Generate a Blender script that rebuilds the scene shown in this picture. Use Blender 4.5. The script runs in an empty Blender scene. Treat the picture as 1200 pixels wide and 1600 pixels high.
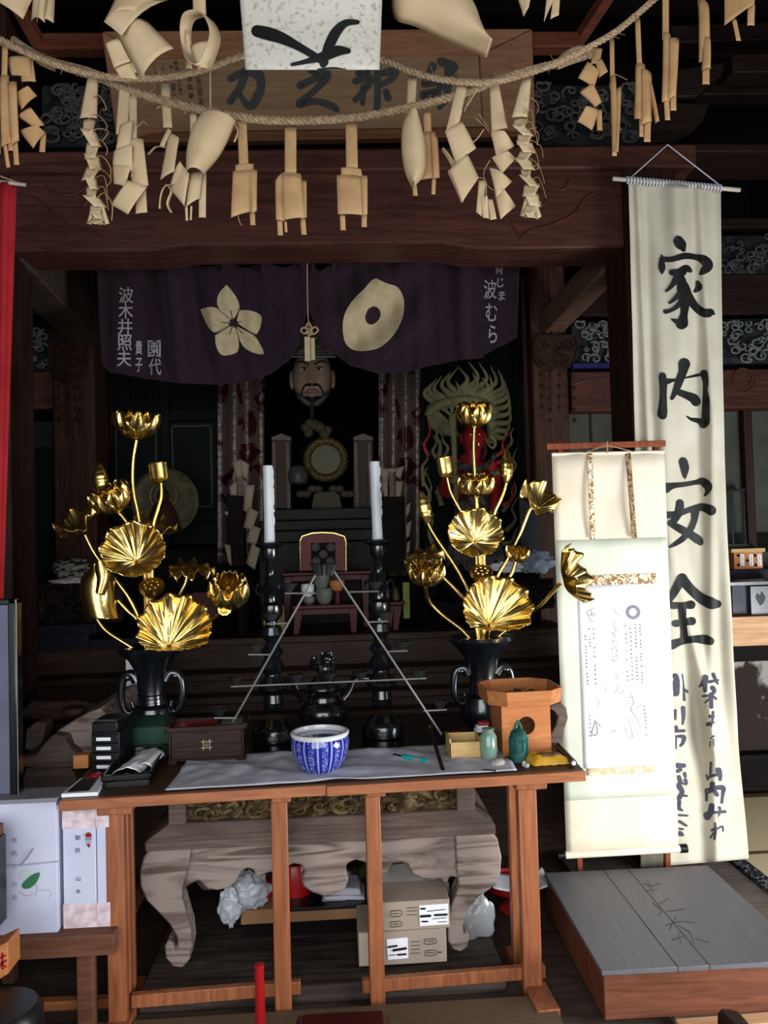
import bpy, bmesh, math, random
from mathutils import Vector, Matrix, noise

SC = bpy.context.scene
COL = SC.collection
PI = math.pi
random.seed(4)
R = random.uniform

# ---------------------------------------------------------------- camera
F = 1250.0                                   # focal length in pixels of the 1200x1600 frame
EYE = Vector((0, 0, 1.44))
YAW, PITCH, ROLL = math.radians(3.5), math.radians(1.83), 0.027
FWD = Vector((math.sin(YAW) * math.cos(PITCH), math.cos(YAW) * math.cos(PITCH), math.sin(PITCH)))
_r0 = Vector((math.cos(YAW), -math.sin(YAW), 0))
_u0 = _r0.cross(FWD)
RGT = _r0 * math.cos(ROLL) - _u0 * math.sin(ROLL)
UPV = _u0 * math.cos(ROLL) + _r0 * math.sin(ROLL)
cd = bpy.data.cameras.new('camera')
cam = bpy.data.objects.new('camera', cd)
COL.objects.link(cam)
cd.sensor_fit = 'VERTICAL'
cd.sensor_height = 36
cd.lens = 36 * F / 1600
cd.clip_start = 0.05
m = Matrix((RGT, UPV, -FWD)).transposed().to_4x4()
m.translation = EYE
cam.matrix_world = m
SC.camera = cam

# ---------------------------------------------------------------- world, daylight, exposure
SC.view_settings.view_transform = 'Standard'
SC.view_settings.look = 'None'
SC.view_settings.gamma = 1
SC.view_settings.use_curve_mapping = False
SC.view_settings.exposure = 0.0
wd = bpy.data.worlds.new('world')
SC.world = wd
wd.use_nodes = True
wd.node_tree.nodes['Background'].inputs[0].default_value = (0.62, 0.75, 1.0, 1)
wd.node_tree.nodes['Background'].inputs[1].default_value = 0.10


def area(name, loc, aim, sx, sy, power, col):
    l = bpy.data.lights.new(name, 'AREA')
    l.shape = 'RECTANGLE'
    l.size, l.size_y, l.energy, l.color = sx, sy, power, col
    o = bpy.data.objects.new(name, l)
    COL.objects.link(o)
    o.location = loc
    o.rotation_euler = (Vector(aim) - Vector(loc)).to_track_quat('-Z', 'Z').to_euler()
    return o


# both unseen and assumed: open hall front behind the viewer, open side door
area('assumed_front_daylight', (-0.3, -1.1, 1.45), (0.1, 3.0, 1.2), 3.6, 2.2, 135, (0.94, 0.97, 1.0))
area('assumed_side_daylight', (2.7, 1.55, 0.55), (1.05, 3.1, 0.5), 1.4, 1.0, 100, (0.93, 0.97, 1.0))  # area light added inside the room to brighten scroll and banner; side door assumed


# ---------------------------------------------------------------- geometry helpers
def ray(px, py):
    return FWD * F + RGT * (px - 600) - UPV * (py - 800)


def pt(px, py, Y):
    d = ray(px, py)
    return EYE + d * (Y / d.y)


def pz(px, py, z):
    d = ray(px, py)
    return EYE + d * ((z - EYE.z) / d.z)


def mpp(Y):
    return Y / F


def catmull(pts, n=6):
    P = [Vector(p) for p in pts]
    if len(P) < 3:
        return [P[0].lerp(P[-1], i / n) for i in range(n + 1)]
    out = []
    for i in range(len(P) - 1):
        a, b, c, d = P[max(i - 1, 0)], P[i], P[i + 1], P[min(i + 2, len(P) - 1)]
        for k in range(n):
            t = k / n
            out.append(0.5 * ((2 * b) + (c - a) * t + (2 * a - 5 * b + 4 * c - d) * t * t + (3 * b - a - 3 * c + d) * t ** 3))
    out.append(P[-1])
    return out


class MB:
    def __init__(s):
        s.v, s.f = [], []

    def add(s, v, f):
        n = len(s.v)
        s.v += [Vector(p) for p in v]
        s.f += [[i + n for i in q] for q in f]
        return s

    def hexa(s, p):
        return s.add(p, [(0, 3, 2, 1), (4, 5, 6, 7), (0, 1, 5, 4), (1, 2, 6, 5), (2, 3, 7, 6), (3, 0, 4, 7)])

    def box(s, x0, x1, y0, y1, z0, z1):
        return s.hexa([(x0, y0, z0), (x1, y0, z0), (x1, y1, z0), (x0, y1, z0), (x0, y0, z1), (x1, y0, z1), (x1, y1, z1), (x0, y1, z1)])

    def obox(s, o, ax, ay, x0, x1, y0, y1, z0, z1):
        q = lambda x, y, z: o + ax * x + ay * y + Vector((0, 0, z))
        return s.hexa([q(x0, y0, z0), q(x1, y0, z0), q(x1, y1, z0), q(x0, y1, z0), q(x0, y0, z1), q(x1, y0, z1), q(x1, y1, z1), q(x0, y1, z1)])

    def pbox(s, x0, y0, x1, y1, Y, dep):
        """axis-aligned box whose front face at depth Y fills these picture bounds"""
        xm, ym = (x0 + x1) / 2, (y0 + y1) / 2
        return s.box(pt(x0, ym, Y).x, pt(x1, ym, Y).x, Y, Y + dep, pt(xm, y1, Y).z, pt(xm, y0, Y).z)

    def beam(s, a, b, w, h, up=(0, 0, 1)):
        a, b = Vector(a), Vector(b)
        d = (b - a).normalized()
        u = Vector(up)
        if abs(d.dot(u)) > .95:
            u = Vector((0, 1, 0))
        x = d.cross(u).normalized() * w / 2
        z = x.cross(d).normalized() * h / 2
        return s.hexa([a - x - z, a + x - z, b + x - z, b - x - z, a - x + z, a + x + z, b + x + z, b - x + z])

    def tube(s, pts, r, n=8, flat=1.0, caps=True, axis=None):
        P = [Vector(p) for p in pts]
        m_ = len(P)
        rad = [r] * m_ if not hasattr(r, '__len__') else list(r)
        if len(rad) != m_:
            rad = [rad[0] + (rad[-1] - rad[0]) * i / (m_ - 1) for i in range(m_)]
        vs, fs = [], []
        nrm = None
        for i in range(m_):
            t = (P[min(i + 1, m_ - 1)] - P[max(i - 1, 0)])
            t = t.normalized() if t.length > 1e-9 else Vector((0, 0, 1))
            if axis is not None:
                nrm = Vector(axis) - t * t.dot(Vector(axis))
            elif nrm is None:
                nrm = t.orthogonal()
            else:
                nrm = nrm - t * t.dot(nrm)
            nrm = nrm.normalized() if nrm.length > 1e-6 else t.orthogonal().normalized()
            b = t.cross(nrm)
            for k in range(n):
                a = 2 * PI * k / n
                vs.append(P[i] + nrm * (math.cos(a) * rad[i] * flat) + b * (math.sin(a) * rad[i]))
        for i in range(m_ - 1):
            for k in range(n):
                fs.append((i * n + k, i * n + (k + 1) % n, (i + 1) * n + (k + 1) % n, (i + 1) * n + k))
        if caps:
            fs.append(tuple(range(n))[::-1])
            fs.append(tuple((m_ - 1) * n + k for k in range(n)))
        return s.add(vs, fs)

    def lathe(s, c, prof, n=28, rot=None, flute=0, nf=0, sx=1, sy=1):
        """prof: [(radius, height)] from the bottom up; closed at both ends"""
        c = Vector(c)
        vs, fs = [], []
        for (r, z) in prof:
            for k in range(n):
                a = 2 * PI * k / n
                q = r * (1 + (flute * math.cos(nf * a) if nf else 0))
                p = Vector((q * math.cos(a) * sx, q * math.sin(a) * sy, z))
                vs.append(c + (rot @ p if rot else p))
        m_ = len(prof)
        for i in range(m_ - 1):
            for k in range(n):
                fs.append((i * n + k, i * n + (k + 1) % n, (i + 1) * n + (k + 1) % n, (i + 1) * n + k))
        fs.append(tuple(range(n))[::-1])
        fs.append(tuple((m_ - 1) * n + k for k in range(n)))
        return s.add(vs, fs)

    def ball(s, c, rx, ry, rz, nu=16, nv=10, rot=None, fn=None):
        prof = []
        c = Vector(c)
        vs, fs = [], []
        for j in range(nv + 1):
            th = PI * (j + .02) / (nv + .04) - PI / 2
            for k in range(nu):
                a = 2 * PI * k / nu
                p = Vector((math.cos(th) * math.cos(a), math.cos(th) * math.sin(a), math.sin(th)))
                if fn:
                    p = fn(p)
                p = Vector((p.x * rx, p.y * ry, p.z * rz))
                vs.append(c + (rot @ p if rot else p))
        for j in range(nv):
            for k in range(nu):
                fs.append((j * nu + k, j * nu + (k + 1) % nu, (j + 1) * nu + (k + 1) % nu, (j + 1) * nu + k))
        fs.append(tuple(range(nu))[::-1])
        fs.append(tuple(nv * nu + k for k in range(nu)))
        return s.add(vs, fs)

    def prism(s, front, back):
        n = len(front)
        return s.add(list(front) + list(back), [tuple(range(n)), tuple(range(2 * n - 1, n - 1, -1))] + [(i, i + n, (i + 1) % n + n, (i + 1) % n) for i in range(n)])

    def pprism(s, poly, Y, dep):
        """outline in picture points, at depth Y, real thickness dep along the room's depth"""
        fr = [pt(x, y, Y) for x, y in poly]
        return s.prism(fr, [p + Vector((0, dep, 0)) for p in fr])

    def grid(s, fn, nu, nv):
        vs = [fn(i / nu, j / nv) for j in range(nv + 1) for i in range(nu + 1)]
        w = nu + 1
        return s.add(vs, [(j * w + i, j * w + i + 1, (j + 1) * w + i + 1, (j + 1) * w + i) for j in range(nv) for i in range(nu)])

    def ribbon(s, pts, w, side):
        """flat strip along pts; w width (number or list), side: direction of its width"""
        P = [Vector(p) for p in pts]
        n = len(P)
        sd = Vector(side).normalized()
        ws = w if hasattr(w, '__len__') else [w] * n
        vs = []
        for i, p in enumerate(P):
            ww = ws[min(i, len(ws) - 1)] / 2
            vs += [p - sd * ww, p + sd * ww]
        return s.add(vs, [(2 * i, 2 * i + 1, 2 * i + 3, 2 * i + 2) for i in range(n - 1)])


ORG = {}


def tag(o, label, cat, group=None, kind=None):
    o['label'] = label
    o['category'] = cat
    if group:
        o['group'] = group
    if kind:
        o['kind'] = kind
    return o


def thing(name, label, cat, loc, group=None):
    o = bpy.data.objects.new(name, None)
    o.empty_display_size = .05
    COL.objects.link(o)
    o.location = loc
    ORG[o.name] = Vector(loc)
    return tag(o, label, cat, group)


def build(mb, name, mat, parent=None, smooth=True, bevel=0, solid=0, sub=0, ang=38, label=None, recalc=True):
    if parent is not None:
        org = ORG[parent.name]
    else:
        xs, ys, zs = [p.x for p in mb.v], [p.y for p in mb.v], [p.z for p in mb.v]
        org = Vector(((min(xs) + max(xs)) / 2, (min(ys) + max(ys)) / 2, min(zs)))
    me = bpy.data.meshes.new(name)
    me.from_pydata([tuple(p - org) for p in mb.v], [], mb.f)
    if recalc:
        b = bmesh.new()
        b.from_mesh(me)
        bmesh.ops.recalc_face_normals(b, faces=b.faces)
        b.to_mesh(me)
        b.free()
    if smooth:
        me.polygons.foreach_set('use_smooth', [True] * len(me.polygons))
        me.set_sharp_from_angle(angle=math.radians(ang))
    me.materials.append(mat)
    o = bpy.data.objects.new(name, me)
    COL.objects.link(o)
    if parent is not None:
        o.parent = parent
    else:
        o.location = org
    ORG[o.name] = org
    if solid:
        k = o.modifiers.new('solid', 'SOLIDIFY')
        k.thickness = solid
        k.offset = 0
    if bevel:
        k = o.modifiers.new('bevel', 'BEVEL')
        k.width = bevel
        k.segments = 2
        k.limit_method = 'ANGLE'
        k.angle_limit = math.radians(40)
    if sub:
        k = o.modifiers.new('sub', 'SUBSURF')
        k.levels = k.render_levels = sub
    if label:
        o['label'] = label
    return o


def pieces(mb):
    par = list(range(len(mb.v)))

    def find(i):
        while par[i] != i:
            par[i] = par[par[i]]
            i = par[i]
        return i
    for q in mb.f:
        for k in q[1:]:
            par[find(k)] = find(q[0])
    grp = {}
    for q in mb.f:
        grp.setdefault(find(q[0]), []).append(q)
    out = []
    for fs in grp.values():
        ids = sorted({i for q in fs for i in q})
        mp = {i: n for n, i in enumerate(ids)}
        m2 = MB()
        m2.add([mb.v[i] for i in ids], [[mp[i] for i in q] for q in fs])
        out.append(m2)
    return out


def each(mb, name, mat_, parent=None, **k):
    """every separate piece becomes a part of its own"""
    return [build(p, name, mat_, parent, **k) for p in pieces(mb)]


def struct(mb, name, mat, **k):
    o = build(mb, name, mat, **k)
    o['kind'] = 'structure'
    return o


def solo(mb, name, mat, label, cat, group=None, kind=None, **k):
    return tag(build(mb, name, mat, **k), label, cat, group, kind)


def copy_thing(root, delta, label, group=None, mirror=False):
    r = root.copy()
    COL.objects.link(r)
    r.location = root.location + Vector(delta)
    if mirror:
        r.scale.x = -1
    r['label'] = label
    if group:
        r['group'] = group
    for ch in root.children:
        c = ch.copy()
        COL.objects.link(c)
        c.parent = r
        for g in ch.children:
            d = g.copy()
            COL.objects.link(d)
            d.parent = c
    return r


# ---------------------------------------------------------------- writing
def strokes(name, segs, proj, mat, parent, label=None):
    """brush strokes: each a list of (px, py, width in px); proj turns a picture point into a point on the written surface"""
    mb = MB()
    for sg in segs:
        q = catmull([Vector((a[0], a[1], a[2])) for a in sg], 5) if len(sg) > 1 else [Vector(sg[0])]
        n = len(q)
        vs, fs = [], []
        for i, p in enumerate(q):
            d = q[min(i + 1, n - 1)] - q[max(i - 1, 0)]
            d = Vector((d.x, d.y)).normalized() if n > 1 and d.length > 0 else Vector((1, 0))
            nx, ny = -d.y, d.x
            for k in (-.5, -.17, .17, .5):
                vs.append((p.x + nx * p.z * k, p.y + ny * p.z * k))
        for i in range(n - 1):
            for k in range(3):
                fs.append((i * 4 + k, i * 4 + k + 1, i * 4 + k + 5, i * 4 + k + 4))
        for e in (q[0], q[-1]):
            c = len(vs)
            vs.append((e.x, e.y))
            for k in range(12):
                vs.append((e.x + math.cos(k * PI / 6) * e.z / 2, e.y + math.sin(k * PI / 6) * e.z / 2))
            fs += [(c, c + 1 + k, c + 1 + (k + 1) % 12) for k in range(12)]
        mb.add([proj(x, y) for x, y in vs], fs)
    return build(mb, name, mat, parent, smooth=False, recalc=False, label=label)


_GL = {}


def glyph(ch, bold=0.0):
    key = (ch, bold)
    if key not in _GL:
        cu = bpy.data.curves.new('g', 'FONT')
        cu.body = ch
        cu.offset = bold
        cu.resolution_u = 3
        o = bpy.data.objects.new('g', cu)
        COL.objects.link(o)
        dg = bpy.context.evaluated_depsgraph_get()
        dg.update()
        me = bpy.data.meshes.new_from_object(o.evaluated_get(dg))
        vs = [(v.co.x, v.co.y) for v in me.vertices]
        fs = [tuple(p.vertices) for p in me.polygons]
        bpy.data.objects.remove(o)
        bpy.data.meshes.remove(me)
        x0, x1 = min(v[0] for v in vs), max(v[0] for v in vs)
        y0, y1 = min(v[1] for v in vs), max(v[1] for v in vs)
        _GL[key] = ([((x - x0) / max(x1 - x0, .02) - .5, .5 - (y - y0) / max(y1 - y0, .02)) for x, y in vs], fs)
    return _GL[key]


def letters(name, items, proj, mat, parent, label=None, bold=0.0, slant=0.0):
    """items: (character, centre px, centre py, width px, height px)"""
    mb = MB()
    for ch, cx, cy, w, h in items:
        vs, fs = glyph(ch, bold)
        mb.add([proj(cx + x * w - y * slant * w, cy + y * h) for x, y in vs], fs)
    return build(mb, name, mat, parent, smooth=False, recalc=False, label=label)


def column(txt, x0, y0, x1, y1, w, h):
    n = len(txt)
    return [(c, x0 + (x1 - x0) * i / max(n - 1, 1), y0 + (y1 - y0) * i / max(n - 1, 1), w, h) for i, c in enumerate(txt)]


# ---------------------------------------------------------------- materials; altar interior colours are darkened in place of light falloff
def lin(h):
    h = h.lstrip('#')
    r = []
    for i in (0, 2, 4):
        c = int(h[i:i + 2], 16) / 255
        r.append(c / 12.92 if c <= .04045 else ((c + .055) / 1.055) ** 2.4)
    return (*r, 1)


def mat(name, c1, c2=None, rough=.6, metal=0, scale=6, stretch=(1, 1, 1), lo=.35, hi=.65, bump=0, bscale=None, coat=0, trans=0, spec=.15, detail=5, dist=0, trlu=0, alpha=1, emit=None, sheen=0):
    mt = bpy.data.materials.new(name)
    mt.use_nodes = True
    nt = mt.node_tree
    N, L = nt.nodes, nt.links
    b = N['Principled BSDF']
    b.inputs['Roughness'].default_value = rough
    b.inputs['Metallic'].default_value = metal
    b.inputs['Specular IOR Level'].default_value = spec
    b.inputs['Coat Weight'].default_value = coat
    b.inputs['Transmission Weight'].default_value = trans
    b.inputs['Alpha'].default_value = alpha
    b.inputs['Sheen Weight'].default_value = sheen
    tc = N.new('ShaderNodeTexCoord')
    mp = N.new('ShaderNodeMapping')
    mp.inputs['Scale'].default_value = stretch
    L.new(tc.outputs['Object'], mp.inputs[0])
    nz = N.new('ShaderNodeTexNoise')
    nz.inputs['Scale'].default_value = scale
    nz.inputs['Detail'].default_value = detail
    nz.inputs['Distortion'].default_value = dist
    L.new(mp.outputs[0], nz.inputs['Vector'])
    cr = N.new('ShaderNodeValToRGB')
    cr.color_ramp.elements[0].position, cr.color_ramp.elements[1].position = lo, hi
    cr.color_ramp.elements[0].color = lin(c1)
    cr.color_ramp.elements[1].color = lin(c2 or c1)
    L.new(nz.outputs['Fac'], cr.inputs[0])
    L.new(cr.outputs[0], b.inputs['Base Color'])
    if bump:
        n2 = nz
        if bscale:
            n2 = N.new('ShaderNodeTexNoise')
            n2.inputs['Scale'].default_value = bscale
            n2.inputs['Detail'].default_value = 4
            L.new(mp.outputs[0], n2.inputs['Vector'])
        bp = N.new('ShaderNodeBump')
        bp.inputs['Strength'].default_value = bump
        bp.inputs['Distance'].default_value = .01
        L.new(n2.outputs['Fac'], bp.inputs['Height'])
        L.new(bp.outputs[0], b.inputs['Normal'])
    if trlu:
        tr = N.new('ShaderNodeBsdfTranslucent')
        L.new(cr.outputs[0], tr.inputs[0])
        mx = N.new('ShaderNodeMixShader')
        mx.inputs[0].default_value = trlu
        L.new(b.outputs[0], mx.inputs[1])
        L.new(tr.outputs[0], mx.inputs[2])
        L.new(mx.outputs[0], N['Material Output'].inputs[0])
    return mt


def wood(name, c1, c2, axis='X', rough=.55, scale=5, bump=.12, lo=.3, hi=.7, spec=.14, dist=1.2, coat=0):
    st = {'X': (.8, 9, 9), 'Y': (9, .8, 9), 'Z': (9, 9, .8)}[axis]
    return mat(name, c1, c2, rough=rough, scale=scale, stretch=st, lo=lo, hi=hi, bump=bump, spec=spec, dist=dist, coat=coat)


W_FLOOR = wood('floor_boards', '#3a2f29', '#564840', 'X', .5)
W_GREYFLOOR = wood('grey_floor_boards', '#595049', '#71675f', 'X', .5)
W_BEAM = wood('old_beam', '#341c16', '#4f2e25', 'X', .5, scale=4)
W_DARK = wood('dark_wood', '#160e0c', '#251914', 'X', .55)  # very dark brown, grain along the beam
W_DARKZ = wood('dark_post_wood', '#22140f', '#342119', 'Z', .55)  # dark brown with upright grain
W_POST = wood('aged_post_wood', '#25160f', '#422a1d', 'Z', .6)  # aged brown, lowered further to carry the shade of the inner bay
W_BLACK = wood('blackened_wood', '#0c0a0a', '#17120f', 'X', .6, spec=.05)
W_RED = wood('reddish_rail_wood', '#4d271a', '#633728', 'X', .5)
W_TABLE = wood('table_wood', '#8a4f2f', '#a9683f', 'X', .45, spec=.4, coat=.1)
W_TABLEZ = wood('table_leg_wood', '#80482b', '#a8653f', 'Z', .45, spec=.4, coat=.1)
W_TOP = wood('worn_table_top', '#3d2a20', '#553b2c', 'X', .5)
W_GREY = wood('weathered_grey_wood', '#5c4d44', '#94857c', 'X', .6, scale=2.2, lo=.36, hi=.56, dist=2.2)
W_BRACE = wood('weathered_shaded_brace', '#33291f', '#453a32', 'X', .6)  # darkened copy of the weathered brown, shade put into the colour
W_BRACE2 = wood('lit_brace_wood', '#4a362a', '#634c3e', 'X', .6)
CARVEG = mat('grey_scroll_edge', '#3a3835', '#524f4b', rough=.7, scale=30)
RODW = mat('whitened_rod', '#a8a091', '#bdb5a6', rough=.5)
REDB = mat('board_red_lacquer', '#571a19', '#6a2321', rough=.4)
W_GREYD = wood('weathered_brown_wood', '#54453d', '#6f5f56', 'X', .6)
W_CHEST = wood('chest_side_wood', '#5c3526', '#7c4c38', 'X', .55)
W_LID = wood('daylit_lid_wood', '#605d61', '#68666a', 'Y', .5, spec=.4)  # bluish grey tone holds the daylight falling on the lid
W_STAND = wood('red_stand_wood', '#6b3522', '#8a4a30', 'Z', .45)
W_LIGHT = wood('pale_counter_wood', '#b08560', '#cfa47c', 'X', .5)
W_CEDAR = wood('new_cedar_wood', '#a8663c', '#c2804e', 'X', .5)
W_BOX = wood('pale_box_wood', '#b99761', '#cfae77', 'X', .55)
W_SIDE = wood('side_stand_wood', '#5f3b2a', '#7c5340', 'X', .55)
W_STEP = wood('altar_step_wood', '#2d211c', '#46352b', 'X', .5)
W_BROWN = wood('dark_brown_box_wood', '#261813', '#3a2620', 'X', .35)
LACQ = mat('black_lacquer', '#060708', '#0b0c0e', rough=.2, spec=.6)
BRONZE = mat('black_bronze', '#090b0e', '#12161b', rough=.22, spec=.8, scale=14, coat=.3)
IRON = mat('rusty_iron', '#22160f', '#322217', rough=.6, metal=.4, scale=40)
WIRE = mat('thin_grey_metal', '#8e8c88', '#a9a7a3', rough=.35, metal=.8)
PEWTER = mat('dull_pewter', '#3a3a3a', '#4c4c4c', rough=.4, metal=.8)
GOLD = mat('gold_leaf', '#d4b05a', '#e6c87e', rough=.27, metal=1, scale=9, bump=.1, bscale=60)
GOLDD = mat('tarnished_gold', '#4a4024', '#6d5d37', rough=.5, metal=.5, scale=40, bump=.3)  # tarnish plus the dimness of the altar, both in the colour
OLIVE = mat('faded_gilt_flame', '#555136', '#6e6846', rough=.55, scale=20, bump=.1)
CARVE = mat('bronze_painted_carving', '#3e3221', '#68573a', rough=.45, metal=.35, scale=26, bump=.3)
CARVED = mat('dark_transom_carving', '#121415', '#232627', rough=.6, scale=18, bump=.3)
CARVEW = mat('painted_wave_edge', '#565956', '#6f736e', rough=.7, scale=30)
BLUEP = mat('blue_painted_edge', '#1a1c49', '#232658', rough=.6)
PAPER = mat('aged_paper', '#c7ad87', '#d6be9a', rough=.75, scale=9, bump=.06, bscale=60, trlu=.18)
PAPER3 = mat('tan_paper', '#b08c62', '#c9a478', rough=.75, scale=12, bump=.06, bscale=60, trlu=.15)
PAPER2 = mat('browned_paper', '#b98f62', '#cda678', rough=.75, scale=9, bump=.06, bscale=60, trlu=.15)
PAPERW = mat('white_speckled_paper', '#a8a292', '#ccc7ba', rough=.75, scale=90, lo=.34, hi=.46, detail=8, trlu=.1)
GIFT = mat('blue_white_wrapping', '#c3c5da', '#cdcfe2', rough=.6)
WHITE = mat('white_paper', '#e6e6ea', '#efeff3', rough=.6)
CLOTHW = mat('white_cotton', '#b9b8c3', '#c6c5cf', rough=.8, scale=14, bump=.15, bscale=30)
BANNER = mat('unbleached_banner_cotton', '#bcb5a0', '#cac4b2', rough=.8, scale=5, bump=.1, bscale=14, trlu=.12)
INK = mat('brush_ink', '#0d0e0d', '#191a19', rough=.6, spec=.3)
INKG = mat('faded_grey_ink', '#75757d', '#8e8e96', rough=.8)
INKP = mat('purple_grey_ink', '#3a3845', '#4a4858', rough=.7)
PURPLE = mat('purple_cotton', '#1e111a', '#251621', rough=.85, scale=30, bump=.08, bscale=200, sheen=.1)  # purple dimmed for the shade behind the lintel
CREST = mat('resist_dyed_cream', '#9f9070', '#ad9d7d', rough=.85, scale=30)
CHALK = mat('resist_dyed_pale', '#888385', '#9b9799', rough=.85)
REDC = mat('red_banner_cotton', '#88191f', '#9c2227', rough=.8)
ROPE = mat('straw_rope', '#8d7558', '#b0967a', rough=.85, scale=90, bump=.5)
WAX = mat('white_wax', '#bfc4c8', '#cacfd2', rough=.4, spec=.4)
RED = mat('red_lacquer', '#8c1013', '#a3181a', rough=.3, spec=.5)
REDD = mat('dark_red_lacquer', '#3c0e0e', '#491513', rough=.35)
REDV = mat('vermilion_skin_paint', '#77141a', '#8b1f24', rough=.45)
SKIN = mat('painted_face', '#987f6a', '#a68d78', rough=.55)
EYEW = mat('painted_eye_white', '#b9b09d', rough=.4)
HAIR = mat('painted_black_hair', '#14100e', '#1d1713', rough=.6)
ROBE = mat('black_robe', '#030304', '#060608', rough=.8, spec=.0)
GREEND = mat('blackish_green_door', '#0d1110', '#121716', rough=.5, spec=.04)
LATT = mat('lattice_black', '#090b0b', '#0e1212', rough=.6, spec=.04)
GREENL = mat('green_paper_box', '#1e3a2c', '#284a39', rough=.5)
GREENY = mat('yellow_green_paper', '#6d7d2f', '#7f8f3c', rough=.5)
CELADON = mat('pale_green_glass', '#7b9b88', '#8daa98', rough=.12, spec=.6, trans=.25)
VERDI = mat('verdigris_bronze', '#1f4a43', '#33665d', rough=.5, metal=.3, scale=30, bump=.3)
YELLOW = mat('yellow_wrapping', '#c98f1e', '#dba834', rough=.4, scale=20, bump=.2, spec=.5)
CARD = mat('grey_brown_cardboard', '#97897b', '#a59788', rough=.8)
CARDG = mat('grey_cardboard', '#6f6d68', '#7b7974', rough=.8)
CARDB = mat('brown_cardboard', '#7d5b40', '#8e6a4c', rough=.8)
PINK = mat('pink_marbled_paper', '#c7aeb2', '#e0d2d6', rough=.7, scale=30, lo=.4, hi=.6)
BAG = mat('translucent_bag', '#c6cbd2', '#dde1e6', rough=.25, trans=.35, alpha=.8, spec=.5)
CLEAR = mat('clear_film', '#dfe3e6', '#f2f4f6', rough=.15, trans=.5, alpha=.6, spec=.5)
STONE = mat('pale_stone', '#9b968c', '#bcb7ac', rough=.8, scale=40, bump=.3)
TURQ = mat('turquoise_plastic', '#158f86', '#1ba298', rough=.3, spec=.5)
BLACKP = mat('black_plastic', '#0b0b0c', '#121213', rough=.35, spec=.35)
FRAMEP = mat('blue_grey_mount', '#5f6274', '#6d7084', rough=.5)
ASH = mat('grey_ash', '#6b6862', '#8a877f', rough=.9, scale=60, bump=.4)
CERW = mat('white_glaze', '#d7dad9', '#e2e4e2', rough=.12, spec=.6)
CERG = mat('grey_green_glaze', '#64655e', '#73746d', rough=.25)
PLASTER = mat('grey_plaster', '#3b3c35', '#464740', rough=.9)
PEEL = mat('peeling_wall', '#2c231f', '#8f8c86', rough=.9, scale=5, lo=.52, hi=.58)
STEEL = mat('brushed_steel', '#5f5f60', '#6f6f70', rough=.3, metal=.9)
SLATE = mat('blue_black_slab', '#1a1a24', '#22222d', rough=.35)
MULTI = mat('patterned_bundle', '#202420', '#87857a', rough=.8, scale=30, stretch=(1, 1, 2.5), lo=.48, hi=.52)
MIRROR = mat('clouded_mirror', '#2d2b1f', '#353326', rough=.35, metal=.6)  # clouding, darkened again for the depth of the niche
BROC = mat('silver_brocade', '#380d0b', '#61554c', rough=.38, metal=.45, scale=8, lo=.41, hi=.44, dist=.7, bump=1.0, bscale=26, spec=.4)
BROC2 = mat('gold_figured_silk', '#8d6a45', '#e2d3b5', rough=.5, scale=45, lo=.48, hi=.52, dist=2)
GREENS = mat('pale_green_mount_silk', '#ced2bd', '#d9dcc9', rough=.7, scale=8)
CREAM = mat('cream_mount_silk', '#dccfb6', '#e5dac3', rough=.7)


def tatami_mat(name, c1, c2, axis):
    mt = bpy.data.materials.new(name)
    mt.use_nodes = True
    nt = mt.node_tree
    b = nt.nodes['Principled BSDF']
    b.inputs['Roughness'].default_value = .75
    tc = nt.nodes.new('ShaderNodeTexCoord')
    wv = nt.nodes.new('ShaderNodeTexWave')
    wv.bands_direction = axis
    wv.inputs['Scale'].default_value = 26
    wv.inputs['Distortion'].default_value = .6
    cr = nt.nodes.new('ShaderNodeValToRGB')
    cr.color_ramp.elements[0].color, cr.color_ramp.elements[1].color = lin(c1), lin(c2)
    nt.links.new(tc.outputs['Object'], wv.inputs[0])
    nt.links.new(wv.outputs['Fac'], cr.inputs[0])
    nt.links.new(cr.outputs[0], b.inputs['Base Color'])
    return mt


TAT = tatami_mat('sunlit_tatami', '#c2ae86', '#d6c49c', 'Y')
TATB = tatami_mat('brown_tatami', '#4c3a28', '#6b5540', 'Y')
# ================================================================ the hall
struct(MB().box(-3.4, 3.4, -1.5, 6.2, -.12, 0), 'floor', W_FLOOR, smooth=False)
struct(MB().box(-3.4, 3.4, 6.1, 6.25, -.1, 4.4), 'wall_back', W_BLACK, smooth=False)
struct(MB().box(-3.45, -3.35, 1.2, 6.2, -.1, 4.4), 'wall_west', W_DARK, smooth=False)
mb = MB().box(3.35, 3.45, 3.7, 6.2, -.1, 4.4).box(3.35, 3.45, -.8, 3.7, 2.0, 4.4)  # low opening under the second slab is the assumed, unseen side door
struct(mb, 'wall_east', W_DARK, smooth=False)
mb = MB().box(-3.45, 3.45, -1.6, 6.25, 4.2, 4.3)
for i in range(9):
    mb.box(-3.4, 3.4, -.9 + i * .78, -.78 + i * .78, 4.06, 4.2)
struct(mb, 'ceiling', W_BLACK, smooth=False)

trim_n = [0]


def trim(mb, mat_, **k):
    trim_n[0] += 1
    return struct(mb, 'trim_%d' % trim_n[0], mat_, **k)


# the four posts of the altar bay and the front lintel
YB, YF = 4.3, 3.3
trim(MB().pbox(83, 380, 150, 1100, YB, .24), W_POST, bevel=.012)
trim(MB().pbox(836, 380, 893, 1100, YB, .24), W_POST, bevel=.012)
xl = pt(18, 500, YF).x
trim(MB().box(xl - .24, xl, YF - .02, YF + .24, 0, 4.1), W_DARKZ, bevel=.01)
xr = pt(979, 500, YF).x
trim(MB().box(xr, xr + .23, YF - .02, YF + .24, 0, 3.0), W_DARKZ, bevel=.01)
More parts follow.
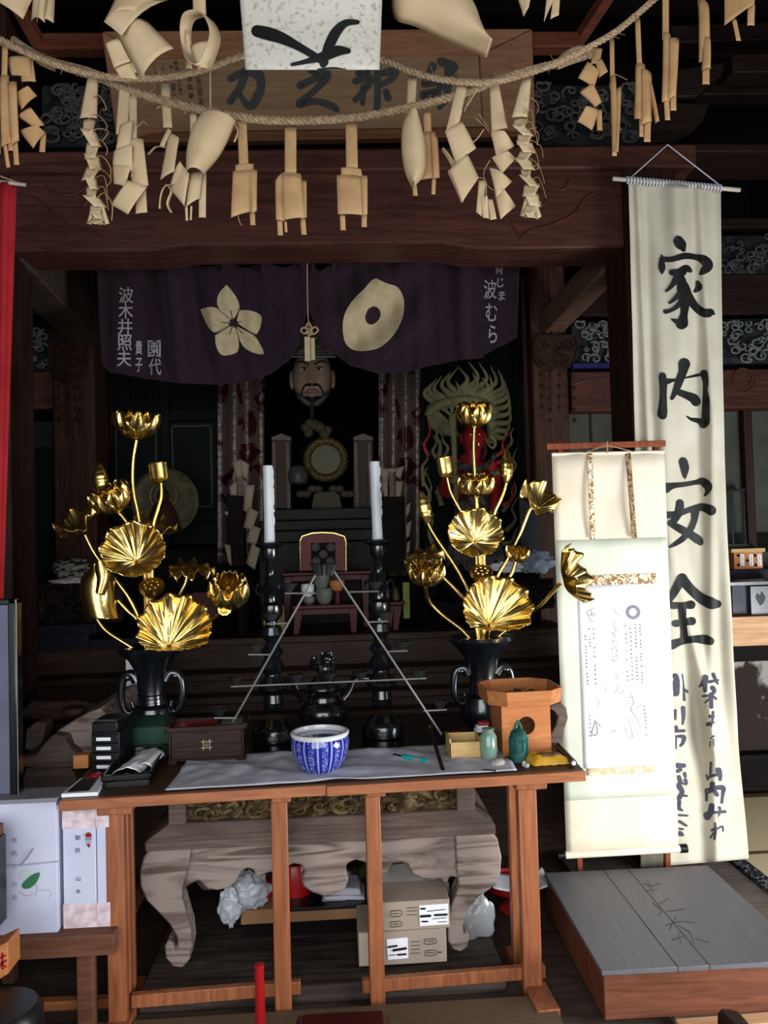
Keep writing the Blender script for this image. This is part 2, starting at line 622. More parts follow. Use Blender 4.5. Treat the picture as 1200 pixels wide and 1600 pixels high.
# lintel: arched underside
poly = [(-60, 236), (-60, 393), (110, 393), (235, 392), (262, 389), (290, 384), (450, 382), (690, 380), (712, 384), (735, 388), (800, 389), (978, 386), (978, 262), (560, 264), (-60, 268)]
trim(MB().pprism(poly[1:], YF, .24), W_BEAM, bevel=.01)
trim(MB().pprism([(-60, 236), (-60, 270), (560, 266), (1089, 261), (1089, 224), (560, 231)], YF - .035, .3), W_BEAM, bevel=.01)
trim(MB().pprism([(990, 262), (1074, 262), (1072, 290), (1055, 318), (1030, 330), (990, 332)], YF + .02, .2), W_BEAM, bevel=.012)
# engraved tendrils on the lintel
mb = MB()
for c in ([(30, 303), (60, 312), (85, 335), (110, 353), (145, 362), (170, 378)], [(70, 290), (95, 304), (120, 302), (140, 288)],
          [(122, 300), (136, 312), (130, 322)], [(975, 305), (955, 309), (935, 302), (915, 310), (895, 335), (860, 352), (825, 362), (812, 374)],
          [(890, 282), (880, 296), (862, 292), (848, 284)], [(845, 300), (855, 312), (842, 322), (826, 316)], [(788, 340), (800, 352), (812, 372)]):
    mb.tube(catmull([pt(x, y, YF - .001) for x, y in c], 6), [.004] + [.009] * (len(c) * 6 - 8) + [.004] if False else .006, 6)
trim(mb, W_BEAM)
# pale bamboo pole under the arch that carries the purple curtain
tb = thing('curtain_pole', 'pale bamboo pole under the arched lintel above the purple curtain', 'pole', pt(490, 384, 3.553))
build(MB().tube([pt(285, 387, 3.553), pt(490, 384.5, 3.553), pt(692, 381, 3.553)], .0085, 10), 'rod', mat('bamboo', '#b79f78', '#cbb58e', rough=.4), tb)
mb = MB()
q = catmull([pt(x, y, 3.57) for x, y in ((286, 395), (350, 391), (420, 393), (475, 397), (520, 392), (580, 390), (660, 385))], 30)
for s in (0, 1):
    mb.tube([p + Vector((0, math.cos(i * .9 + s * PI) * .006, math.sin(i * .9 + s * PI) * .006)) for i, p in enumerate(q)], .006, 5)
build(mb, 'lashing_cord', ROPE, tb)

# braces from the front corners back to the inner posts
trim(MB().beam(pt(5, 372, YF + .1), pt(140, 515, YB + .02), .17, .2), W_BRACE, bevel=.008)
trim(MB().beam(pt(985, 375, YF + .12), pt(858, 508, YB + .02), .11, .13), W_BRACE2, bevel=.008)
# tie beams between inner and outer posts with engraved swirls, and boards below
for (x0, x1) in ((-60, 84), (893, 1260)):
    trim(MB().pbox(x0, 578, x1, 640, YB + .05, .16), W_BEAM, bevel=.008)
    trim(MB().pbox(x0, 428, x1, 492, YB + .06, .16), W_DARK, bevel=.008)
    trim(MB().pbox(x0, 340, x1, 356, YB + .06, .2), W_DARK, bevel=.008)
mb = MB()
for c in ([(898, 600), (915, 596), (935, 612), (955, 622), (978, 620)], [(955, 588), (962, 600), (975, 604)]):
    mb.tube(catmull([pt(x, y, YB + .049) for x, y in c], 6), .006, 6)
mb.tube([pt(1161 + 19 * math.cos(a) * (1 - .05 * a), 592 + 21 * math.sin(a) * (1 - .05 * a), YB + .049) for a in [i * .25 for i in range(34)]], .006, 6)
trim(mb, W_BEAM)
# plastered panels beyond the side bays
trim(MB().pbox(893, 636, 1260, 900, YB + .16, .05), PLASTER, smooth=False)
trim(MB().pbox(926, 636, 929, 900, YB + .15, .02), W_DARKZ, smooth=False)
trim(MB().pbox(1166, 636, 1179, 860, YB + .1, .08), W_DARKZ, bevel=.004)
trim(MB().pbox(-60, 660, 84, 760, YB + .2, .05), mat('dim_plaster', '#202222', '#282a2a', rough=.9), smooth=False)
trim(MB().pbox(-60, 700, 84, 1000, YB + .18, .05), W_BLACK, smooth=False)
# upper cross rail, roof struts and stacked bracket arms
trim(MB().beam(pt(60, 71, 3.42), pt(910, 68, 3.42), .07, .07), W_RED, bevel=.006)
trim(MB().beam(pt(955, -15, 3.2), pt(898, 72, 3.45), .045, .05), W_RED, bevel=.004)
trim(MB().beam(pt(18, -10, 3.2), pt(70, 85, 3.45), .05, .05), W_RED, bevel=.004)
trim(MB().beam(pt(1280, 148, 3.9), pt(1050, 150, 3.9), .12, .055), W_DARK, bevel=.006)
trim(MB().beam(pt(1260, 108, 3.7), pt(1135, 110, 3.7), .12, .09), W_DARK, bevel=.006)
trim(MB().beam(pt(1260, 60, 3.9), pt(1040, 66, 3.9), .14, .09), W_DARK, bevel=.006)
trim(MB().pprism([(985, 222), (990, 160), (1110, 160), (1098, 190), (1075, 212), (1050, 222)], 3.7, .14), W_DARK, bevel=.008)
trim(MB().pprism([(1040, 152), (1044, 110), (1135, 96), (1128, 118), (1110, 128), (1090, 150)], 3.7, .14), W_DARK, bevel=.008)
trim(MB().pbox(-60, 222, 1300, 236, 3.6, .3), W_DARK, bevel=.008)
trim(MB().pbox(-60, 100, 60, 222, 3.75, .1), W_DARK, smooth=False)


def carving(name, label, rect, Y, seed, back, edge, n=34, amp=.03, cat='carved panel', group=None, rr=(.012, .045)):
    """pierced relief panel: swelling ground with layered spiral clouds"""
    random.seed(seed)
    x0, y0, x1, y1 = rect
    a, b = pt(x0, (y0 + y1) / 2, Y), pt(x1, (y0 + y1) / 2, Y)
    z1, z0 = pt((x0 + x1) / 2, y0, Y).z, pt((x0 + x1) / 2, y1, Y).z
    X0, X1 = a.x, b.x
    t = thing(name, label, cat, (0.5 * (X0 + X1), Y, z0), group)

    def fn(u, v):
        X, Z = X0 + (X1 - X0) * u, z0 + (z1 - z0) * v
        h = noise.fractal(Vector((X * 9 + seed, Z * 14, seed)), 1, 2, 4) * amp
        e = min(u, 1 - u, v, 1 - v) * 8
        return Vector((X, Y + .03 - max(h, -.01) * min(e, 1), Z))
    mb = MB().grid(fn, 44, 18)
    mb.box(X0, X1, Y + .03, Y + .06, z0, z1)
    build(mb, 'ground', back, t, ang=60)
    mb = MB()
    for i in range(n):
        cx, cz = R(X0 + .03, X1 - .03), R(z0 + .02, z1 - .02)
        r0, ph, sg = R(*rr), R(0, 6.28), random.choice((-1, 1))
        q = []
        for k in range(22):
            u = k / 21
            r = r0 * (1 - .8 * u)
            th = ph + sg * u * 7.5
            q.append(Vector((cx + r * math.cos(th), Y + .01 - .03 * u, min(max(cz + r * .8 * math.sin(th), z0 + .004), z1 - .004))))
            q[-1].x = min(max(q[-1].x, X0 + .004), X1 - .004)
        mb.tube(q, [.0035 * (1.4 - u / 21) + r0 * .05 for u in range(22)], 5)
    build(mb, 'cloud_scrolls', edge, t, ang=70)
    return t


carving('carved_transom', 'dark wave carving above the lintel beside the plaque on the plaited streamer side', (62, 128, 184, 224), 3.5, 11, CARVED, CARVEG, n=70, rr=(.014, .05))
carving('carved_transom', 'dark wave and cloud carving above the lintel under the zigzag streamers', (826, 128, 1008, 222), 3.5, 12, CARVED, CARVEG, n=70, rr=(.014, .05))
mb_l = carving('carved_transom', 'pale edged cloud carving above the tie beam beside the red banner', (-40, 512, 79, 580), YB + .02, 13, CARVED, CARVEW, n=52)
carving('carved_transom', 'pale wave carving with a blue edge between the brace and the long banner', (896, 500, 1010, 572), YB + .02, 14, CARVED, CARVEW, n=50)
carving('carved_transom', 'dim cloud carving just above the curl cut beam beyond the long banner', (1120, 496, 1262, 566), YB + .02, 15, CARVED, CARVEW, n=40)
carving('carved_transom', 'dim carving high beside the top of the long banner', (1120, 365, 1262, 426), YB + .04, 16, CARVED, CARVEG, n=40)
trim(MB().pbox(896, 567, 1010, 574, YB + .005, .03), BLUEP, smooth=False)

# floor coverings
tm = thing('tatami_mat', 'sunlit pale tatami mats beside the long banner with dark patterned border', 'tatami', (2.2, 3.6, 0))
XT = pz(1175, 1370, .03).x
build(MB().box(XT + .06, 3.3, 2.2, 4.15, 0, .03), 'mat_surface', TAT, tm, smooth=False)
build(MB().box(XT, XT + .06, 2.2, 4.15, 0, .031), 'border_band', mat('border_cloth', '#17181d', '#6a6c70', rough=.8, scale=60, stretch=(1, 1, 1), lo=.5, hi=.56), tm, smooth=False)
build(MB().box(XT + .06, 3.3, 3.4, 3.43, .03, .0315).box(XT + .06, 3.3, 4.1, 4.16, .03, .033), 'seam', mat('seam_cloth', '#57482f', '#6b5a3d'), tm, smooth=False)
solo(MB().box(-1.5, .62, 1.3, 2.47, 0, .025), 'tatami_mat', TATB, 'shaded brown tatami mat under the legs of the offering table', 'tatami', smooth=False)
solo(MB().box(.95, XT - .01, 2.0, 4.1, 0, .02), 'plank_platform', W_GREYFLOOR, 'grey floor planks between the flat chest and the pale tatami', 'floor boards', smooth=False)

# ================================================================ altar dais and its back cabinet
dd = thing('altar_dais', 'broad dark stepped wooden dais behind the candlesticks', 'altar', (-.3, 4.3, 0))
tiers = [(1000, 4.0), (1046, 3.86), (1082, 3.76), (1112, 3.68), (1140, 3.6)]
for i, (py, Y) in enumerate(tiers):
    z1 = pt(500, py - (8 if i == 0 else 0), Y).z
    z0 = pt(500, tiers[i + 1][0], tiers[i + 1][1]).z if i < 4 else 0
    xa, xb = pt(-60, 1050, Y).x, pt(890, 1050, Y).x
    mb = MB().box(xa, xb, Y, Y + .55 if i < 1 else tiers[i - 1][1] + .03, z0 - .02, z1 - .012).box(xa, xb, Y - .025, Y + .55 if i < 1 else tiers[i - 1][1] + .02, z1 - .035, z1)
    build(mb, 'step', W_STEP, dd, bevel=.007)
ZD = pt(500, 992, 4.0).z
mb = MB().pbox(-60, 800, 170, 1000, 4.62, .06).pbox(165, 850, 900, 1000, 5.0, .06)
build(mb, 'back_board', W_BLACK, dd, smooth=False)

YC = 4.7
cab = thing('altar_cabinet', 'blackened altar cabinet with lattice doors around the curtained niche', 'altar cabinet', pt(490, 990, YC))
mb = MB()
for x0, x1 in ((150, 176), (250, 264), (336, 344), (655, 664), (806, 822)):
    mb.pbox(x0, 430, x1, 850, YC - .02, .08)
mb.pbox(150, 640, 344, 658, YC - .01, .05).pbox(150, 800, 344, 816, YC - .02, .07).pbox(655, 500, 822, 520, YC - .01, .06)
mb.pbox(150, 425, 822, 450, YC - .02, .08)
build(mb, 'frame', GREEND, cab, bevel=.005)
each(MB().pbox(150, 450, 250, 850, YC + .03, .02).pbox(252, 450, 344, 850, YC + .03, .02).pbox(655, 450, 822, 980, YC + .05, .02), 'door', GREEND, cab, smooth=False)
mb = MB()
for x0, x1 in ((178, 250), (266, 335)):
    for i in range(7):
        x = x0 + (x1 - x0) * i / 6
        mb.tube([pt(x, 560, YC + .01), pt(x, 640, YC + .01)], .006, 4)
    for i in range(6):
        mb.tube([pt(x0, 566 + i * 14, YC + .01), pt(x1, 566 + i * 14, YC + .01)], .006, 4)
build(mb, 'lattice', LATT, cab, smooth=False)
mb = MB()
for i in range(22):
    mb.tube([pt(668 + i * 6.4, 520, YC + .02), pt(668 + i * 6.4, 840, YC + .02)], .006, 4)
build(mb, 'lattice', LATT, cab, smooth=False)
mb = MB()
for (x0, x1) in ((180, 246), (268, 332)):
    for a, b, c, d in ((x0, 664, x1, 667), (x0, 790, x1, 793), (x0, 664, x0 + 3, 793), (x1 - 3, 664, x1, 793)):
        mb.pbox(a, b, c, d, YC + .02, .012)
build(mb, 'door_moulding', mat('dull_green_edge', '#292e2a', '#323632', rough=.5), cab, smooth=False)
mb = MB().pbox(405, 430, 600, 1000, 5.6, .05)
a, b = pt(412, 700, YC), pt(594, 700, YC)
mb.box(a.x - .05, a.x - .02, YC + .1, 5.6, .9, 3.0).box(b.x + .02, b.x + .05, YC + .1, 5.6, .9, 3.0)
build(mb, 'niche_wall', ROBE, cab, smooth=False)
build(MB().pbox(410, 794, 600, 812, 4.62, .9).pbox(405, 828, 605, 846, 4.5, .3).pbox(405, 812, 605, 828, 4.56, .4).pbox(405, 846, 605, 990, 4.56, .3), 'niche_shelf', wood('greenish_shelf', '#10100d', '#1e1e18', 'X', .5), cab, bevel=.006)
each(MB().pbox(822, 430, 836, 1000, YC - .3, .1).pbox(148, 590, 166, 830, YC - .1, .1), 'side_post', W_DARKZ, cab, bevel=.005)
# ================================================================ curtains and banners
def cloth(name, S, nu, nv, mat_, parent, solid=.002, **k):
    mb = MB().grid(S, nu, nv)
    return build(mb, name, mat_, parent, ang=80, solid=solid, recalc=False, **k)


# purple split curtain
def smooth(a, b, x):
    t = min(max((x - a) / (b - a), 0), 1)
    return t * t * (3 - 2 * t)


def interp(x, tab):
    if x <= tab[0][0]:
        return tab[0][1]
    for (a, b), (c, d) in zip(tab, tab[1:]):
        if x <= c:
            t = (x - a) / (c - a)
            return b + (d - b) * (t * t * (3 - 2 * t) * .4 + t * .6)
    return tab[-1][1]


TOPS = [(150, 386), (206, 392), (228, 410), (252, 412), (286, 401), (318, 417), (336, 416), (350, 408), (384, 419), (412, 411), (446, 418), (476, 404), (482, 402), (498, 424), (522, 410), (552, 412), (586, 394), (616, 399), (644, 391), (662, 397), (690, 389), (815, 386)]
BOTS = [(150, 570), (165, 582), (200, 587), (235, 593), (285, 599), (340, 601), (385, 597), (420, 586), (450, 565), (468, 535), (479, 492), (482, 484), (486, 494), (500, 527), (520, 552), (548, 572), (590, 583), (630, 582), (680, 570), (720, 562), (750, 560), (785, 542), (815, 527)]
YP = 3.69


def nfold(x, y):
    t = min(max((y - 390) / 200, 0), 1)
    d = x - 482
    f = .012 * math.sin(x * .085 + t * 1.4) * (.35 + .65 * (abs(d) / 330)) + .004 * math.sin(x * .21 - t * 3)
    f += .03 * math.sin(math.hypot(d, (y - 440) * 1.2) * .06) * math.exp(-(d / 130) ** 2) * t
    f += .02 * math.sin((x - 560) * .05 + (y - 500) * .06) * smooth(500, 560, x) * (1 - smooth(640, 700, x))
    f -= .05 * math.exp(-((x - 255 - t * 30) / 14) ** 2) - .03 * math.exp(-((x - 290 - t * 45) / 9) ** 2)
    f -= .035 * math.exp(-((x - 725) / 12) ** 2) + .03 * math.exp(-((x - 655) / 10) ** 2) * t
    return f


def noren(px, py, off=0.0):
    return pt(px, py, YP + nfold(px, py) - off)


def NS(u, v):
    x = 150 + 662 * u
    y = BOTS[0][1]
    yt, yb = interp(x, TOPS), interp(x, BOTS)
    y = yt + (yb - yt) * (1 - v)
    xx = x + (8 * (1 - v) if x < 200 else 0) * (1 - u) - (4 * (1 - v) if x > 760 else 0)
    return noren(xx, y)


nc = thing('split_curtain', 'dark purple split curtain with a bellflower crest and a ring crest', 'curtain', pt(482, 500, YP))
cloth('cloth', NS, 220, 40, PURPLE, nc)
mb = MB()
for x in (350, 412, 474, 490, 522, 586):
    yt = interp(x, TOPS)
    mb.ribbon([noren(x - 2, yt + 16, .004), noren(x - 2, yt, .006), pt(x - 2, 386, 3.585), pt(x - 2, 378, 3.585)], .022, (1, 0, 0))
each(mb, 'hanging_loop', PURPLE, nc, solid=.002, recalc=False)


def blob(mb, outline, proj, rings=8, ctr=None, n=5):
    o = catmull([Vector((x, y, 0)) for x, y in outline] + [Vector((*outline[0], 0))], n)[:-1]
    c = Vector((*ctr, 0)) if ctr else sum(o, Vector()) / len(o)
    N = len(o)
    vs = [proj(c.x, c.y)]
    for r in range(1, rings + 1):
        vs += [proj(*(c.lerp(p, r / rings)).xy) for p in o]
    fs = [(0, 1 + k, 1 + (k + 1) % N) for k in range(N)]
    for r in range(rings - 1):
        for k in range(N):
            a = 1 + r * N
            fs.append((a + k, a + N + k, a + N + (k + 1) % N, a + (k + 1) % N))
    mb.add(vs, fs)


NP = lambda x, y: noren(x, y, .004)
Z = lambda x, y: (150 + x / 4, 400 + y / 4)
mb = MB()
for o in ([(815, 180), (855, 225), (888, 280), (895, 330), (865, 385), (838, 395), (790, 360), (758, 300), (768, 235)],
          [(652, 335), (715, 318), (770, 335), (835, 390), (832, 430), (790, 465), (740, 478), (700, 440), (675, 390)],
          [(897, 340), (960, 340), (1030, 372), (1028, 440), (1000, 490), (960, 470), (900, 430), (882, 400)],
          [(745, 495), (790, 470), (840, 438), (870, 450), (890, 520), (888, 590), (850, 615), (785, 618), (750, 560)],
          [(880, 440), (930, 465), (990, 500), (1030, 560), (1046, 612), (985, 605), (930, 575), (900, 530), (880, 480)]):
    blob(mb, [Z(*p) for p in o], NP)
build(mb, 'bellflower_crest', CREST, nc, smooth=True, ang=80, recalc=False)
strokes('bellflower_lines', [[(*Z(*a), 1.2), (*Z(*b), 1.2)] for a, b in (((843, 342), (852, 390)), ((785, 415), (832, 418)), ((912, 408), (885, 414)), ((835, 490), (852, 442)), ((918, 486), (882, 446)),
        )] + [[(*Z(858 + 25 * math.cos(k * .524), 419 + 25 * math.sin(k * .524)), 1.2) for k in range(13)]] +
        [[(*Z(*a), .9), (*Z(*b), .9)] for a, b in (((895, 335), (873, 392)), ((835, 392), (765, 335)), ((745, 480), (838, 436)), ((872, 440), (895, 520)), ((884, 440), (1000, 490)))], lambda x, y: noren(x, y, .006), PURPLE, nc)
Z2 = lambda x, y: (500 + x / 3.53, 380 + y / 3.53)
mb = MB()
out = catmull([Vector((*Z2(*p), 0)) for p in [(310, 194), (370, 222), (430, 245), (462, 310), (460, 390), (435, 460), (390, 525), (330, 575), (260, 593), (190, 590), (140, 550), (125, 460), (140, 380), (185, 310), (240, 255), (285, 205), (310, 194)]], 4)
inn = catmull([Vector((*Z2(*p), 0)) for p in [(300, 349), (318, 356), (333, 378), (334, 398), (325, 420), (310, 436), (295, 446), (275, 448), (258, 438), (250, 415), (251, 398), (258, 378), (268, 362), (280, 354), (288, 350), (294, 349), (300, 349)]], 4)
n = len(out)
mb.add([noren(*inn[k].lerp(out[k], r / 8).xy, .004) for r in range(9) for k in range(n)], [(r * n + k, r * n + k + 1, r * n + n + k + 1, r * n + n + k) for r in range(8) for k in range(n - 1)])
build(mb, 'ring_crest', CREST, nc, ang=80, recalc=False)
for col_ in (column('波木井照夫', 197, 461, 194, 560, 23, 25), column('貴子', 217, 543, 217, 570, 11, 22), column('園代', 241, 545, 242, 573, 20, 26),
             column('向じま', 780, 421, 784, 462, 10, 15), [('波', 766, 452, 20, 30), ('む', 768, 488, 18, 28), ('ら', 770, 522, 13, 28)]):
    letters('donor_lettering', col_, NP, CHALK, nc, bold=.008)
mb = MB()
mb.tube(catmull([pt(480, 392, 3.585), pt(480, 440, 3.59), pt(481, 488, 3.59), pt(483, 512, 3.585)], 6), .0025, 5)
for c in ([(482, 515), (474, 512), (470, 517), (476, 521), (484, 518)], [(484, 516), (492, 511), (497, 516), (490, 522), (483, 518)], [(478, 518), (483, 524), (488, 519), (482, 513)], [(481, 505), (478, 512), (484, 520), (487, 512), (482, 503)]):
    mb.tube(catmull([pt(x, y, 3.58) for x, y in c], 6), .004, 5)
build(mb, 'gathering_cord', ROPE, nc)
each(MB().pbox(476, 526, 485, 564, 3.58, .006).pbox(486, 528, 492, 562, 3.583, .006), 'wooden_tag', CREST, nc, smooth=False)

# crimson banner at the very edge
rb = thing('red_banner', 'crimson cloth banner on a thin white rod at the edge by the framed board', 'banner', pt(10, 700, 2.7))
cloth('cloth', lambda u, v: pt(-40 + (66 - 21 * (1 - v)) * u, 284 + 660 * (1 - v), 2.7 + .012 * math.sin(u * 14 + v)), 24, 30, REDC, rb)
build(MB().tube([pt(-40, 279, 2.7), pt(40, 289, 2.7)], .006, 8), 'rod', RODW, rb)
build(MB().tube([pt(-30, 262, 2.7), pt(5, 277, 2.69), pt(27, 285, 2.695)], .0025, 5), 'cord', ROPE, rb)

# long white votive banner
wb = thing('votive_banner', 'tall white cotton banner with four large brushed characters hanging behind the scroll', 'banner', pt(1080, 1340, 3.17))
YW = 3.17
LX = [(283, 982), (400, 985), (560, 989), (700, 992), (900, 995), (1355, 1001)]
RX = [(283, 1126), (400, 1127), (560, 1129), (700, 1132), (800, 1135), (1000, 1145), (1150, 1153), (1345, 1170)]


def wfold(x, y):
    u = (x - interp(y, LX)) / (interp(y, RX) - interp(y, LX))
    t = (y - 283) / 1060
    f = .028 * math.sin(u * 9 + t * 3.0) * (1 - .4 * t) + .007 * math.sin(u * 21 - t * 5)
    f -= .035 * math.exp(-((u - .10 - .12 * t) / .05) ** 2) * (1 - t * .5)
    f -= .03 * math.exp(-((u - .86 + .25 * abs(t - .35)) / .07) ** 2)
    f += .035 * math.sin((u * 3.0 - t * 9)) * smooth(.3, .8, t)
    f -= .05 * math.exp(-((u - .55 - (t - .65) * 1.2) / .08) ** 2) * smooth(.45, .7, t) * (1 - smooth(.82, .95, t))
    return f


def WP(x, y, off=.004):
    return pt(x, y, YW + wfold(x, y) - off)


def WS(u, v):
    yb = 1356 - 14 * u
    y = 284 + 9 * u + (yb - 284 - 9 * u) * (1 - v)
    x0, x1 = interp(y, LX), interp(y, RX)
    return WP(x0 + (x1 - x0) * u, y, 0)


cloth('cloth', WS, 60, 150, BANNER, wb, solid=.0015)
mb = MB().tube([pt(957, 279, YW), pt(1156, 297, YW)], .009, 10)
build(mb, 'bamboo_rod', RODW, wb)
build(MB().tube([pt(984, 279, YW), pt(1043, 226, YW + .05), pt(1124, 289, YW)], .0028, 6), 'cord', CLOTHW, wb)
mb = MB()
for i in range(30):
    x = 980 + i * 5
    c = pt(x, 281.5 + i * .44, YW)
    mb.tube([c + Vector((.012 * math.sin(k * .8) * .1 + (k / 8 - .5) * .012, .013 * math.cos(k * .8), .013 * math.sin(k * .8))) for k in range(9)], .004, 5)
build(mb, 'lacing', CLOTHW, wb)


def G(ox, oy, s, segs):
    return [[(ox + x / s, oy + y / s, w / s) for x, y, w in sg] for sg in segs]


strokes('large_character', G(1000, 350, 8, [
    [(480, 210, 130), (520, 270, 130), (545, 320, 60)],
    [(275, 390, 20), (270, 470, 70), (275, 550, 90), (275, 610, 35)],
    [(275, 440, 70), (400, 440, 70), (560, 400, 80), (700, 415, 75), (800, 450, 120), (850, 520, 130), (790, 590, 90), (750, 625, 30)],
    [(400, 605, 80), (490, 600, 90), (580, 560, 100), (630, 585, 50)],
    [(540, 610, 80), (470, 660, 100), (420, 740, 70), (370, 800, 50), (325, 840, 28)],
    [(460, 680, 100), (540, 770, 130), (600, 900, 120), (700, 1040, 100), (800, 1110, 110), (890, 1110, 100), (920, 1120, 40)],
    [(520, 700, 110), (540, 850, 150), (560, 1000, 120), (550, 1130, 95), (530, 1230, 150), (520, 1250, 140)],
    [(500, 860, 70), (440, 930, 60), (370, 985, 35)], [(540, 950, 90), (450, 1040, 60), (370, 1085, 50), (320, 1095, 60)],
    [(520, 1240, 100), (450, 1215, 60), (405, 1195, 30)],
    [(720, 730, 50), (735, 790, 90), (690, 840, 40)]]), WP, INK, wb)
strokes('large_character', G(1000, 540, 8, [
    [(280, 380, 95), (290, 480, 100), (290, 600, 90), (285, 760, 110), (280, 850, 130), (285, 870, 110)],
    [(330, 450, 80), (430, 430, 36), (560, 405, 20), (740, 365, 40)],
    [(555, 230, 150), (535, 330, 110), (490, 450, 100), (450, 560, 80), (400, 660, 45)],
    [(480, 580, 80), (580, 620, 95), (670, 660, 120), (700, 700, 120)],
    [(800, 350, 100), (820, 450, 75), (815, 560, 60), (825, 680, 90), (820, 850, 100), (815, 950, 110), (790, 980, 110)],
    [(800, 970, 110), (730, 940, 70), (640, 920, 40), (590, 885, 18)]]), WP, INK, wb)
strokes('large_character', G(1020, 700, 8, [
    [(380, 170, 110), (400, 250, 110), (400, 340, 60), (405, 380, 20)],
    [(165, 500, 130), (260, 470, 75), (400, 455, 60), (540, 430, 60), (620, 420, 100), (690, 480, 110), (680, 550, 60), (650, 590, 30)],
    [(340, 690, 100), (330, 790, 110), (270, 900, 90), (230, 940, 80)],
    [(215, 940, 70), (340, 1010, 100), (470, 1080, 100), (570, 1150, 110), (595, 1180, 80)],
    [(180, 840, 90), (330, 820, 70), (470, 770, 70), (620, 740, 100), (730, 780, 130)],
    [(530, 790, 110), (520, 900, 80), (470, 1020, 80), (380, 1130, 75), (280, 1200, 55), (215, 1240, 25)]]), WP, INK, wb)
strokes('large_character', G(1020, 880, 8, [
    [(370, 190, 130), (310, 290, 110), (250, 400, 90), (225, 470, 40)],
    [(370, 200, 130), (480, 330, 120), (610, 440, 130), (730, 500, 150), (810, 510, 100)],
    [(250, 530, 90), (370, 530, 80), (480, 520, 110)],
    [(370, 540, 100), (375, 700, 90), (390, 850, 85), (395, 960, 110)],
    [(285, 755, 90), (400, 740, 80), (490, 725, 105)],
    [(245, 1020, 120), (350, 980, 90), (520, 950, 90), (650, 955, 120), (720, 975, 100)]]), WP, INK, wb)
ink = G(1030, 1030, 8, [
    [(580, 230, 60), (560, 290, 60), (500, 345, 14)], [(575, 290, 45), (575, 390, 45)],
    [(680, 190, 36), (710, 270, 30), (735, 310, 16)], [(625, 285, 30), (735, 262, 24)],
    [(670, 360, 50), (690, 400, 40), (640, 450, 30), (545, 462, 20)], [(650, 440, 40), (655, 600, 36)], [(640, 490, 26), (570, 545, 14)], [(670, 460, 26), (710, 495, 26)],
    [(640, 715, 36), (690, 715, 16)], [(675, 660, 24), (670, 760, 20), (650, 845, 14)], [(605, 815, 40), (690, 790, 14)],
    [(640, 990, 10), (690, 960, 16)], [(635, 1030, 12), (632, 1095, 8)], [(685, 1000, 10), (682, 1085, 12)],
    [(645, 1295, 26), (640, 1400, 22), (635, 1470, 20)], [(590, 1450, 18), (605, 1500, 22)], [(600, 1485, 22), (690, 1450, 30), (770, 1450, 30)], [(745, 1390, 60), (765, 1450, 40), (765, 1505, 32)],
    [(205, 210, 60), (220, 250, 60), (215, 330, 80), (220, 430, 60)], [(190, 290, 30), (250, 268, 20)], [(190, 380, 40), (245, 370, 20)], [(190, 450, 30), (235, 440, 20)],
    [(290, 190, 14), (305, 300, 14), (310, 400, 22), (315, 510, 30)], [(310, 370, 20), (350, 405, 34)],
    [(205, 640, 30), (205, 750, 22)], [(300, 610, 50), (305, 720, 40), (295, 810, 22)],
    [(215, 850, 40), (225, 890, 30)], [(205, 900, 34), (310, 895, 36)], [(215, 960, 14), (215, 1120, 10)], [(225, 965, 26), (310, 975, 50), (295, 1050, 36), (270, 1080, 30)],
    [(235, 1330, 60), (310, 1330, 50)], [(270, 1380, 40), (235, 1400, 40)], [(320, 1430, 40), (330, 1470, 30)], [(250, 1470, 40), (270, 1540, 50)], [(330, 1510, 40), (340, 1560, 30), (270, 1545, 22)]])
ink += G(1030, 1170, 8, [
    [(665, 440, 55), (660, 500, 50), (620, 545, 26)], [(580, 510, 20), (590, 580, 28), (590, 645, 26)], [(590, 510, 22), (700, 490, 40), (800, 490, 50), (795, 580, 30), (785, 670, 30)], [(690, 520, 40), (725, 575, 40)],
    [(655, 715, 60), (640, 790, 60), (600, 870, 40), (570, 830, 24), (600, 800, 26), (720, 795, 30), (825, 785, 30)], [(755, 735, 30), (765, 790, 20), (740, 845, 10)],
    [(700, 930, 20), (705, 1030, 28), (690, 1130, 24)], [(655, 1020, 22), (715, 990, 20), (640, 1110, 18)], [(715, 1010, 14), (790, 970, 20), (800, 1030, 14)],
    [(245, 460, 60), (290, 540, 50), (250, 620, 50)], [(280, 580, 26), (345, 590, 26)], [(255, 660, 40), (250, 740, 40), (290, 770, 24)], [(255, 830, 26), (355, 835, 24)], [(260, 910, 34), (340, 960, 28)], [(262, 1000, 26), (300, 1005, 22)], [(265, 1060, 60), (290, 1075, 40)]])
ink = [[(x, y, w * 1.12) for x, y, w in q] for q in ink]
strokes('donor_characters', [q for q in ink if max(p[0] for p in q) < 1077], WP, INKP, wb)
ink = [[(x, y, w * 1.12) for x, y, w in q] for q in ink]
strokes('donor_characters', [q for q in ink if max(p[0] for p in q) >= 1077], WP, INKP, wb)

# hanging scroll on its stand
SA, SB, SCn, SD = (862, 710), (1038, 706), (1060, 1326), (885, 1336)
YS = 3.05


def suv(u, v):                                    # v from the top down
    a = (SA[0] + (SB[0] - SA[0]) * u, SA[1] + (SB[1] - SA[1]) * u)
    b = (SD[0] + (SCn[0] - SD[0]) * u, SD[1] + (SCn[1] - SD[1]) * u)
    return (a[0] + (b[0] - a[0]) * v, a[1] + (b[1] - a[1]) * v)


def SP(x, y, off=0):
    return pt(x, y, YS - off + .014 * math.cos((y - 700) / 640 * PI) + .004 * math.sin(x * .06 + y * .01))


sc = thing('hanging_scroll', 'cream hanging scroll with a line drawing hung from the wooden scroll stand', 'scroll', pt(970, 1330, YS))


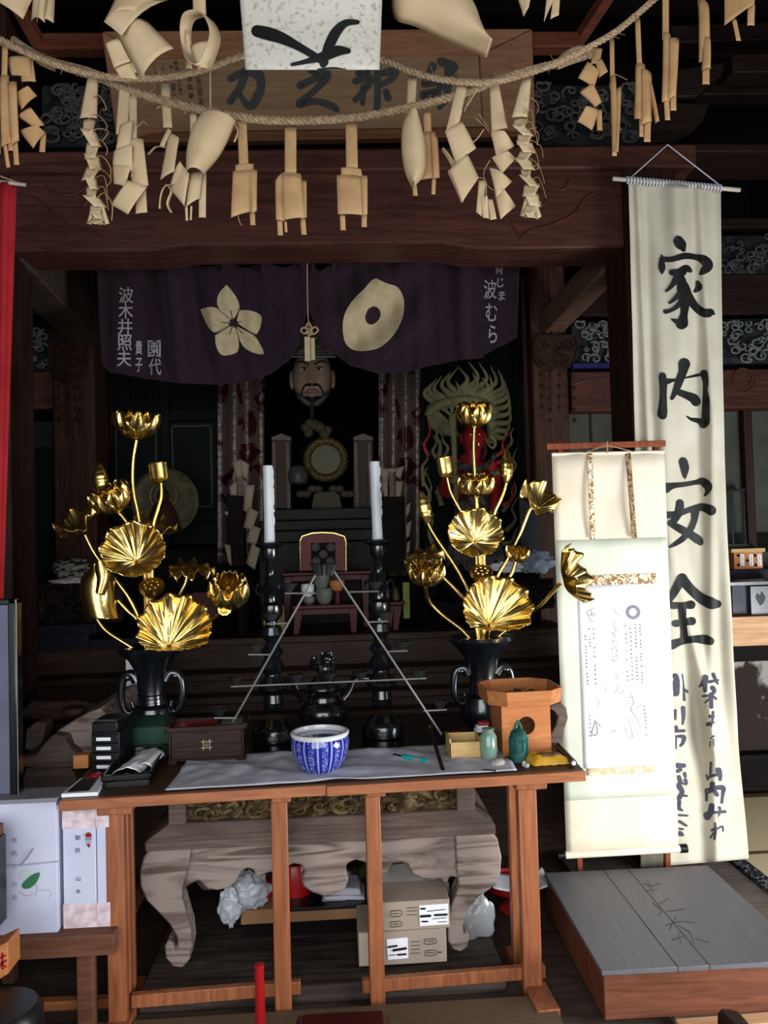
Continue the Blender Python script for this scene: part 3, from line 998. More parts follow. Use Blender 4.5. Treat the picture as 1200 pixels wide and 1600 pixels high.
def patch(name, u0, u1, v0, v1, mat_, off):
    return build(MB().grid(lambda u, v: SP(*suv(u0 + (u1 - u0) * u, v0 + (v1 - v0) * v), off), 16, 24), name, mat_, sc, ang=80, recalc=False, solid=.001)


patch('mounting_paper', 0, 1, 0, 1, CREAM, 0)
patch('green_silk_mount', 0.0, .995, .215, .865, GREENS, .002)
patch('figured_silk_band', .2, .885, .305, .33, BROC2, .005)
patch('figured_silk_band', .21, .86, .787, .805, mat('pale_figured_silk', '#c9b592', '#dccdb1', rough=.5, scale=45, lo=.48, hi=.52), .005)
patch('picture_sheet', .185, .87, .33, .787, WHITE, .004)
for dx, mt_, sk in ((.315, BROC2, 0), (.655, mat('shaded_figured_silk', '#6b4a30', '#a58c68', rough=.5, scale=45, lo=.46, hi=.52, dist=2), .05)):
    build(MB().grid(lambda u, v, dx=dx, sk=sk: SP(*suv(dx + .045 * u + sk * (1 - v) * .6, (1 - v) * .215), .004 + .02 * math.sin((1 - v) * 2.6)), 4, 20), 'hanging_strip', mt_, sc, ang=80, solid=.0012, recalc=False)
build(MB().tube([SP(*suv(-.06, 1.0)), SP(*suv(1.06, 1.0))], .014, 14), 'roller', CREAM, sc)
each(MB().tube([SP(*suv(-.075, 1.0)), SP(*suv(-.01, 1.0))], .0165, 14).tube([SP(*suv(1.01, 1.0)), SP(*suv(1.075, 1.0))], .0165, 14), 'roller_knob', BLACKP, sc)
build(MB().tube([SP(*suv(0, 0)), SP(*suv(1, 0))], .007, 10), 'top_batten', CREAM, sc)
build(MB().tube([SP(912, 708), pt(948, 695, YS - .02), pt(990, 706, YS)], .002, 5).tube([pt(949, 690, YS - .02), pt(949, 708, YS - .01)], .0025, 5), 'hanging_cord', ROPE, sc)
SI = lambda x, y: SP(x, y, .0065)
g = lambda s: [[(890 + x / 6.156, 920 + y / 6.156, w / 6.156) for x, y, w in q] for q in s]
dr = [[(165, 225, 5), (200, 205, 5), (215, 235, 5), (185, 260, 5), (165, 225, 5)], [(190, 210, 5), (235, 180, 4)], [(187, 262, 5), (205, 310, 5), (255, 305, 3)]]
dr += [[(230 + 14 * math.cos(k * .6), 247 + 14 * math.sin(k * .6), 5) for k in range(12)]]
dr += [[(445, 820, 5), (425, 890, 4)], [(460, 825, 6), (462, 890, 4)], [(450, 910, 4), (470, 950, 5), (440, 1000, 5), (500, 1000, 5), (520, 960, 4)], [(590, 1010, 5), (620, 1090, 6), (590, 1160, 7), (640, 1230, 5), (690, 1350, 4)],
       [(530, 1050, 4), (610, 1040, 5)], [(530, 1075, 4), (615, 1070, 5)], [(540, 1110, 4), (610, 1100, 5)], [(600, 1160, 4), (700, 1110, 4)], [(545, 1230, 4), (590, 1330, 5), (605, 1430, 6), (570, 1430, 4), (530, 1330, 5)],
       [(600, 1240, 4), (650, 1400, 4), (690, 1350, 4)], [(250, 1260, 7), (215, 1400, 8), (270, 1390, 8), (255, 1280, 7), (300, 1330, 6)], [(265, 1060, 4), (285, 1100, 5), (262, 1130, 4), (295, 1165, 3)], [(390, 1390, 4), (420, 1360, 5), (450, 1390, 4)], [(415, 170, 3), (440, 220, 4), (490, 260, 5)], [(340, 950, 5), (355, 975, 6)]]
random.seed(7)
for i in range(46):
    a, b = R(412, 460), 300 + i * 8.7
    dr.append([(a, b, R(3, 7)), (a + R(-18, 24), b + R(2, 12), R(3, 7))])
strokes('line_drawing', g(dr), SI, INKG, sc)
ring = MB()
cx, cy = 890 + 612 / 6.156, 920 + 225 / 6.156
ring.add([SI(cx + r * math.cos(k * PI / 16), cy + r * math.sin(k * PI / 16)) for r in (6.2, 11.3) for k in range(32)], [(k, (k + 1) % 32, 32 + (k + 1) % 32, 32 + k) for k in range(32)])
build(ring, 'ring_emblem', INKG, sc, smooth=False, recalc=False)
wr = []
for X0, Y0, X1, Y1, n in ((678, 345, 700, 900, 19), (632, 345, 655, 905, 17), (585, 380, 608, 870, 13), (540, 355, 560, 880, 14), (232, 390, 252, 910, 13), (188, 385, 198, 550, 6), (150, 455, 175, 915, 15), (192, 1220, 202, 1412, 6), (722, 1130, 740, 1405, 9)):
    for i in range(n):
        if random.random() < .12:
            continue
        cx, cy = X0 + (X1 - X0) * i / (n - 1), Y0 + (Y1 - Y0) * i / (n - 1)
        q = R(5, 10)
        wr += [[(cx - q, cy + R(-5, 5), 4), (cx + q, cy + R(-5, 5), 4)], [(cx + R(-4, 4), cy - 9, 4), (cx + R(-7, 7), cy + 9, 4)], [(cx - R(2, 9), cy + 8, 3), (cx + R(2, 9), cy + R(0, 9), 3)]]
strokes('small_writing', g(wr), SI, mat('small_ink', '#4c4c54', '#606068'), sc)

st = thing('scroll_stand', 'red brown wooden stand with a crossbar carrying the cream hanging scroll', 'stand', pz(975, 1362, .02))
YK = YS + .045
build(MB().beam(pt(853, 698, YK - .03), pt(1039, 693, YK - .03), .02, .024), 'crossbar', W_STAND, st, bevel=.003)
for xa, xb in ((874, 906), (1024, 1042)):
    b = pt(xb, 1362, YK)
    build(MB().beam(Vector((b.x, YK, .03)), pt(xa, 690, YK), .022, .028), 'upright', W_STAND, st, bevel=.003)
b0, b1 = pt(906, 1362, YK), pt(1042, 1362, YK)
build(MB().box(b0.x - .06, b1.x + .06, YK - .02, YK + .02, .02, .05).box(b0.x - .015, b0.x + .015, YK - .01, YK + .06, .02, .05).box(b1.x - .015, b1.x + .015, YK - .01, YK + .06, .02, .05), 'foot', W_STAND, st, bevel=.003)
# ================================================================ plaque
def qy(y):
    return 3.22 + (y - 50) / 170 * .16


pq = thing('wooden_plaque', 'large framed wooden plaque with four brushed characters behind the ropes', 'plaque', pt(500, 215, 3.38))
PQ = lambda x, y: pt(x, y, qy(y) - .004)
mb = MB()
inner = [(240, 92), (748, 86), (754, 198), (258, 206)]
outer = [(158, 48), (832, 44), (838, 212), (182, 222)]
for i in range(4):
    o0, o1, i1, i0 = outer[i], outer[(i + 1) % 4], inner[(i + 1) % 4], inner[i]
    fr = [pt(*o0, qy(o0[1]) - .03), pt(*o1, qy(o1[1]) - .03), pt(*i1, qy(i1[1]) - .005), pt(*i0, qy(i0[1]) - .005)]
    mb.prism(fr, [p + Vector((0, .05, 0)) for p in fr])
build(mb, 'frame', wood('plaque_frame_wood', '#5a3a24', '#724d32', 'X', .5), pq, bevel=.006)
fr = [pt(x, y, qy(y)) for x, y in inner]
build(MB().prism(fr, [p + Vector((0, .03, 0)) for p in fr]), 'board', wood('plaque_board_wood', '#5c452f', '#6f553a', 'X', .55, scale=3), pq, smooth=False)
for gq in ([
    [(62, 368, 34), (120, 342, 36), (185, 345, 50), (205, 400, 38), (185, 460, 42), (155, 500, 36), (122, 470, 28), (105, 440, 20)], [(128, 335, 36), (112, 400, 36), (60, 475, 32)]], [
    [(440, 330, 36), (470, 345, 20)], [(388, 402, 36), (450, 372, 34), (505, 345, 48), (505, 370, 40), (460, 420, 30), (385, 485, 36)], [(385, 490, 34), (460, 475, 30), (530, 495, 36), (560, 515, 26)]], [
    [(660, 345, 30), (705, 336, 30)], [(645, 382, 30), (720, 366, 32), (690, 420, 30), (645, 470, 26)], [(685, 410, 30), (680, 485, 24)], [(748, 285, 34), (752, 400, 30), (748, 520, 30)], [(770, 345, 30), (830, 335, 42), (815, 370, 30), (760, 400, 26)], [(790, 430, 30), (800, 460, 34)]], [
    [(1010, 310, 36), (975, 390, 36)], [(1050, 290, 42), (1110, 310, 36), (1100, 350, 30)], [(970, 395, 32), (1060, 380, 30), (1115, 370, 30)], [(960, 440, 26), (1040, 428, 32), (1000, 465, 30)], [(1040, 400, 30), (1085, 450, 26), (1040, 505, 22)], [(1078, 300, 30), (1082, 430, 28)], [(960, 455, 22), (1090, 400, 24)]]):
    strokes('character', G(340, 0, 3, gq), PQ, INK, pq)
it = []
for c, x, y in (('以', 905, 340), ('弘', 910, 450), ('三', 920, 555), ('百', 930, 660), ('五', 942, 780), ('隆', 945, 1000), ('法', 762, 430), ('弘', 775, 560), ('奉', 790, 700), ('權', 548, 185), ('律', 565, 270), ('松', 590, 420), ('三', 602, 490), ('十', 610, 550), ('有', 620, 610), ('年', 628, 680), ('宗', 475, 245), ('十', 490, 430), ('二', 500, 480), ('日', 508, 535), ('昆', 515, 600), ('御', 525, 670), ('人', 345, 270), ('月', 372, 480)):
    big = x > 700
    it.append((c, 220 + x / 10, 80 + y / 10, 9 if big else 6, 9.5 if big else 6.5))
letters('small_inscription', it, PQ, INK, pq, bold=.02)

# ================================================================ straw ropes
def rope(name, label, pix, rad, pitch):
    q = catmull(pix, 40)
    L_ = [0]
    for a, b in zip(q, q[1:]):
        L_.append(L_[-1] + (b - a).length)
    tot, n = L_[-1], int(L_[-1] / pitch * 7)
    cs, j = [], 0
    for i in range(n + 1):
        d = tot * i / n
        while j < len(L_) - 2 and L_[j + 1] < d:
            j += 1
        cs.append(q[j].lerp(q[j + 1], (d - L_[j]) / max(L_[j + 1] - L_[j], 1e-9)))
    mb = MB()
    for s_ in range(3):
        w = []
        for i, p in enumerate(cs):
            t = (cs[min(i + 1, n)] - cs[max(i - 1, 0)]).normalized()
            a = t.cross(Vector((0, 1, 0))).normalized()
            b = t.cross(a)
            th = 2 * PI * (i / 7 + s_ / 3)
            w.append(p + a * (math.cos(th) * rad * .62) + b * (math.sin(th) * rad * .62))
        mb.tube(w, rad * .68, 6)
    random.seed(int(tot * 1000))
    for i in range(30):
        p = random.choice(cs)
        mb.tube([p, p + Vector((R(-.03, .03), R(-.02, .0), R(-.03, .03)))], [.0012, .0004], 4)
    return solo(mb, name, ROPE, label, 'rope')


YR = 2.2
rope('straw_rope', 'lower sagging twisted straw rope crossing the plaque with most streamers tied to it', [pt(x, y, YR) for x, y in ((-40, 48), (20, 72), (90, 100), (160, 124), (230, 150), (300, 168), (400, 186), (480, 188), (560, 183), (640, 168), (720, 147), (800, 118), (860, 102), (905, 88))], .0095, .045)
rope('straw_rope', 'upper twisted straw rope that passes behind the white hanging sheet', [pt(x, y, YR - .05) for x, y in ((-40, 40), (50, 86), (120, 110), (190, 122), (260, 121), (320, 108), (370, 90), (480, 62), (595, 92), (640, 110), (690, 124), (760, 129), (820, 116), (870, 98), (920, 74), (970, 44), (1030, -8))], .0075, .04)
solo(MB().tube(catmull([pt(x, y, YR + .06) for x, y in ((20, 62), (70, 92), (140, 112), (190, 132))], 8), .011, 8).tube(catmull([pt(x, y, YR + .05) for x, y in ((30, 75), (60, 96), (86, 108))], 8), .007, 8), 'straw_bundle', ROPE, 'thick straw bundle lashed along the rope ends near the paper bundle', 'straw')
solo(MB().tube(catmull([pt(x, y, YR + .04) for x, y in ((868, 104), (885, 88), (905, 80), (925, 84))], 8), [.012, .016], 8).tube(catmull([pt(x, y, YR + .03) for x, y in ((870, 104), (890, 96), (915, 88))], 8), .01, 8), 'straw_knot', ROPE, 'straw knot where the two ropes meet below the red brown strut', 'straw')


# ================================================================ folded paper streamers
def sheet(mb, c, Y, bulge=0.0, nu=6, nv=8, curl=0.0):
    """four picture corners (x, y, nearer by) from the upper left clockwise"""
    c = [(*p, 0) if len(p) == 2 else p for p in c]
    P = [pt(x, y, Y - d) for x, y, d in c]

    def fn(u, v):
        a = P[0].lerp(P[1], u).lerp(P[3].lerp(P[2], u), v)
        a.y -= bulge * (1 - (2 * u - 1) ** 2) + curl * math.sin(v * PI)
        return a
    return mb.grid(fn, nu, nv)


def shide(label, Y, stem=(), panels=(), tails=(), curls=(), mat_=None, bulge=.005, group=None):
    m_ = mat_ or PAPER
    pts = [p for q in (list(stem) + list(panels)) for p in q]
    t = thing('paper_streamer', label, 'paper streamer', pt(pts[0][0], pts[0][1], Y), group)
    for q in stem:
        build(sheet(MB(), q, Y, .003), 'stem', m_, t, ang=80, solid=.0012, recalc=False)
    for i, q in enumerate(panels):
        build(sheet(MB(), q, Y - .006 * (i % 3), bulge, curl=.002), 'panel', m_, t, ang=80, solid=.0012, recalc=False)
    for q in tails:
        build(sheet(MB(), q, Y + .004, .002), 'tail', m_, t, ang=80, solid=.0012, recalc=False)
    if curls:
        mb = MB()
        for q, w in curls:
            mb.ribbon(catmull([pt(a[0], a[1], Y - (a[2] if len(a) > 2 else 0)) for a in q], 6), w * mpp(Y), (.25, .9, .3))
        build(mb, 'curl', m_, t, ang=80, solid=.001, recalc=False)
    return t


def stemq(x0, y0, x1, y1, w, w1=None):
    w1 = w1 or w
    return [(x0 - w / 2, y0), (x0 + w / 2, y0), (x1 + w1 / 2, y1), (x1 - w1 / 2, y1)]


# spade shaped offerings on the lower rope
shide('small spade shaped paper with one bent corner hanging under the curled sheet', YR, [stemq(378, 190, 381, 260, 14, 15)], [[(368, 258), (396, 256), (397, 270), (368, 272)], [(364, 268, .01), (402, 266), (396, 330), (361, 340, .02)], [(388, 268), (402, 266), (401, 330), (393, 335)]], [stemq(394, 330, 395, 352, 8)], [([(372, 336), (374, 346), (378, 352)], 3)], mat_=PAPER3)
shide('tall spade shaped paper with two long tails hanging at the middle of the rope', YR, [stemq(454, 200, 454, 272, 18)], [[(440, 270), (470, 272), (472, 284), (440, 284)], [(430, 282), (442, 270), (444, 346), (431, 344)], [(441, 272, .012), (470, 274, .012), (476, 340, .012), (443, 344, .02)], [(466, 283), (479, 283), (479, 340), (470, 345)]], [stemq(437, 344, 438, 368, 8), stemq(473, 342, 475, 367, 8), stemq(446, 346, 447, 363, 4)], mat_=PAPER3)
shide('flat spade shaped paper with straight sides beside the tall spade paper', YR, [stemq(549, 194, 550, 264, 18)], [[(533, 262), (564, 264), (566, 276), (533, 274)], [(526, 274, .006), (566, 276, .006), (566, 336, .01), (528, 335, .01)], [(563, 276), (574, 275), (574, 335), (566, 338)]], [stemq(535, 336, 536, 360, 8), stemq(569, 334, 569, 355, 8)], mat_=PAPER3)
shide('brownish spade shaped paper half hidden behind the white tube curl', YR + .05, [stemq(667, 175, 668, 208, 12)], [[(656, 208), (680, 206), (686, 278), (655, 282)], [(672, 206), (684, 216), (687, 278), (676, 280)]], [stemq(678, 278, 677, 304, 6), stemq(647, 286, 649, 306, 7)], mat_=PAPER2)
# curled tubes
q = shide('smooth white paper tube curl hanging on a narrow stem', YR, [stemq(644, 120, 642, 190, 14)], [], [], [([(651, 182), (656, 200), (655, 222), (660, 232)], 6)])


def tubecurl(parent, outl, Y, rad, name='panel', mat_=None):
    """half tube of paper: left edge points and right edge points, rolled towards the viewer"""
    (lx, rx) = outl
    mb = MB()
    a, b = catmull([pt(x, y, Y) for x, y in lx], 8), catmull([pt(x, y, Y) for x, y in rx], 8)
    n = len(a)
    vs = []
    for i in range(n):
        for k in range(11):
            t = k / 10
            p = a[i].lerp(b[i], .5 - .5 * math.cos(t * PI))
            p.y -= rad * math.sin(t * PI)
            vs.append(p)
    mb.add(vs, [(i * 11 + k, i * 11 + k + 1, i * 11 + k + 12, i * 11 + k + 11) for i in range(n - 1) for k in range(10)])
    return build(mb, name, mat_ or PAPER, parent, ang=80, solid=.0012, recalc=False)


tubecurl(q, ([(636, 180), (628, 200), (627, 235), (632, 270), (642, 292)], [(652, 180), (658, 200), (666, 235), (664, 270), (646, 293)]), YR - .01, .04)
r1 = shide('broad pale sheet bent into a half tube beside the small spade paper', YR - .03, [stemq(328, 105, 329, 178, 2)], [], [], [([(329, 170), (320, 185), (300, 195)], 3), ([(365, 190), (372, 205), (366, 222)], 6), ([(366, 188), (380, 200), (384, 218)], 5)])
tubecurl(r1, ([(314, 182), (300, 205), (292, 240), (292, 274)], [(368, 190), (358, 215), (342, 245), (318, 273)]), YR - .03, .045)
r2 = shide('large rolled paper with a pointed end hanging high beside the white sheet', 1.9, [stemq(690, -60, 692, 0, 12)], [], [], [([(640, 10), (650, -3)], 6), ([(636, 20), (650, 5), (655, -8)], 8)])
tubecurl(r2, ([(612, 2), (618, 30), (650, 42), (700, 65), (760, 90)], [(625, -30), (690, -25), (735, 5), (752, 50), (761, 88)]), 1.9, .07)
# the looped strip
r3 = shide('narrow paper strip tied in an open loop beside the white sheet', 1.95, [stemq(310, -40, 312, 24, 20)], [], [])
mb = MB()
lp = catmull([pt(x, y, 1.95 - d) for x, y, d in ((316, 20, .03), (296, 26, .02), (290, 48, 0), (293, 78, .0), (300, 98, .05), (318, 104, .06), (330, 80, .06), (336, 55, .045), (328, 32, .035), (312, 18, .03))], 8)
mb.ribbon(lp, 26 * mpp(1.95), (.5, .8, .1))
sheet(mb, [(297, 72, .05), (336, 66, .05), (324, 108, .06), (310, 110, .06)], 1.95, .01)
sheet(mb, [(289, 52), (296, 50), (300, 108), (290, 108)], 1.95, .004)
build(mb, 'loop', PAPER, r3, ang=80, solid=.0012, recalc=False)

# zigzag streamers
shide('big bright zigzag paper with broad square folds hanging high near the looped strip', 1.85, [], [[(200, -40), (262, -30), (222, 20, .05), (165, 30, .05)], [(162, 34, .05), (225, -2, .02), (262, 0, .0), (190, 56, .06)], [(180, 44, .02), (228, 32, .03), (271, 76, .05), (220, 124, .02)], [(188, 60), (222, 40), (226, 122), (206, 120)]], [[(165, 68, .03), (186, 60, .03), (204, 96, .03), (178, 106, .03)], [(178, 104, .02), (204, 96, .02), (214, 124, .02), (188, 122, .02)]], bulge=.02)
shide('pale zigzag paper of broad diamond folds nearest the white tube curl', YR - .02, [[(715, 128), (730, 138), (718, 190), (696, 208)]], [[(695, 205, .01), (722, 190, .02), (744, 232, .0), (712, 256, .01)], [(692, 230, .03), (712, 256, .02), (706, 262, .0), (690, 235, .01)], [(703, 265, .03), (730, 240, .02), (748, 278, .0), (722, 316, .02)], [(699, 268, .02), (706, 264, .03), (724, 316, .02), (720, 318, .0)]], [], [([(747, 138), (738, 152), (730, 166)], 7), ([(742, 140), (732, 156), (726, 174)], 5), ([(756, 202), (748, 214), (738, 224)], 6)], bulge=.004)
shide('long zigzag paper of four stacked diamond folds between the broad zigzag and a plaited streamer', YR, [[(765, 128), (778, 126), (793, 200), (768, 206), ]], [[(766, 206, .01), (788, 204, .03), (804, 228, .0), (776, 248, .01)], [(768, 246), (794, 236, .02), (806, 248), (784, 272)], [(764, 262, .01), (782, 268, .03), (800, 284), (776, 308, .01)], [(772, 300), (788, 296, .03), (806, 322), (782, 343, .01)]], [[(748, 282, .01), (760, 284, .01), (752, 338), (744, 332)], [(752, 308, .01), (762, 306, .01), (764, 342), (754, 340)], [(762, 312), (770, 312), (776, 342), (766, 344)]], [([(748, 178), (756, 190), (766, 204)], 7), ([(742, 184), (756, 196), (764, 206)], 5), ([(766, 250), (756, 270), (762, 290), (776, 300)], 6), ([(740, 282), (752, 278), (760, 290), (758, 320)], 12)], bulge=.004)
shide('small tan zigzag paper hanging just beyond the straw knot', YR + .05, [stemq(934, 76, 930, 100, 14)], [[(930, 98), (940, 92), (950, 112), (936, 122)], [(918, 96, .01), (936, 112, .02), (928, 138), (903, 122)], [(906, 145), (926, 130, .02), (940, 160, .01), (930, 168)], [(902, 190), (916, 165, .02), (936, 172, .01), (925, 204)]], [stemq(936, 172, 937, 204, 8)], mat_=PAPER2, bulge=.004)
shide('zigzag paper with a crumpled tuft beside the plaited streamer under the big bright zigzag', YR, [stemq(196, 124, 190, 210, 18), stemq(208, 150, 208, 220, 12)], [[(188, 196, .01), (208, 188, .02), (204, 236), (180, 240)], [(178, 236), (206, 225, .02), (208, 268), (176, 262)], [(176, 258, .01), (204, 262, .03), (196, 292, .01), (178, 288)], [(200, 215), (224, 218, .01), (232, 290), (206, 296)], [(174, 320), (200, 282, .03), (230, 292, .02), (200, 335, .01)]], [[(212, 300), (228, 296), (230, 332), (212, 334)]], [([(198, 180), (190, 165), (196, 158), (204, 176)], 5), ([(214, 200), (224, 190), (230, 196)], 2), ([(196, 232), (210, 230), (214, 252), (200, 268)], 10), ([(208, 236), (222, 240), (218, 260), (206, 276)], 9), ([(190, 240), (204, 250), (206, 270)], 7)])
shide('browned zigzag paper among the bundle of narrow strips by the rope end', YR + .02, [stemq(40, 90, 45, 128, 22)], [[(10, 90), (46, 88, .01), (50, 122), (18, 118)], [(22, 150), (44, 134, .02), (58, 150), (34, 172)], [(28, 182), (48, 168, .02), (70, 196), (56, 202)], [(30, 205), (58, 196, .02), (72, 208), (52, 232)]], [stemq(68, 210, 66, 238, 9)], mat_=PAPER2)
shide('bundle of narrow browned paper strips hanging at the rope end above the red banner', YR, [stemq(8, 70, 6, 150, 9)], [[(0, 120), (14, 118), (18, 224), (2, 230)], [(12, 130), (26, 128), (30, 220), (18, 228)]], [stemq(4, 200, 13, 262, 6), stemq(22, 200, 26, 258, 8), stemq(15, 190, 17, 236, 8), stemq(-8, 150, -4, 240, 10)], mat_=PAPER2)
shide('wide folded paper at the top edge above the rope end', 1.9, [], [[(-60, -30), (66, -30, .02), (36, 30, .03), (-20, 0)], [(52, -30), (88, -30, .01), (84, 36, .03), (48, 34)], [(66, -20), (76, -20, .03), (70, 36, .03), (58, 36)]], [], bulge=.02)

# curly mixed streamer
shide('curled strip streamer with hooked paper ends next to the bent half tube sheet', YR + .02, [stemq(258, 130, 262, 200, 14), stemq(302, 178, 302, 232, 10)], [[(262, 200, .01), (268, 205, .02), (256, 232), (249, 228)], [(264, 208), (280, 215, .02), (272, 268, .02), (250, 282)], [(272, 268), (282, 252, .02), (296, 284, .0), (266, 290)], [(280, 252, .02), (296, 272, .03), (288, 322, .02), (266, 296)], [(296, 272), (318, 268), (312, 310), (290, 324)]], [stemq(317, 262, 316, 340, 11), stemq(291, 322, 292, 345, 4), stemq(299, 322, 298, 344, 3)], [([(246, 170), (252, 166), (260, 172), (264, 190)], 5), ([(232, 242), (244, 230), (262, 231), (276, 234)], 7), ([(270, 288), (258, 292), (252, 306), (250, 326)], 8), ([(260, 288), (268, 298), (262, 318), (268, 332)], 9), ([(272, 155), (282, 158), (288, 170), (290, 178)], 4)])


def plait(label, path, Y, w, n, mat_=None, seed=1):
    random.seed(seed)
    q = catmull([Vector((x, y, 0)) for x, y in path], 12)
    t = thing('plaited_streamer', label, 'paper streamer', pt(*path[0], Y))
    p1 = q[0]
    k0 = int(len(q) * .22)
    build(sheet(MB(), [(q[0].x - w * .25, q[0].y), (q[0].x + w * .25, q[0].y), (q[k0].x + w * .45, q[k0].y), (q[k0].x - w * .45, q[k0].y)], Y, .006), 'stem', mat_ or PAPER, t, ang=80, solid=.0012, recalc=False)
    mb = MB()
    for i in range(n):
        a = q[k0 + int((len(q) - 1 - k0) * i / n)]
        b = q[min(k0 + int((len(q) - 1 - k0) * (i + 1.5) / n), len(q) - 1)]
        s_ = 1 if i % 2 else -1
        ww = w * R(.75, 1.15)
        sheet(mb, [(a.x - s_ * ww * .5, a.y, .02 * s_), (a.x + s_ * ww * .3, a.y + 3, .0), (b.x + s_ * ww * .5, b.y, -.01 * s_), (b.x - s_ * ww * .1, b.y - 2, .02)], Y - .004 * (i % 3), .004, 4, 4)
    build(mb, 'plait', mat_ or PAPER, t, ang=80, solid=.001, recalc=False)
    e = q[-1]
    mb = MB()
    for dx in (-w * .45, -w * .15, w * .2, w * .5):
        sheet(mb, [(e.x + dx * .4 - 3, e.y - 34), (e.x + dx * .4 + 3, e.y - 34), (e.x + dx + 4, e.y + R(-5, 0)), (e.x + dx - 3, e.y + R(-6, 2))], Y, .004, 3, 4)
    build(mb, 'tassel', mat_ or PAPER, t, ang=80, solid=.001, recalc=False)
    mb = MB()
    for i in range(9):
        a = q[int(len(q) * (.15 + .07 * i))]
        s_ = 1
        mb.ribbon(catmull([pt(a.x, a.y, Y), pt(a.x + R(8, 18), a.y + R(-14, -4), Y - .01), pt(a.x + R(20, 30), a.y + R(-2, 14), Y), pt(a.x + R(18, 28), a.y + R(10, 30), Y + .01)], 6), R(1, 4) * mpp(Y), (.2, .9, .3))
    build(mb, 'curl', PAPER2, t, ang=80, solid=.001, recalc=False)
    return t


plait('plaited paper streamer with wispy curls hanging nearest the red banner', [(146, 112), (138, 180), (146, 240), (142, 290), (152, 330), (152, 352)], YR, 30, 12, seed=3)
plait('plaited paper streamer with wispy curls hanging beside the long zigzag paper', [(823, 122), (812, 180), (822, 220), (820, 260), (832, 300), (828, 342)], YR, 28, 12, seed=5)
# strips hanging by the long banner
shide('thin folded strip streamer closest to the straw knot and the small tan zigzag', YR + .03, [stemq(956, 60, 957, 140, 7)], [[(953, 120), (962, 118, .01), (966, 238, .01), (956, 236)], [(962, 140), (971, 136, .01), (966, 232, .01), (960, 234)]], [stemq(959, 205, 960, 244, 7)], [([(958, 115), (966, 118), (980, 125)], 3), ([(952, 130), (958, 160), (970, 204)], 3)], mat_=PAPER2)
shide('brush like bundle of split paper strips hanging on a pale stem above the banner cord', YR, [stemq(996, 28, 999, 102, 8)], [[(993, 100), (1008, 102, .01), (1004, 190), (991, 186)], [(1002, 108, .01), (1018, 116, .01), (1018, 190), (1002, 196)], [(1012, 130), (1018, 130, .01), (1030, 190), (1024, 193)]], [stemq(1002, 180, 1002, 214, 6), stemq(1012, 185, 1011, 222, 10)], mat_=PAPER2, bulge=.008)
shide('pair of straight paper strips hanging between the split bundle and the slim rolled strips', YR - .05, [stemq(1040, -30, 1040, 62, 10)], [[(1036, 50), (1048, 55, .01), (1046, 158), (1034, 160)], [(1046, 60, .01), (1061, 62, .01), (1056, 150), (1044, 156)]], [stemq(1041, 150, 1043, 188, 8), stemq(1052, 140, 1052, 173, 9)], mat_=PAPER2, bulge=.006)
shide('slim rolled paper strips hanging second from the side edge above the long banner', YR - .05, [stemq(1096, -40, 1096, 10, 11)], [[(1091, 0), (1108, 10, .01), (1109, 96), (1092, 98)], [(1098, 60), (1110, 62, .01), (1110, 108), (1096, 110)]], [stemq(1103, 100, 1103, 132, 11)], mat_=PAPER2, bulge=.01)
shide('triangular folded paper with two short tails at the top beside the bracket arms', YR - .1, [], [[(1131, -30), (1185, -30, .01), (1178, 6, .02), (1132, 40, .01)]], [stemq(1147, 30, 1154, 64, 7), stemq(1174, 5, 1173, 40, 11)], mat_=PAPER2)
shide('small pointed paper at the top edge beside the strut', 2.0, [], [[(796, -40), (836, -40, .01), (826, 12, .01), (818, 26)]], [[(856, -20), (874, -20), (860, 10), (850, 34)], [(866, -20), (876, -20), (873, 24), (860, 30)]], bulge=.006)

# white hanging sheet with a large brushed character
ws = thing('white_sheet', 'white speckled paper sheet with one large brushed character hanging at the top', 'paper sheet', pt(490, 108, 1.75))
SY = lambda x, y, off=0: pt(x, y, 1.75 - off + .03 * ((x - 485) / 110) ** 2 + .004 * math.sin(y * .05))
cloth('sheet', lambda u, v: SY(*[(a + (b - a) * (1 - v)) for a, b in ((368 + 232 * u, 384 + 209 * u), (-90, 109))]), 24, 24, PAPERW, ws, solid=.002)
strokes('brushed_character', G(340, 0, 3, [
    [(185, 145, 56), (240, 158, 62), (300, 178, 54), (380, 218, 38), (460, 265, 34), (500, 290, 40)], [(350, 302, 16), (420, 286, 24), (500, 262, 46), (560, 238, 50), (612, 238, 26)], [(655, 103, 22), (600, 108, 34), (555, 150, 48), (520, 220, 48), (495, 300, 34)], [(470, 325, 8), (540, 320, 12), (600, 325, 4)]]), lambda x, y: SY(x, y, .004), INK, ws)
# ================================================================ offering table in front
ZT = .70
A, B = pz(92, 1252, ZT), pz(915, 1204, ZT)
TX = (B - A).normalized()
TY = Vector((-TX.y, TX.x, 0))
O = Vector((A.x, A.y, 0))
TLEN = (B - A).length
TDEP = .40


def tp(px, py, z=ZT):
    return pz(px, py, z)


ft = thing('offering_table', 'narrow reddish wooden offering table spread with a white cloth', 'table', (A + B) / 2 * 1 + TY * .2 - Vector((0, 0, ZT)))
build(MB().obox(O, TX, TY, 0, TLEN, .02, TDEP, ZT - .028, ZT), 'table_top', W_TOP, ft, bevel=.003)
xs = (pz(510, 1228, ZT) - O).dot(TX)
each(MB().obox(O, TX, TY, 0, xs - .001, 0, .02, ZT - .03, ZT + .001).obox(O, TX, TY, xs, TLEN, -.003, .018, ZT - .032, ZT - .002), 'edge_strip', W_TABLE, ft, bevel=.002)


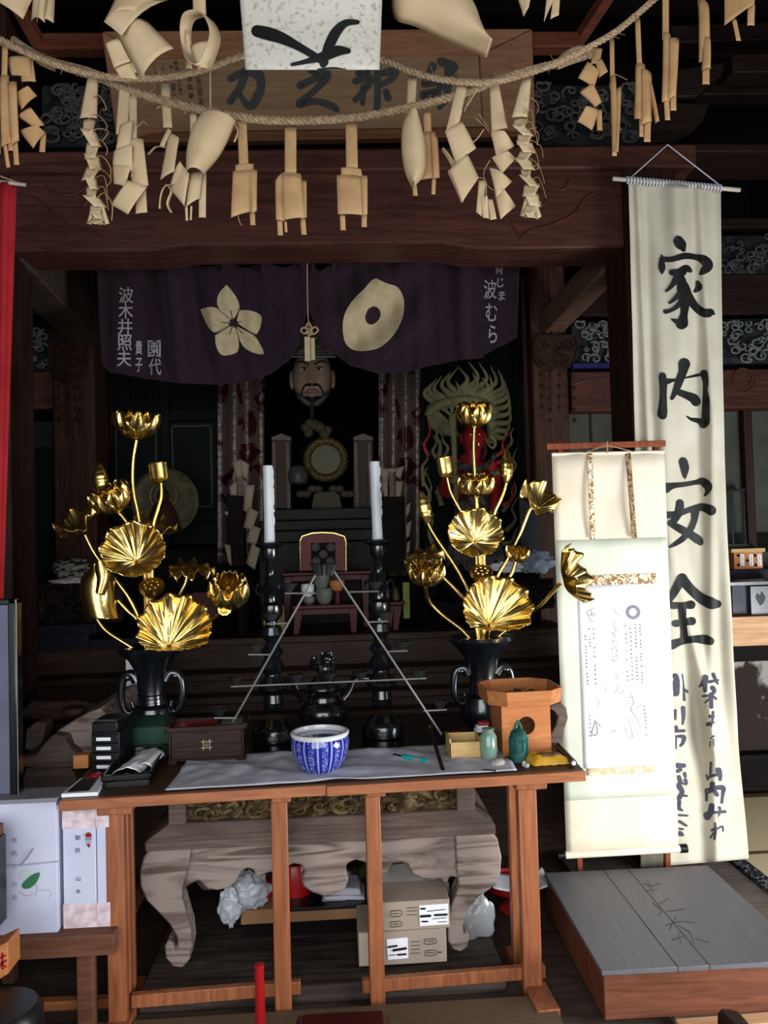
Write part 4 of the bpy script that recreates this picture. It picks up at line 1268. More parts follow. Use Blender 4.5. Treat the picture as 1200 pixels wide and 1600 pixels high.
def leg(px, py, wpx, y0, y1, name='leg', zt=None):
    p = pt(px, py, A.y + .05)
    u = (p - O).dot(TX)
    w = wpx * mpp(A.y) / 2
    return build(MB().obox(O, TX, TY, u - w, u + w, y0, y1, .0, zt or ZT - .028), name, W_TABLEZ, ft, bevel=.003)


leg(180, 1430, 27, .05, .085)
leg(180, 1430, 24, .12, .15)
leg(180, 1430, 24, .19, .22)
leg(837, 1400, 31, .05, .085)
leg(837, 1400, 26, .19, .22)
leg(439, 1430, 26, .055, .095)
leg(589, 1430, 24, .06, .1)
u0, u1 = (pt(198, 1580, A.y + .05) - O).dot(TX), (pt(872, 1570, A.y + .05) - O).dot(TX)
um, un = (pt(470, 1580, A.y + .05) - O).dot(TX), (pt(600, 1580, A.y + .05) - O).dot(TX)
each(MB().obox(O, TX, TY, u0, um, .1, .125, .035, .075).obox(O, TX, TY, un - .06, u1 - .01, .075, .1, .035, .075), 'front_rail', W_TABLEZ, ft, bevel=.003)
ub = (pt(180, 1270, A.y + .05) - O).dot(TX)
uc = (pt(836, 1230, A.y + .05) - O).dot(TX)
mb = MB()
for u in (ub, uc):
    mb.obox(O, TX, TY, u - .05, u + .05, .03, .36, ZT - .06, ZT - .028)
for px in (439, 589):
    u = (pt(px, 1250, A.y + .05) - O).dot(TX)
    mb.obox(O, TX, TY, u - .03, u + .03, .045, .11, ZT - .058, ZT - .028)
each(mb, 'bracket', W_TABLEZ, ft, bevel=.004)
each(MB().obox(O, TX, TY, uc - .035, uc + .035, -.08, .3, 0, .03).obox(O, TX, TY, ub - .035, ub + .035, -.08, .3, 0, .03), 'foot_rail', W_TABLEZ, ft, bevel=.003)

# white cloth, slightly rumpled
random.seed(9)
c0, c1, c2, c3 = tp(258, 1238), tp(808, 1207), tp(768, 1160), tp(285, 1196)
c3b = tp(300, 1185)


def CS(u, v):
    a = c0.lerp(c1, u)
    b = c3b.lerp(tp(770, 1165), u)
    p = a.lerp(b, v)
    p = p + TY * (.015 * math.sin(u * 9) * v)
    h = .004 + .012 * max(noise.fractal(Vector((p.x * 7, p.y * 10, 3)), 1, 2, 3), -.1) * math.sin(min(v * 3 + .15, PI / 2)) + .006 * max(0, math.sin(p.x * 9 + p.y * 16)) ** 6
    p.z = ZT + .003 + max(h, .001)
    return p


cl = thing('table_cloth', 'rumpled white cloth spread along the offering table top', 'cloth', (c0 + c1) / 2)
build(MB().grid(CS, 90, 22), 'cloth', CLOTHW, cl, ang=80, solid=.0015, recalc=False)

# ================================================================ carved altar table behind and beneath it
YT = 2.64
ca = thing('carved_altar_table', 'grey wooden altar table with cabriole legs and a carved bronze frieze', 'altar table', pt(500, 1500, YT + .2))
ap = [(236, 1322), (288, 1318), (500, 1310), (700, 1302), (764, 1300), (768, 1330), (740, 1360), (722, 1384), (716, 1372), (704, 1370), (698, 1382), (688, 1374), (676, 1377), (660, 1374), (645, 1366), (637, 1352), (628, 1348), (612, 1350), (604, 1366), (596, 1368), (580, 1362), (570, 1348), (556, 1344), (542, 1350), (540, 1362), (545, 1374), (540, 1388), (524, 1398), (506, 1401), (488, 1396), (474, 1386), (470, 1374), (475, 1362), (470, 1352), (458, 1350), (440, 1360), (420, 1364), (408, 1368), (402, 1376), (396, 1360), (386, 1357), (376, 1363), (370, 1376), (358, 1388), (340, 1392), (324, 1390), (316, 1382), (310, 1376), (298, 1382), (286, 1390), (260, 1390), (240, 1370)]
build(MB().pprism(ap, YT + .03, .05), 'apron', W_GREY, ca, bevel=.007)
legp = [(238, 1321), (300, 1318), (292, 1360), (284, 1388), (284, 1402), (290, 1425), (297, 1448), (300, 1478), (296, 1500), (285, 1513), (270, 1511), (259, 1498), (257, 1480), (263, 1468), (270, 1474), (273, 1486), (278, 1480), (276, 1464), (264, 1444), (245, 1424), (229, 1408), (219, 1385), (218, 1362), (224, 1340)]
legr = [(712, 1302), (764, 1299), (778, 1312), (784, 1340), (782, 1366), (768, 1388), (748, 1402), (733, 1420), (724, 1446), (724, 1462), (731, 1456), (734, 1466), (731, 1480), (720, 1488), (708, 1484), (700, 1470), (700, 1450), (704, 1420), (712, 1398), (718, 1385), (714, 1360)]
for lp_ in (legp, legr):
    build(MB().pprism(lp_, YT, .085), 'leg', W_GREY, ca, bevel=.016)
    xm = sum(p[0] for p in lp_) / len(lp_)
    o_ = build(MB().prism([pt(x, y, YT) + Vector((0, .56, 0)) for x, y in lp_], [pt(x, y, YT) + Vector((0, .64, 0)) for x, y in lp_]), 'leg', W_GREY, ca, bevel=.016)
x0, x1 = pt(230, 1325, YT).x, pt(772, 1300, YT).x
za, zb, zc = pt(500, 1312, YT).z, pt(500, 1296, YT).z, pt(500, 1283, YT).z
f0, f1 = pt(262, 1290, YT).x, pt(744, 1290, YT).x
mb = MB().box(x0, x1, YT - .03, YT + .72, za, za + .03)
mb.hexa([(x0, YT - .03, za + .03), (x1, YT - .03, za + .03), (x1, YT + .72, za + .03), (x0, YT + .72, za + .03), (f0, YT + .01, zc + .01), (f1, YT + .01, zc + .01), (f1, YT + .66, zc + .01), (f0, YT + .66, zc + .01)])
build(mb, 'moulding', W_GREYD, ca, bevel=.004)
ZL = .655
mb = MB().box(f0, f0 + .055, YT + .01, YT + .07, zc, ZL - .04).box(f1 - .06, f1, YT + .01, YT + .07, zc, ZL - .04).box(f0, f1, YT + .06, YT + .64, zc, ZL - .04)
build(mb, 'frieze_frame', W_GREYD, ca, bevel=.004)


def frieze(u, v):
    X, Z_ = f0 + .055 + (f1 - f0 - .115) * u, zc + .008 + (ZL - .05 - zc) * v
    q = Vector((X * 9, Z_ * 13, 2))
    w = noise.noise_vector(q) * .9
    h = abs(noise.noise(q + w)) * .055 + .02 * abs(noise.noise(q * 2.6 + w * 2))
    return Vector((X, YT + .05 - h, Z_))


build(MB().grid(frieze, 150, 36), 'carved_frieze', CARVE, ca, ang=70, recalc=False)
mb = MB()
random.seed(21)
for i in range(30):
    cx, cz, r0, ph, sg = R(f0 + .08, f1 - .09), R(zc + .02, ZL - .06), R(.012, .032), R(0, 6.28), random.choice((-1, 1))
    mb.tube([Vector((cx + r0 * (1 - .8 * k / 15) * math.cos(ph + sg * k * .42) * 1.5, YT + .036 - .012 * k / 15, max(cz + r0 * (1 - .8 * k / 15) * math.sin(ph + sg * k * .42), zc + .012))) for k in range(16)], [.011 - .0006 * k for k in range(16)], 5)
build(mb, 'dragon_scrolls', CARVE, ca, ang=70)
xl_, xr_ = pt(150, 1150, 3.0).x, pt(866, 1150, 3.0).x
build(MB().box(xl_, xr_, YT + .04, 3.56, ZL - .04, ZL), 'table_top', LACQ, ca, bevel=.004)
cur = [(862, 1182), (884, 1178), (880, 1160), (882, 1140), (888, 1122), (885, 1106), (876, 1098), (864, 1100), (856, 1106), (866, 1112), (872, 1120), (868, 1134), (858, 1150)]
build(MB().pprism(cur, 2.98, .5), 'curled_end', W_GREYD, ca, bevel=.005)
cul = [(168, 1185), (130, 1182), (112, 1170), (106, 1155), (100, 1150), (90, 1150), (88, 1143), (112, 1128), (136, 1114), (156, 1107), (166, 1116), (180, 1124), (194, 1130), (190, 1142), (182, 1160)]
build(MB().pprism(cul, 2.96, .5), 'curled_end', W_GREY, ca, bevel=.006)
solo(MB().pprism([(20, 1190), (36, 1183), (56, 1180), (70, 1160), (84, 1148), (102, 1152), (108, 1168), (118, 1176), (128, 1190), (124, 1199), (60, 1201), (30, 1198)], 2.9, .3).pprism([(40, 1199), (112, 1199), (118, 1216), (128, 1238), (26, 1238), (36, 1218)], 2.93, .24).pprism([(40, 1140), (56, 1128), (72, 1131), (66, 1160), (52, 1176), (38, 1170)], 3.05, .1), 'carved_pedestal', W_GREYD, 'grey cloud carved pedestal in the shade between the framed board and stacked drawers', 'pedestal', bevel=.006)
mb = MB().pprism([(26, 1118), (48, 1096), (120, 1095), (192, 1108), (192, 1122), (60, 1126)], 3.2, .3).lathe(pt(115, 1118, 3.1), [(.03, 0), (.045, .012), (.04, .03), (.0, .036)], 16)
solo(mb, 'low_wooden_stand', W_STEP, 'low dark wooden stand with a round knob behind the grey cloud carving', 'stand', bevel=.006)

# plinth the carved table stands on
P0, P1 = pt(214, 1545, 2.53), pt(792, 1508, 2.53)
zp = pz(500, 1520, .06)
solo(MB().box(P0.x, P1.x, 2.535, 3.5, 0, .058), 'plinth', wood('plinth_wood', '#28201d', '#4e443e', 'X', .6, scale=3), 'worn plinth board under the carved altar table', 'plinth', bevel=.008)
solo(MB().beam(pt(30, 1571, 2.6), pt(440, 1552, 2.6), .03, .03), 'wooden_lath', W_TABLE, 'thin wooden lath lying on the floor before the plinth', 'lath', bevel=.002)

# things stored under the carved table
ZP = .058
YB2 = 2.6


def cbox(name, label, x0, y0, x1, y1, Y, dep, mt, cat='box', tape=None, group=None):
    t = thing(name, label, cat, pt((x0 + x1) / 2, y1, Y), group)
    build(MB().pbox(x0, y0, x1, y1, Y, dep), 'body', mt, t, bevel=.003)
    return t


t = cbox('cardboard_box', 'grey brown cardboard box with a white label on the floor plinth, lower of the pair', 560, 1454, 698, 1507, YB2, .3, CARD)
P = lambda x, y: pt(x, y, YB2 - .002)
build(MB().pprism([(604, 1468), (637, 1465), (638, 1497), (606, 1500)], YB2 - .002, .002), 'label_sticker', WHITE, t, smooth=False)
strokes('printed_marks', [[(607, 1480, 3), (620, 1478, 3)], [(615, 1485, 4), (634, 1482, 4)], [(622, 1492, 3), (634, 1491, 3)], [(608, 1493, 1.2), (618, 1492, 1.2)], [(642, 1472, .8), (656, 1471, .8)], [(642, 1478, .8), (656, 1477, .8)], [(642, 1484, .8), (656, 1483, .8)], [(642, 1490, .8), (656, 1489, .8)], [(664, 1468, 1), (680, 1467, 1), (680, 1474, 1), (664, 1475, 1), (664, 1468, 1)], [(665, 1486, 1), (681, 1485, 1), (681, 1492, 1), (665, 1493, 1), (665, 1486, 1)], [(667, 1489, 1), (678, 1488.5, 1)], [(667, 1471, 1), (678, 1470.5, 1)], [(686, 1488, 2), (689, 1488, 2)]], lambda x, y: pt(x, y, YB2 - .0045), INK, t)
t = cbox('cardboard_box', 'grey brown cardboard box with a shipping label, upper of the pair', 585, 1408, 703, 1453, YB2 - .02, .3, CARD)
build(MB().pprism([(655, 1415), (700, 1412), (701, 1444), (656, 1447)], YB2 - .022, .002), 'label_sticker', WHITE, t, smooth=False)
strokes('printed_marks', [[(658, 1420, 3), (664, 1420, 3)], [(668, 1424, 1.2), (696, 1421, 1.2)], [(658, 1432, 4), (672, 1431, 4)], [(680, 1430, 3.5), (698, 1429, 3.5)], [(660, 1440, 2.5), (668, 1440, 2.5)], [(676, 1436, 1), (698, 1434, 1)], [(685, 1441, 1), (699, 1440, 1)], [(636, 1419, .8), (652, 1418, .8)], [(636, 1424, .8), (652, 1423, .8)], [(636, 1430, .8), (652, 1429, .8)], [(611, 1424, 1), (626, 1423, 1), (626, 1431, 1), (611, 1432, 1), (611, 1424, 1)], [(611, 1441, 1), (626, 1440, 1), (626, 1447, 1), (611, 1448, 1), (611, 1441, 1)], [(614, 1428, 1), (623, 1427.5, 1)], [(614, 1444.5, 1), (623, 1444, 1)]], lambda x, y: pt(x, y, YB2 - .0245), INK, t)
solo(MB().pprism([(590, 1366), (606, 1352), (640, 1348), (668, 1374), (702, 1380), (702, 1407), (588, 1407)], YB2 + .13, .2), 'box_lid', CARDG, 'plain grey cardboard lid resting on the upper cardboard box', 'box lid', bevel=.003)
t = thing('shallow_box', 'shallow brown cardboard tray carrying bags and cloths beneath the apron', 'tray', pt(470, 1440, 2.8))
build(MB().pbox(376, 1418, 572, 1440, 2.8, .3), 'body', CARDB, t, bevel=.002)
build(MB().pbox(452, 1416, 574, 1422, 2.795, .31), 'black_liner', BLACKP, t, bevel=.002)
solo(MB().box(pt(376, 1440, 2.8).x, pt(572, 1440, 2.8).x, 2.86, 3.1, ZP, pt(470, 1440, 2.8).z), 'support_block', W_BLACK, 'blackened block holding up the shallow tray under the altar table', 'block', smooth=False)


def crumple(c, rx, ry, rz, seed, amp=.35, fr=2.2):
    def fn(p):
        w = 1 + amp * (noise.fractal(p * fr + Vector((seed, 0, 0)), 1, 2, 3)) - .12 * abs(noise.noise(p * 6 + Vector((0, seed, 0))))
        return p * w
    return MB().ball(c, rx, ry, rz, 40, 26, fn=fn)


t = thing('plastic_bag', 'knotted pale plastic bag hanging over the edge of the shallow tray', 'plastic bag', pt(375, 1440, 2.78))
build(crumple(pt(385, 1392, 2.82), .075, .05, .06, 3), 'bag_body', BAG, t, ang=60)
build(crumple(pt(358, 1418, 2.76), .035, .02, .06, 5), 'bag_side', BAG, t, ang=60)
build(MB().tube(catmull([pt(352, 1415, 2.76), pt(346, 1428, 2.75), pt(350, 1441, 2.75), pt(360, 1436, 2.75), pt(362, 1420, 2.76)], 6), .008, 8, flat=.4), 'handle', BAG, t)
solo(crumple(pt(738, 1435, 2.82), .075, .06, .11, 8, .25), 'clear_bag', CLEAR, 'shiny clear plastic bag bulging behind the altar table leg by the boxes', 'plastic bag', ang=60)
solo(MB().lathe(pt(412, 1416, 2.9), [(.03, 0), (.032, .002), (.032, .085), (.03, .088)], 20), 'tin_can', RED, 'red tin can beside the knotted plastic bag', 'can')
solo(MB().lathe(pt(463, 1416, 2.92), [(.05, 0), (.053, .004), (.053, .155), (.05, .16)], 24), 'round_tin', RED, 'round red tin seen through the apron opening beside the middle table leg', 'tin')
solo(MB().lathe(pt(545, 1416, 2.98), [(.035, 0), (.038, .004), (.038, .13), (.03, .145), (.016, .155)], 20), 'metal_can', PEWTER, 'grey metal can upright behind the folded white cloths', 'can')
solo(MB().lathe(pt(556, 1415, 3.04), [(.04, 0), (.042, .004), (.042, .15), (.038, .155)], 20), 'olive_jar', GOLDD, 'olive jar standing behind the grey metal can', 'jar')
solo(MB().lathe(pt(533, 1413, 3.04), [(.03, 0), (.032, .004), (.032, .16), (.028, .165)], 20), 'small_red_tin', RED, 'small red tin peeking through the second apron opening', 'tin')
for i, (x0, x1, y0, y1) in enumerate(((500, 575, 1407, 1415), (505, 572, 1400, 1407), (512, 566, 1388, 1400))):
    def fs(u, v, x0=x0, x1=x1):
        return pt(x0 + (x1 - x0) * u, 1400, 2.98) + Vector((0, .1 * v, 0))
    solo(MB().pprism([(x0, y1), (x0 + 2, y0 + 2), ((x0 + x1) / 2, y0), (x1 - 4, y0 + 1), (x1, y1)], 2.83, .12), 'folded_cloth', CLOTHW, ('lowest white folded cloth in the shallow tray', 'middle white folded cloth in the shallow tray stack', 'topmost white folded cloth under the red tin gap')[i], 'cloth', 'folded cloths under the altar table', bevel=.006)
t = thing('footed_dish', 'red lacquer footed tray with a white paper on it behind the table leg', 'footed tray', pt(800, 1442, 3.05))
c = pt(802, 1385, 3.05)
build(MB().lathe((c.x, c.y, ZP * 0 + .02), [(.06, 0), (.055, .01), (.022, .03), (.02, c.z - .06), (.05, c.z - .03), (.105, c.z - .018), (.11, c.z + .004), (.104, c.z - .006), (.0, c.z - .012)], 32), 'tray', RED, t)
build(MB().grid(lambda u, v: c + Vector(((u - .5) * .22 + .02, (v - .5) * .14, .008 + .02 * ((u - .5) * 2) ** 2 + .01 * v)), 8, 6), 'paper', WHITE, t, solid=.001, recalc=False, ang=80)
# ================================================================ black bronze altar set on the lacquer top
YS_ = 3.2


def prof(cx, rows, Y, base_y):
    """[(picture y, half width px)] top to bottom -> lathe profile rising from the base"""
    b = pt(cx, base_y, Y)
    m_ = mpp(Y) * 1.0
    return b, [(max(w * m_, .0005), (base_y - y) * m_) for y, w in reversed(rows)]


def candlestick(cx, label):
    rows = [(836, 1), (837, 22), (840, 23), (843, 20), (846, 13), (856, 13), (863, 10), (866, 6.5), (869, 8), (873, 6.5), (878, 8.5), (883, 7), (888, 7), (893, 10), (897, 8), (903, 11), (909, 15), (914, 12), (920, 9), (928, 10), (933, 17), (946, 18), (953, 14), (958, 9), (963, 9), (967, 15), (978, 17), (985, 12), (990, 9), (997, 12), (1003, 17), (1008, 16), (1014, 11), (1020, 15), (1028, 19), (1034, 17), (1039, 12), (1044, 13), (1052, 21), (1060, 24), (1066, 20), (1070, 14), (1076, 15), (1082, 16), (1085, 14), (1088, 16), (1092, 15), (1105, 19), (1114, 26), (1119, 31), (1124, 33), (1138, 33), (1140, 31)]
    b, p = prof(cx, rows, YS_, 1140)
    b.z = ZL
    t = thing('candlestick', label, 'candlestick', b, 'black candlesticks')
    cut = [r for r in p if r[1] <= (1140 - 1094) * mpp(YS_)]
    mid = [r for r in p if (1140 - 1094) * mpp(YS_) <= r[1] <= (1140 - 862) * mpp(YS_)]
    top = [r for r in p if r[1] >= (1140 - 864) * mpp(YS_)]
    build(MB().lathe(b, cut, 36), 'base', BRONZE, t)
    build(MB().lathe(b, mid, 28), 'stem', BRONZE, t)
    build(MB().lathe(b, top, 36), 'drip_tray', BRONZE, t)
    mb = MB()
    for s in (-1, 1):
        mb.tube(catmull([b + Vector((s * .028, 0, .6)), b + Vector((s * .05, 0, .615)), b + Vector((s * .058, -.01, .585)), b + Vector((s * .04, 0, .565))], 5), [.007, .004], 6)
    each(mb, 'leaf_scroll', BRONZE, t)
    return t, b


cs1, b1 = candlestick(428, 'black bronze candlestick beneath the taller straight candle beside the incense box')
cs2, b2 = candlestick(598, 'black bronze candlestick beneath the tilted candle nearer the pale box')
top_z = (1140 - 836) * mpp(YS_)
for b, lab, tilt, h in ((b1, 'straight white candle on the candlestick beside the brocade with paper streamers', -.004, .305), (b2, 'slightly tilted white candle with a slanted top', -.016, .312)):
    t = thing('candle', lab, 'candle', b + Vector((0, 0, top_z)))
    mb = MB()
    c = b + Vector((0, 0, top_z))
    vs, n = [], 20
    rows = [0, .02, .1, .2, .27, .29, h - .006]
    random.seed(int(b.x * 100))
    rot = Matrix.Rotation(tilt, 3, 'Y')
    mb.lathe(c, [(.023, 0), (.0215, .004)] + [(.0205 + R(-.0005, .0006), z) for z in (.05, .1, .16, .22, .27)] + [(.021, h - .01), (.0195, h), (.012, h - .008), (.0, h - .012)], 20, rot)
    for i in range(9):
        z = R(.08, h - .02)
        mb.ball(c + rot @ Vector((.02, -.004, z)), .0035, .003, R(.006, .02), 8, 6)
    build(mb, 'wax', WAX, t)
    build(MB().tube([c + rot @ Vector((0, 0, h - .012)), c + rot @ Vector((.001, 0, h + .004))], .0012, 5), 'wick', INK, t)

# lion lidded censer
b, p = prof(506, [(1050, 1), (1051, 24), (1055, 28), (1058, 27), (1062, 24), (1068, 25), (1074, 34), (1082, 38), (1092, 38), (1104, 30), (1112, 22), (1116, 24), (1124, 27), (1126, 26)], YS_, 1126)
b.z = ZL
t = thing('incense_burner', 'black bronze incense burner with a lion on its lid between the candlesticks', 'incense burner', b)
build(MB().lathe(b, p, 36), 'bowl', BRONZE, t)
s = mpp(YS_)
build(MB().lathe(b + Vector((0, 0, 76 * s)), [(26 * s, 0), (25 * s, 5 * s), (19 * s, 11 * s), (14 * s, 16 * s), (12 * s, 20 * s), (.001, 21 * s)], 28), 'lid', BRONZE, t)
c = b + Vector((.012, 0, 96 * s))
mb = MB().ball(c + Vector((0, 0, 10 * s)), 11 * s, 12 * s, 12 * s, 16, 10).ball(c + Vector((.006, -.02, 26 * s)), 9 * s, 9 * s, 9 * s, 16, 10).ball(c + Vector((.006, -.045, 23 * s)), 5 * s, 5 * s, 4.5 * s, 12, 8)
for x in (-.016, .026):
    mb.tube([c + Vector((x, -.02, 16 * s)), c + Vector((x * 1.2, -.035, 4 * s)), c + Vector((x * 1.2, -.05, 0))], [.012, .008], 8)
mb.ball(c + Vector((-.012, -.012, 34 * s)), .006, .005, .012, 8, 6).ball(c + Vector((.024, -.012, 34 * s)), .006, .005, .012, 8, 6)
mb.tube(catmull([c + Vector((-.02, .02, 8 * s)), c + Vector((-.05, .01, 16 * s)), c + Vector((-.045, 0, 28 * s)), c + Vector((-.035, 0, 22 * s))], 5), [.016, .012, .01, .006], 8)
for k in range(9):
    mb.ball(c + Vector((.006 + .022 * math.cos(k * .7), -.01, 26 * s + .022 * math.sin(k * .7))), .008, .008, .008, 8, 6)
build(mb, 'lion', BRONZE, t)
for sx in (-1, 1):
    build(MB().tube(catmull([b + Vector((sx * 30 * s, 0, 60 * s)), b + Vector((sx * 40 * s, 0, 72 * s)), b + Vector((sx * 48 * s, 0, 88 * s)), b + Vector((sx * 60 * s, 0, 92 * s)), b + Vector((sx * 76 * s, 0, 90 * s))], 6), [.02, .018, .022, .028, .014], 10, flat=.6), 'handle', BRONZE, t)


# flower vases with looped handles
def vase(cx, base_y, Y, rows, label):
    b, p = prof(cx, rows, Y, base_y)
    b.z = ZL
    k = (pt(cx, rows[0][0], Y).z - ZL) / ((base_y - rows[0][0]) * mpp(Y))
    p = [(r, z * k) for r, z in p]
    t = thing('flower_vase', label, 'vase', b, 'black flower vases')
    build(MB().lathe(b, p, 40), 'body', BRONZE, t)
    s = mpp(Y)
    for sx in (-1, 1):
        mb = MB().tube(catmull([b + Vector((sx * x * s, 0, z * s * k)) for x, z in ((22, 80), (30, 88), (42, 84), (46, 68), (44, 54), (36, 46), (28, 50), (30, 58))], 6), [.02, .026, .025, .02, .016, .013, .011, .007], 12)
        mb.ball(b + Vector((sx * 36 * s, -.006, 85 * s * k)), .018, .014, .014, 12, 8)
        build(mb, 'handle', BRONZE, t)
    mb = MB()
    for z in (58, 62, 66):
        mb.lathe(b + Vector((0, 0, z * s * k)), [(19 * s, -.004), (22.5 * s, 0), (19 * s, .004)], 32)
    each(mb, 'neck_ring', BRONZE, t)
    return t, b


v1, vb1 = vase(238, 1128, 3.05, [(1012, 1), (1010, 46), (1014, 49), (1017, 46), (1024, 34), (1034, 26), (1046, 22), (1060, 20), (1072, 22), (1076, 30), (1088, 35), (1100, 34), (1112, 25), (1120, 25), (1128, 29)], 'black bronze vase of gilt lotus behind the stacked black drawers')
v2, vb2 = vase(756, 1120, 3.05, [(997, 1), (994, 50), (998, 52), (1002, 48), (1012, 35), (1022, 27), (1036, 22), (1050, 20), (1062, 22), (1066, 31), (1080, 36), (1092, 35), (1104, 26), (1112, 26), (1120, 30)], 'black bronze vase of gilt lotus behind the octagonal offering stand')


# ================================================================ gilt lotus arrangements
def frame(N):
    N = Vector(N).normalized()
    U = N.cross(Vector((0, 0, 1)))
    U = Vector((1, 0, 0)) if U.length < .05 else U.normalized()
    return U, N.cross(U).normalized(), N


def leaf(C, N, R_, par, name='lotus_leaf', cup=.25, ruf=.07, nr=9, seed=0, sx=1.0, sy=1.0, fold=0.0, droop=0.0, off=(0, -.25)):
    U, V, N = frame(N)
    U, V = -U, -V
    rg = random.Random(seed)
    ph = rg.uniform(0, 6)

    def fn(u, v):
        th = 2 * PI * u
        rr = .02 + .98 * v
        ed = 1 + .02 * math.sin(nr * th + ph) + .012 * math.sin(2 * nr * th)
        x, y = rr * ed * math.cos(th) * sx + off[0] * (1 - rr) * 0, rr * ed * math.sin(th) * sy
        x += off[0] * (1 - rr)
        y += off[1] * (1 - rr)
        h = cup * rr ** 2 + ruf * rr ** 3 * math.sin(nr * th + ph) + .011 * rr * (math.sin(17 * th + ph) + .8 * math.sin(27 * th + 2 * ph) + .6 * math.sin(34 * th - ph)) + ruf * .5 * rr ** 4 * math.sin(2 * nr * th + 2 * ph) + .03 * noise.noise(Vector((math.cos(th) * 3, math.sin(th) * 3, rr * 2 + seed)))
        h += fold * abs(x) ** 1.5
        if droop and y < -.5:
            d_ = -.5 - y
            y = -.5 - d_ * .45
            h += d_ * 1.1 + .07 * math.sin(9 * x + ph) * min(d_ * 4, 1)
        return C + (U * x + V * y + N * h) * R_
    return build(MB().grid(fn, 132, 14), name, GOLD, par, ang=80, solid=.0012, recalc=False)


def bloom(C, N, R_, H, par, npet=8, layers=2, name='lotus_bloom', opn=1.75, seed=0, wid=.55):
    U, V, N = frame(N)
    mb = MB()
    for L_ in range(layers):
        sc_ = 1 - .22 * L_
        for k in range(npet):
            a = 2 * PI * (k + .5 * L_) / npet + .2 * seed
            d, w = U * math.cos(a) + V * math.sin(a), -U * math.sin(a) + V * math.cos(a)

            def fn(u, v):
                ph = .15 + (opn - .1 * L_ - .15) * v
                r, h = R_ * sc_ * math.sin(ph), H * (1 - math.cos(ph)) * (1 + .12 * L_)
                s_ = (u - .5) * 2
                ww = R_ * wid * (math.sin(PI * min(v * .91 + .08, 1)) ** .85) * sc_
                inward = .28 * R_ * s_ * s_ * (math.sin(PI * min(v, 1)))
                return C + d * (r - inward + .006 * math.cos(s_ * 9)) + w * (s_ * ww) + N * (h + .5 * H * max(v - .8, 0))
            mb.grid(fn, 8, 12)
    return build(mb, name, GOLD, par, ang=75, solid=.0014, recalc=False)


def pod(C, N, r, h, par, name='seed_pod', bumps=True):
    lo_ = (.55, .82, 1.0) if name == 'bud_pod' else (.35, .6, .95)
    U, V, N = frame(N)
    rot = Matrix((U, V, N)).transposed()
    mb = MB().lathe(C, [(r * lo_[0], 0), (r * lo_[1], h * .08), (r * lo_[2], h * (.25 if lo_[0] > .5 else .55)), (r * 1.02, h * .88), (r * 1.06, h * .95), (r * .95, h), (r * .8, h * .97), (.0005, h * .96)], 30, rot, .05, 10)
    if bumps:
        for k in range(9):
            a, q = k * 2 * PI / 8, (.55 if k < 8 else 0)
            mb.ball(C + rot @ Vector((q * r * math.cos(a), q * r * math.sin(a), h * .96)), r * .13, r * .13, r * .13, 8, 6)
    return build(mb, name, GOLD, par)


def furled(C, N, r, h, par):
    U, V, N = frame(N)
    rot = Matrix((U, V, N)).transposed()
    vs = []
    p = []
    for i in range(42):
        t = i / 41
        e = .3 + .72 * math.sin(PI * t ** .85) - .08 * t
        p.append((r * e * (1 + .02 * math.sin(t * 36)), h * t))
    mb = MB().lathe(C, p, 20, rot, .1, 3)
    return build(mb, 'furled_leaf', GOLD, par)


def stem(pix, par, Y=3.05, r=.0075, dy=None):
    q = [pt(a[0], a[1], Y + (a[2] if len(a) > 2 else 0)) for a in pix]
    return build(MB().tube(catmull(q, 8), r, 10), 'stem', GOLD, par)


YL = 3.05
gl = thing('gilt_lotus', 'gilt lotus arrangement with a wide open bloom at the top near the round halo', 'flower arrangement', vb1 + Vector((0, 0, .2)), 'gilt lotus arrangements')
X = lambda x, y, d=0: pt(x, y, YL + d)
s = mpp(YL)
o = bloom(X(213, 686), (.05, -.05, 1), 35 * s, 33 * s, gl, 7, 2, opn=1.72, seed=1)
stem([(213, 688), (208, 720), (208, 760), (218, 815), (225, 880), (230, 1010)], o)
o = pod(X(251, 755), (-.12, 0, 1), 13 * s, 32 * s, gl, 'bud_pod', False)
stem([(252, 755), (252, 775), (247, 795), (238, 830), (236, 900)], o)
o = furled(X(161, 770), (-.12, 0, 1), 11.5 * s, 46 * s, gl)
stem([(161, 770), (170, 785), (185, 800)], o)
o = bloom(X(184, 800), (-.35, -.35, 1), 30 * s, 28 * s, gl, 8, 2, opn=2.05, seed=2)
stem([(184, 800), (195, 812), (212, 840), (225, 900)], o)
o = leaf(X(128, 826), (-.35, -.55, .75), 33 * s, gl, cup=.55, ruf=.22, nr=5, seed=3, off=(.1, -.3))
stem([(133, 836), (150, 868), (180, 905), (205, 940), (222, 980), (228, 1010)], o)
o = leaf(X(213, 860, -.06), (-.05, -1, .14), 49 * s, gl, cup=.36, ruf=.09, nr=8, seed=4, sy=.84, off=(0, -.35))
stem([(215, 870, -.04), (228, 910, -.02), (232, 1010)], o)
leaf(X(240, 825, .05), (.35, -.3, 1), 34 * s, gl, cup=.3, ruf=.16, nr=6, seed=5)
o = tubecurl(gl, ([(146, 880), (140, 893), (129, 902), (127, 925), (136, 962)], [(168, 878), (177, 895), (181, 925), (182, 945), (188, 966)]), 3.03, .075, 'lotus_leaf', GOLD)
tubecurl(o, ([(150, 876), (149, 890), (152, 905), (150, 925)], [(166, 874), (172, 888), (172, 905), (164, 930)]), 2.955, .03, 'folded_lip', GOLD)
stem([(150, 965), (165, 985), (195, 1005), (228, 1025)], o)
stem([(184, 938), (200, 955), (215, 970), (226, 1000)], o)
o = pod(X(239, 930, -.06), (0, -.6, 1), 18 * s, 20 * s, gl)
stem([(239, 930, -.05), (238, 1000)], o)
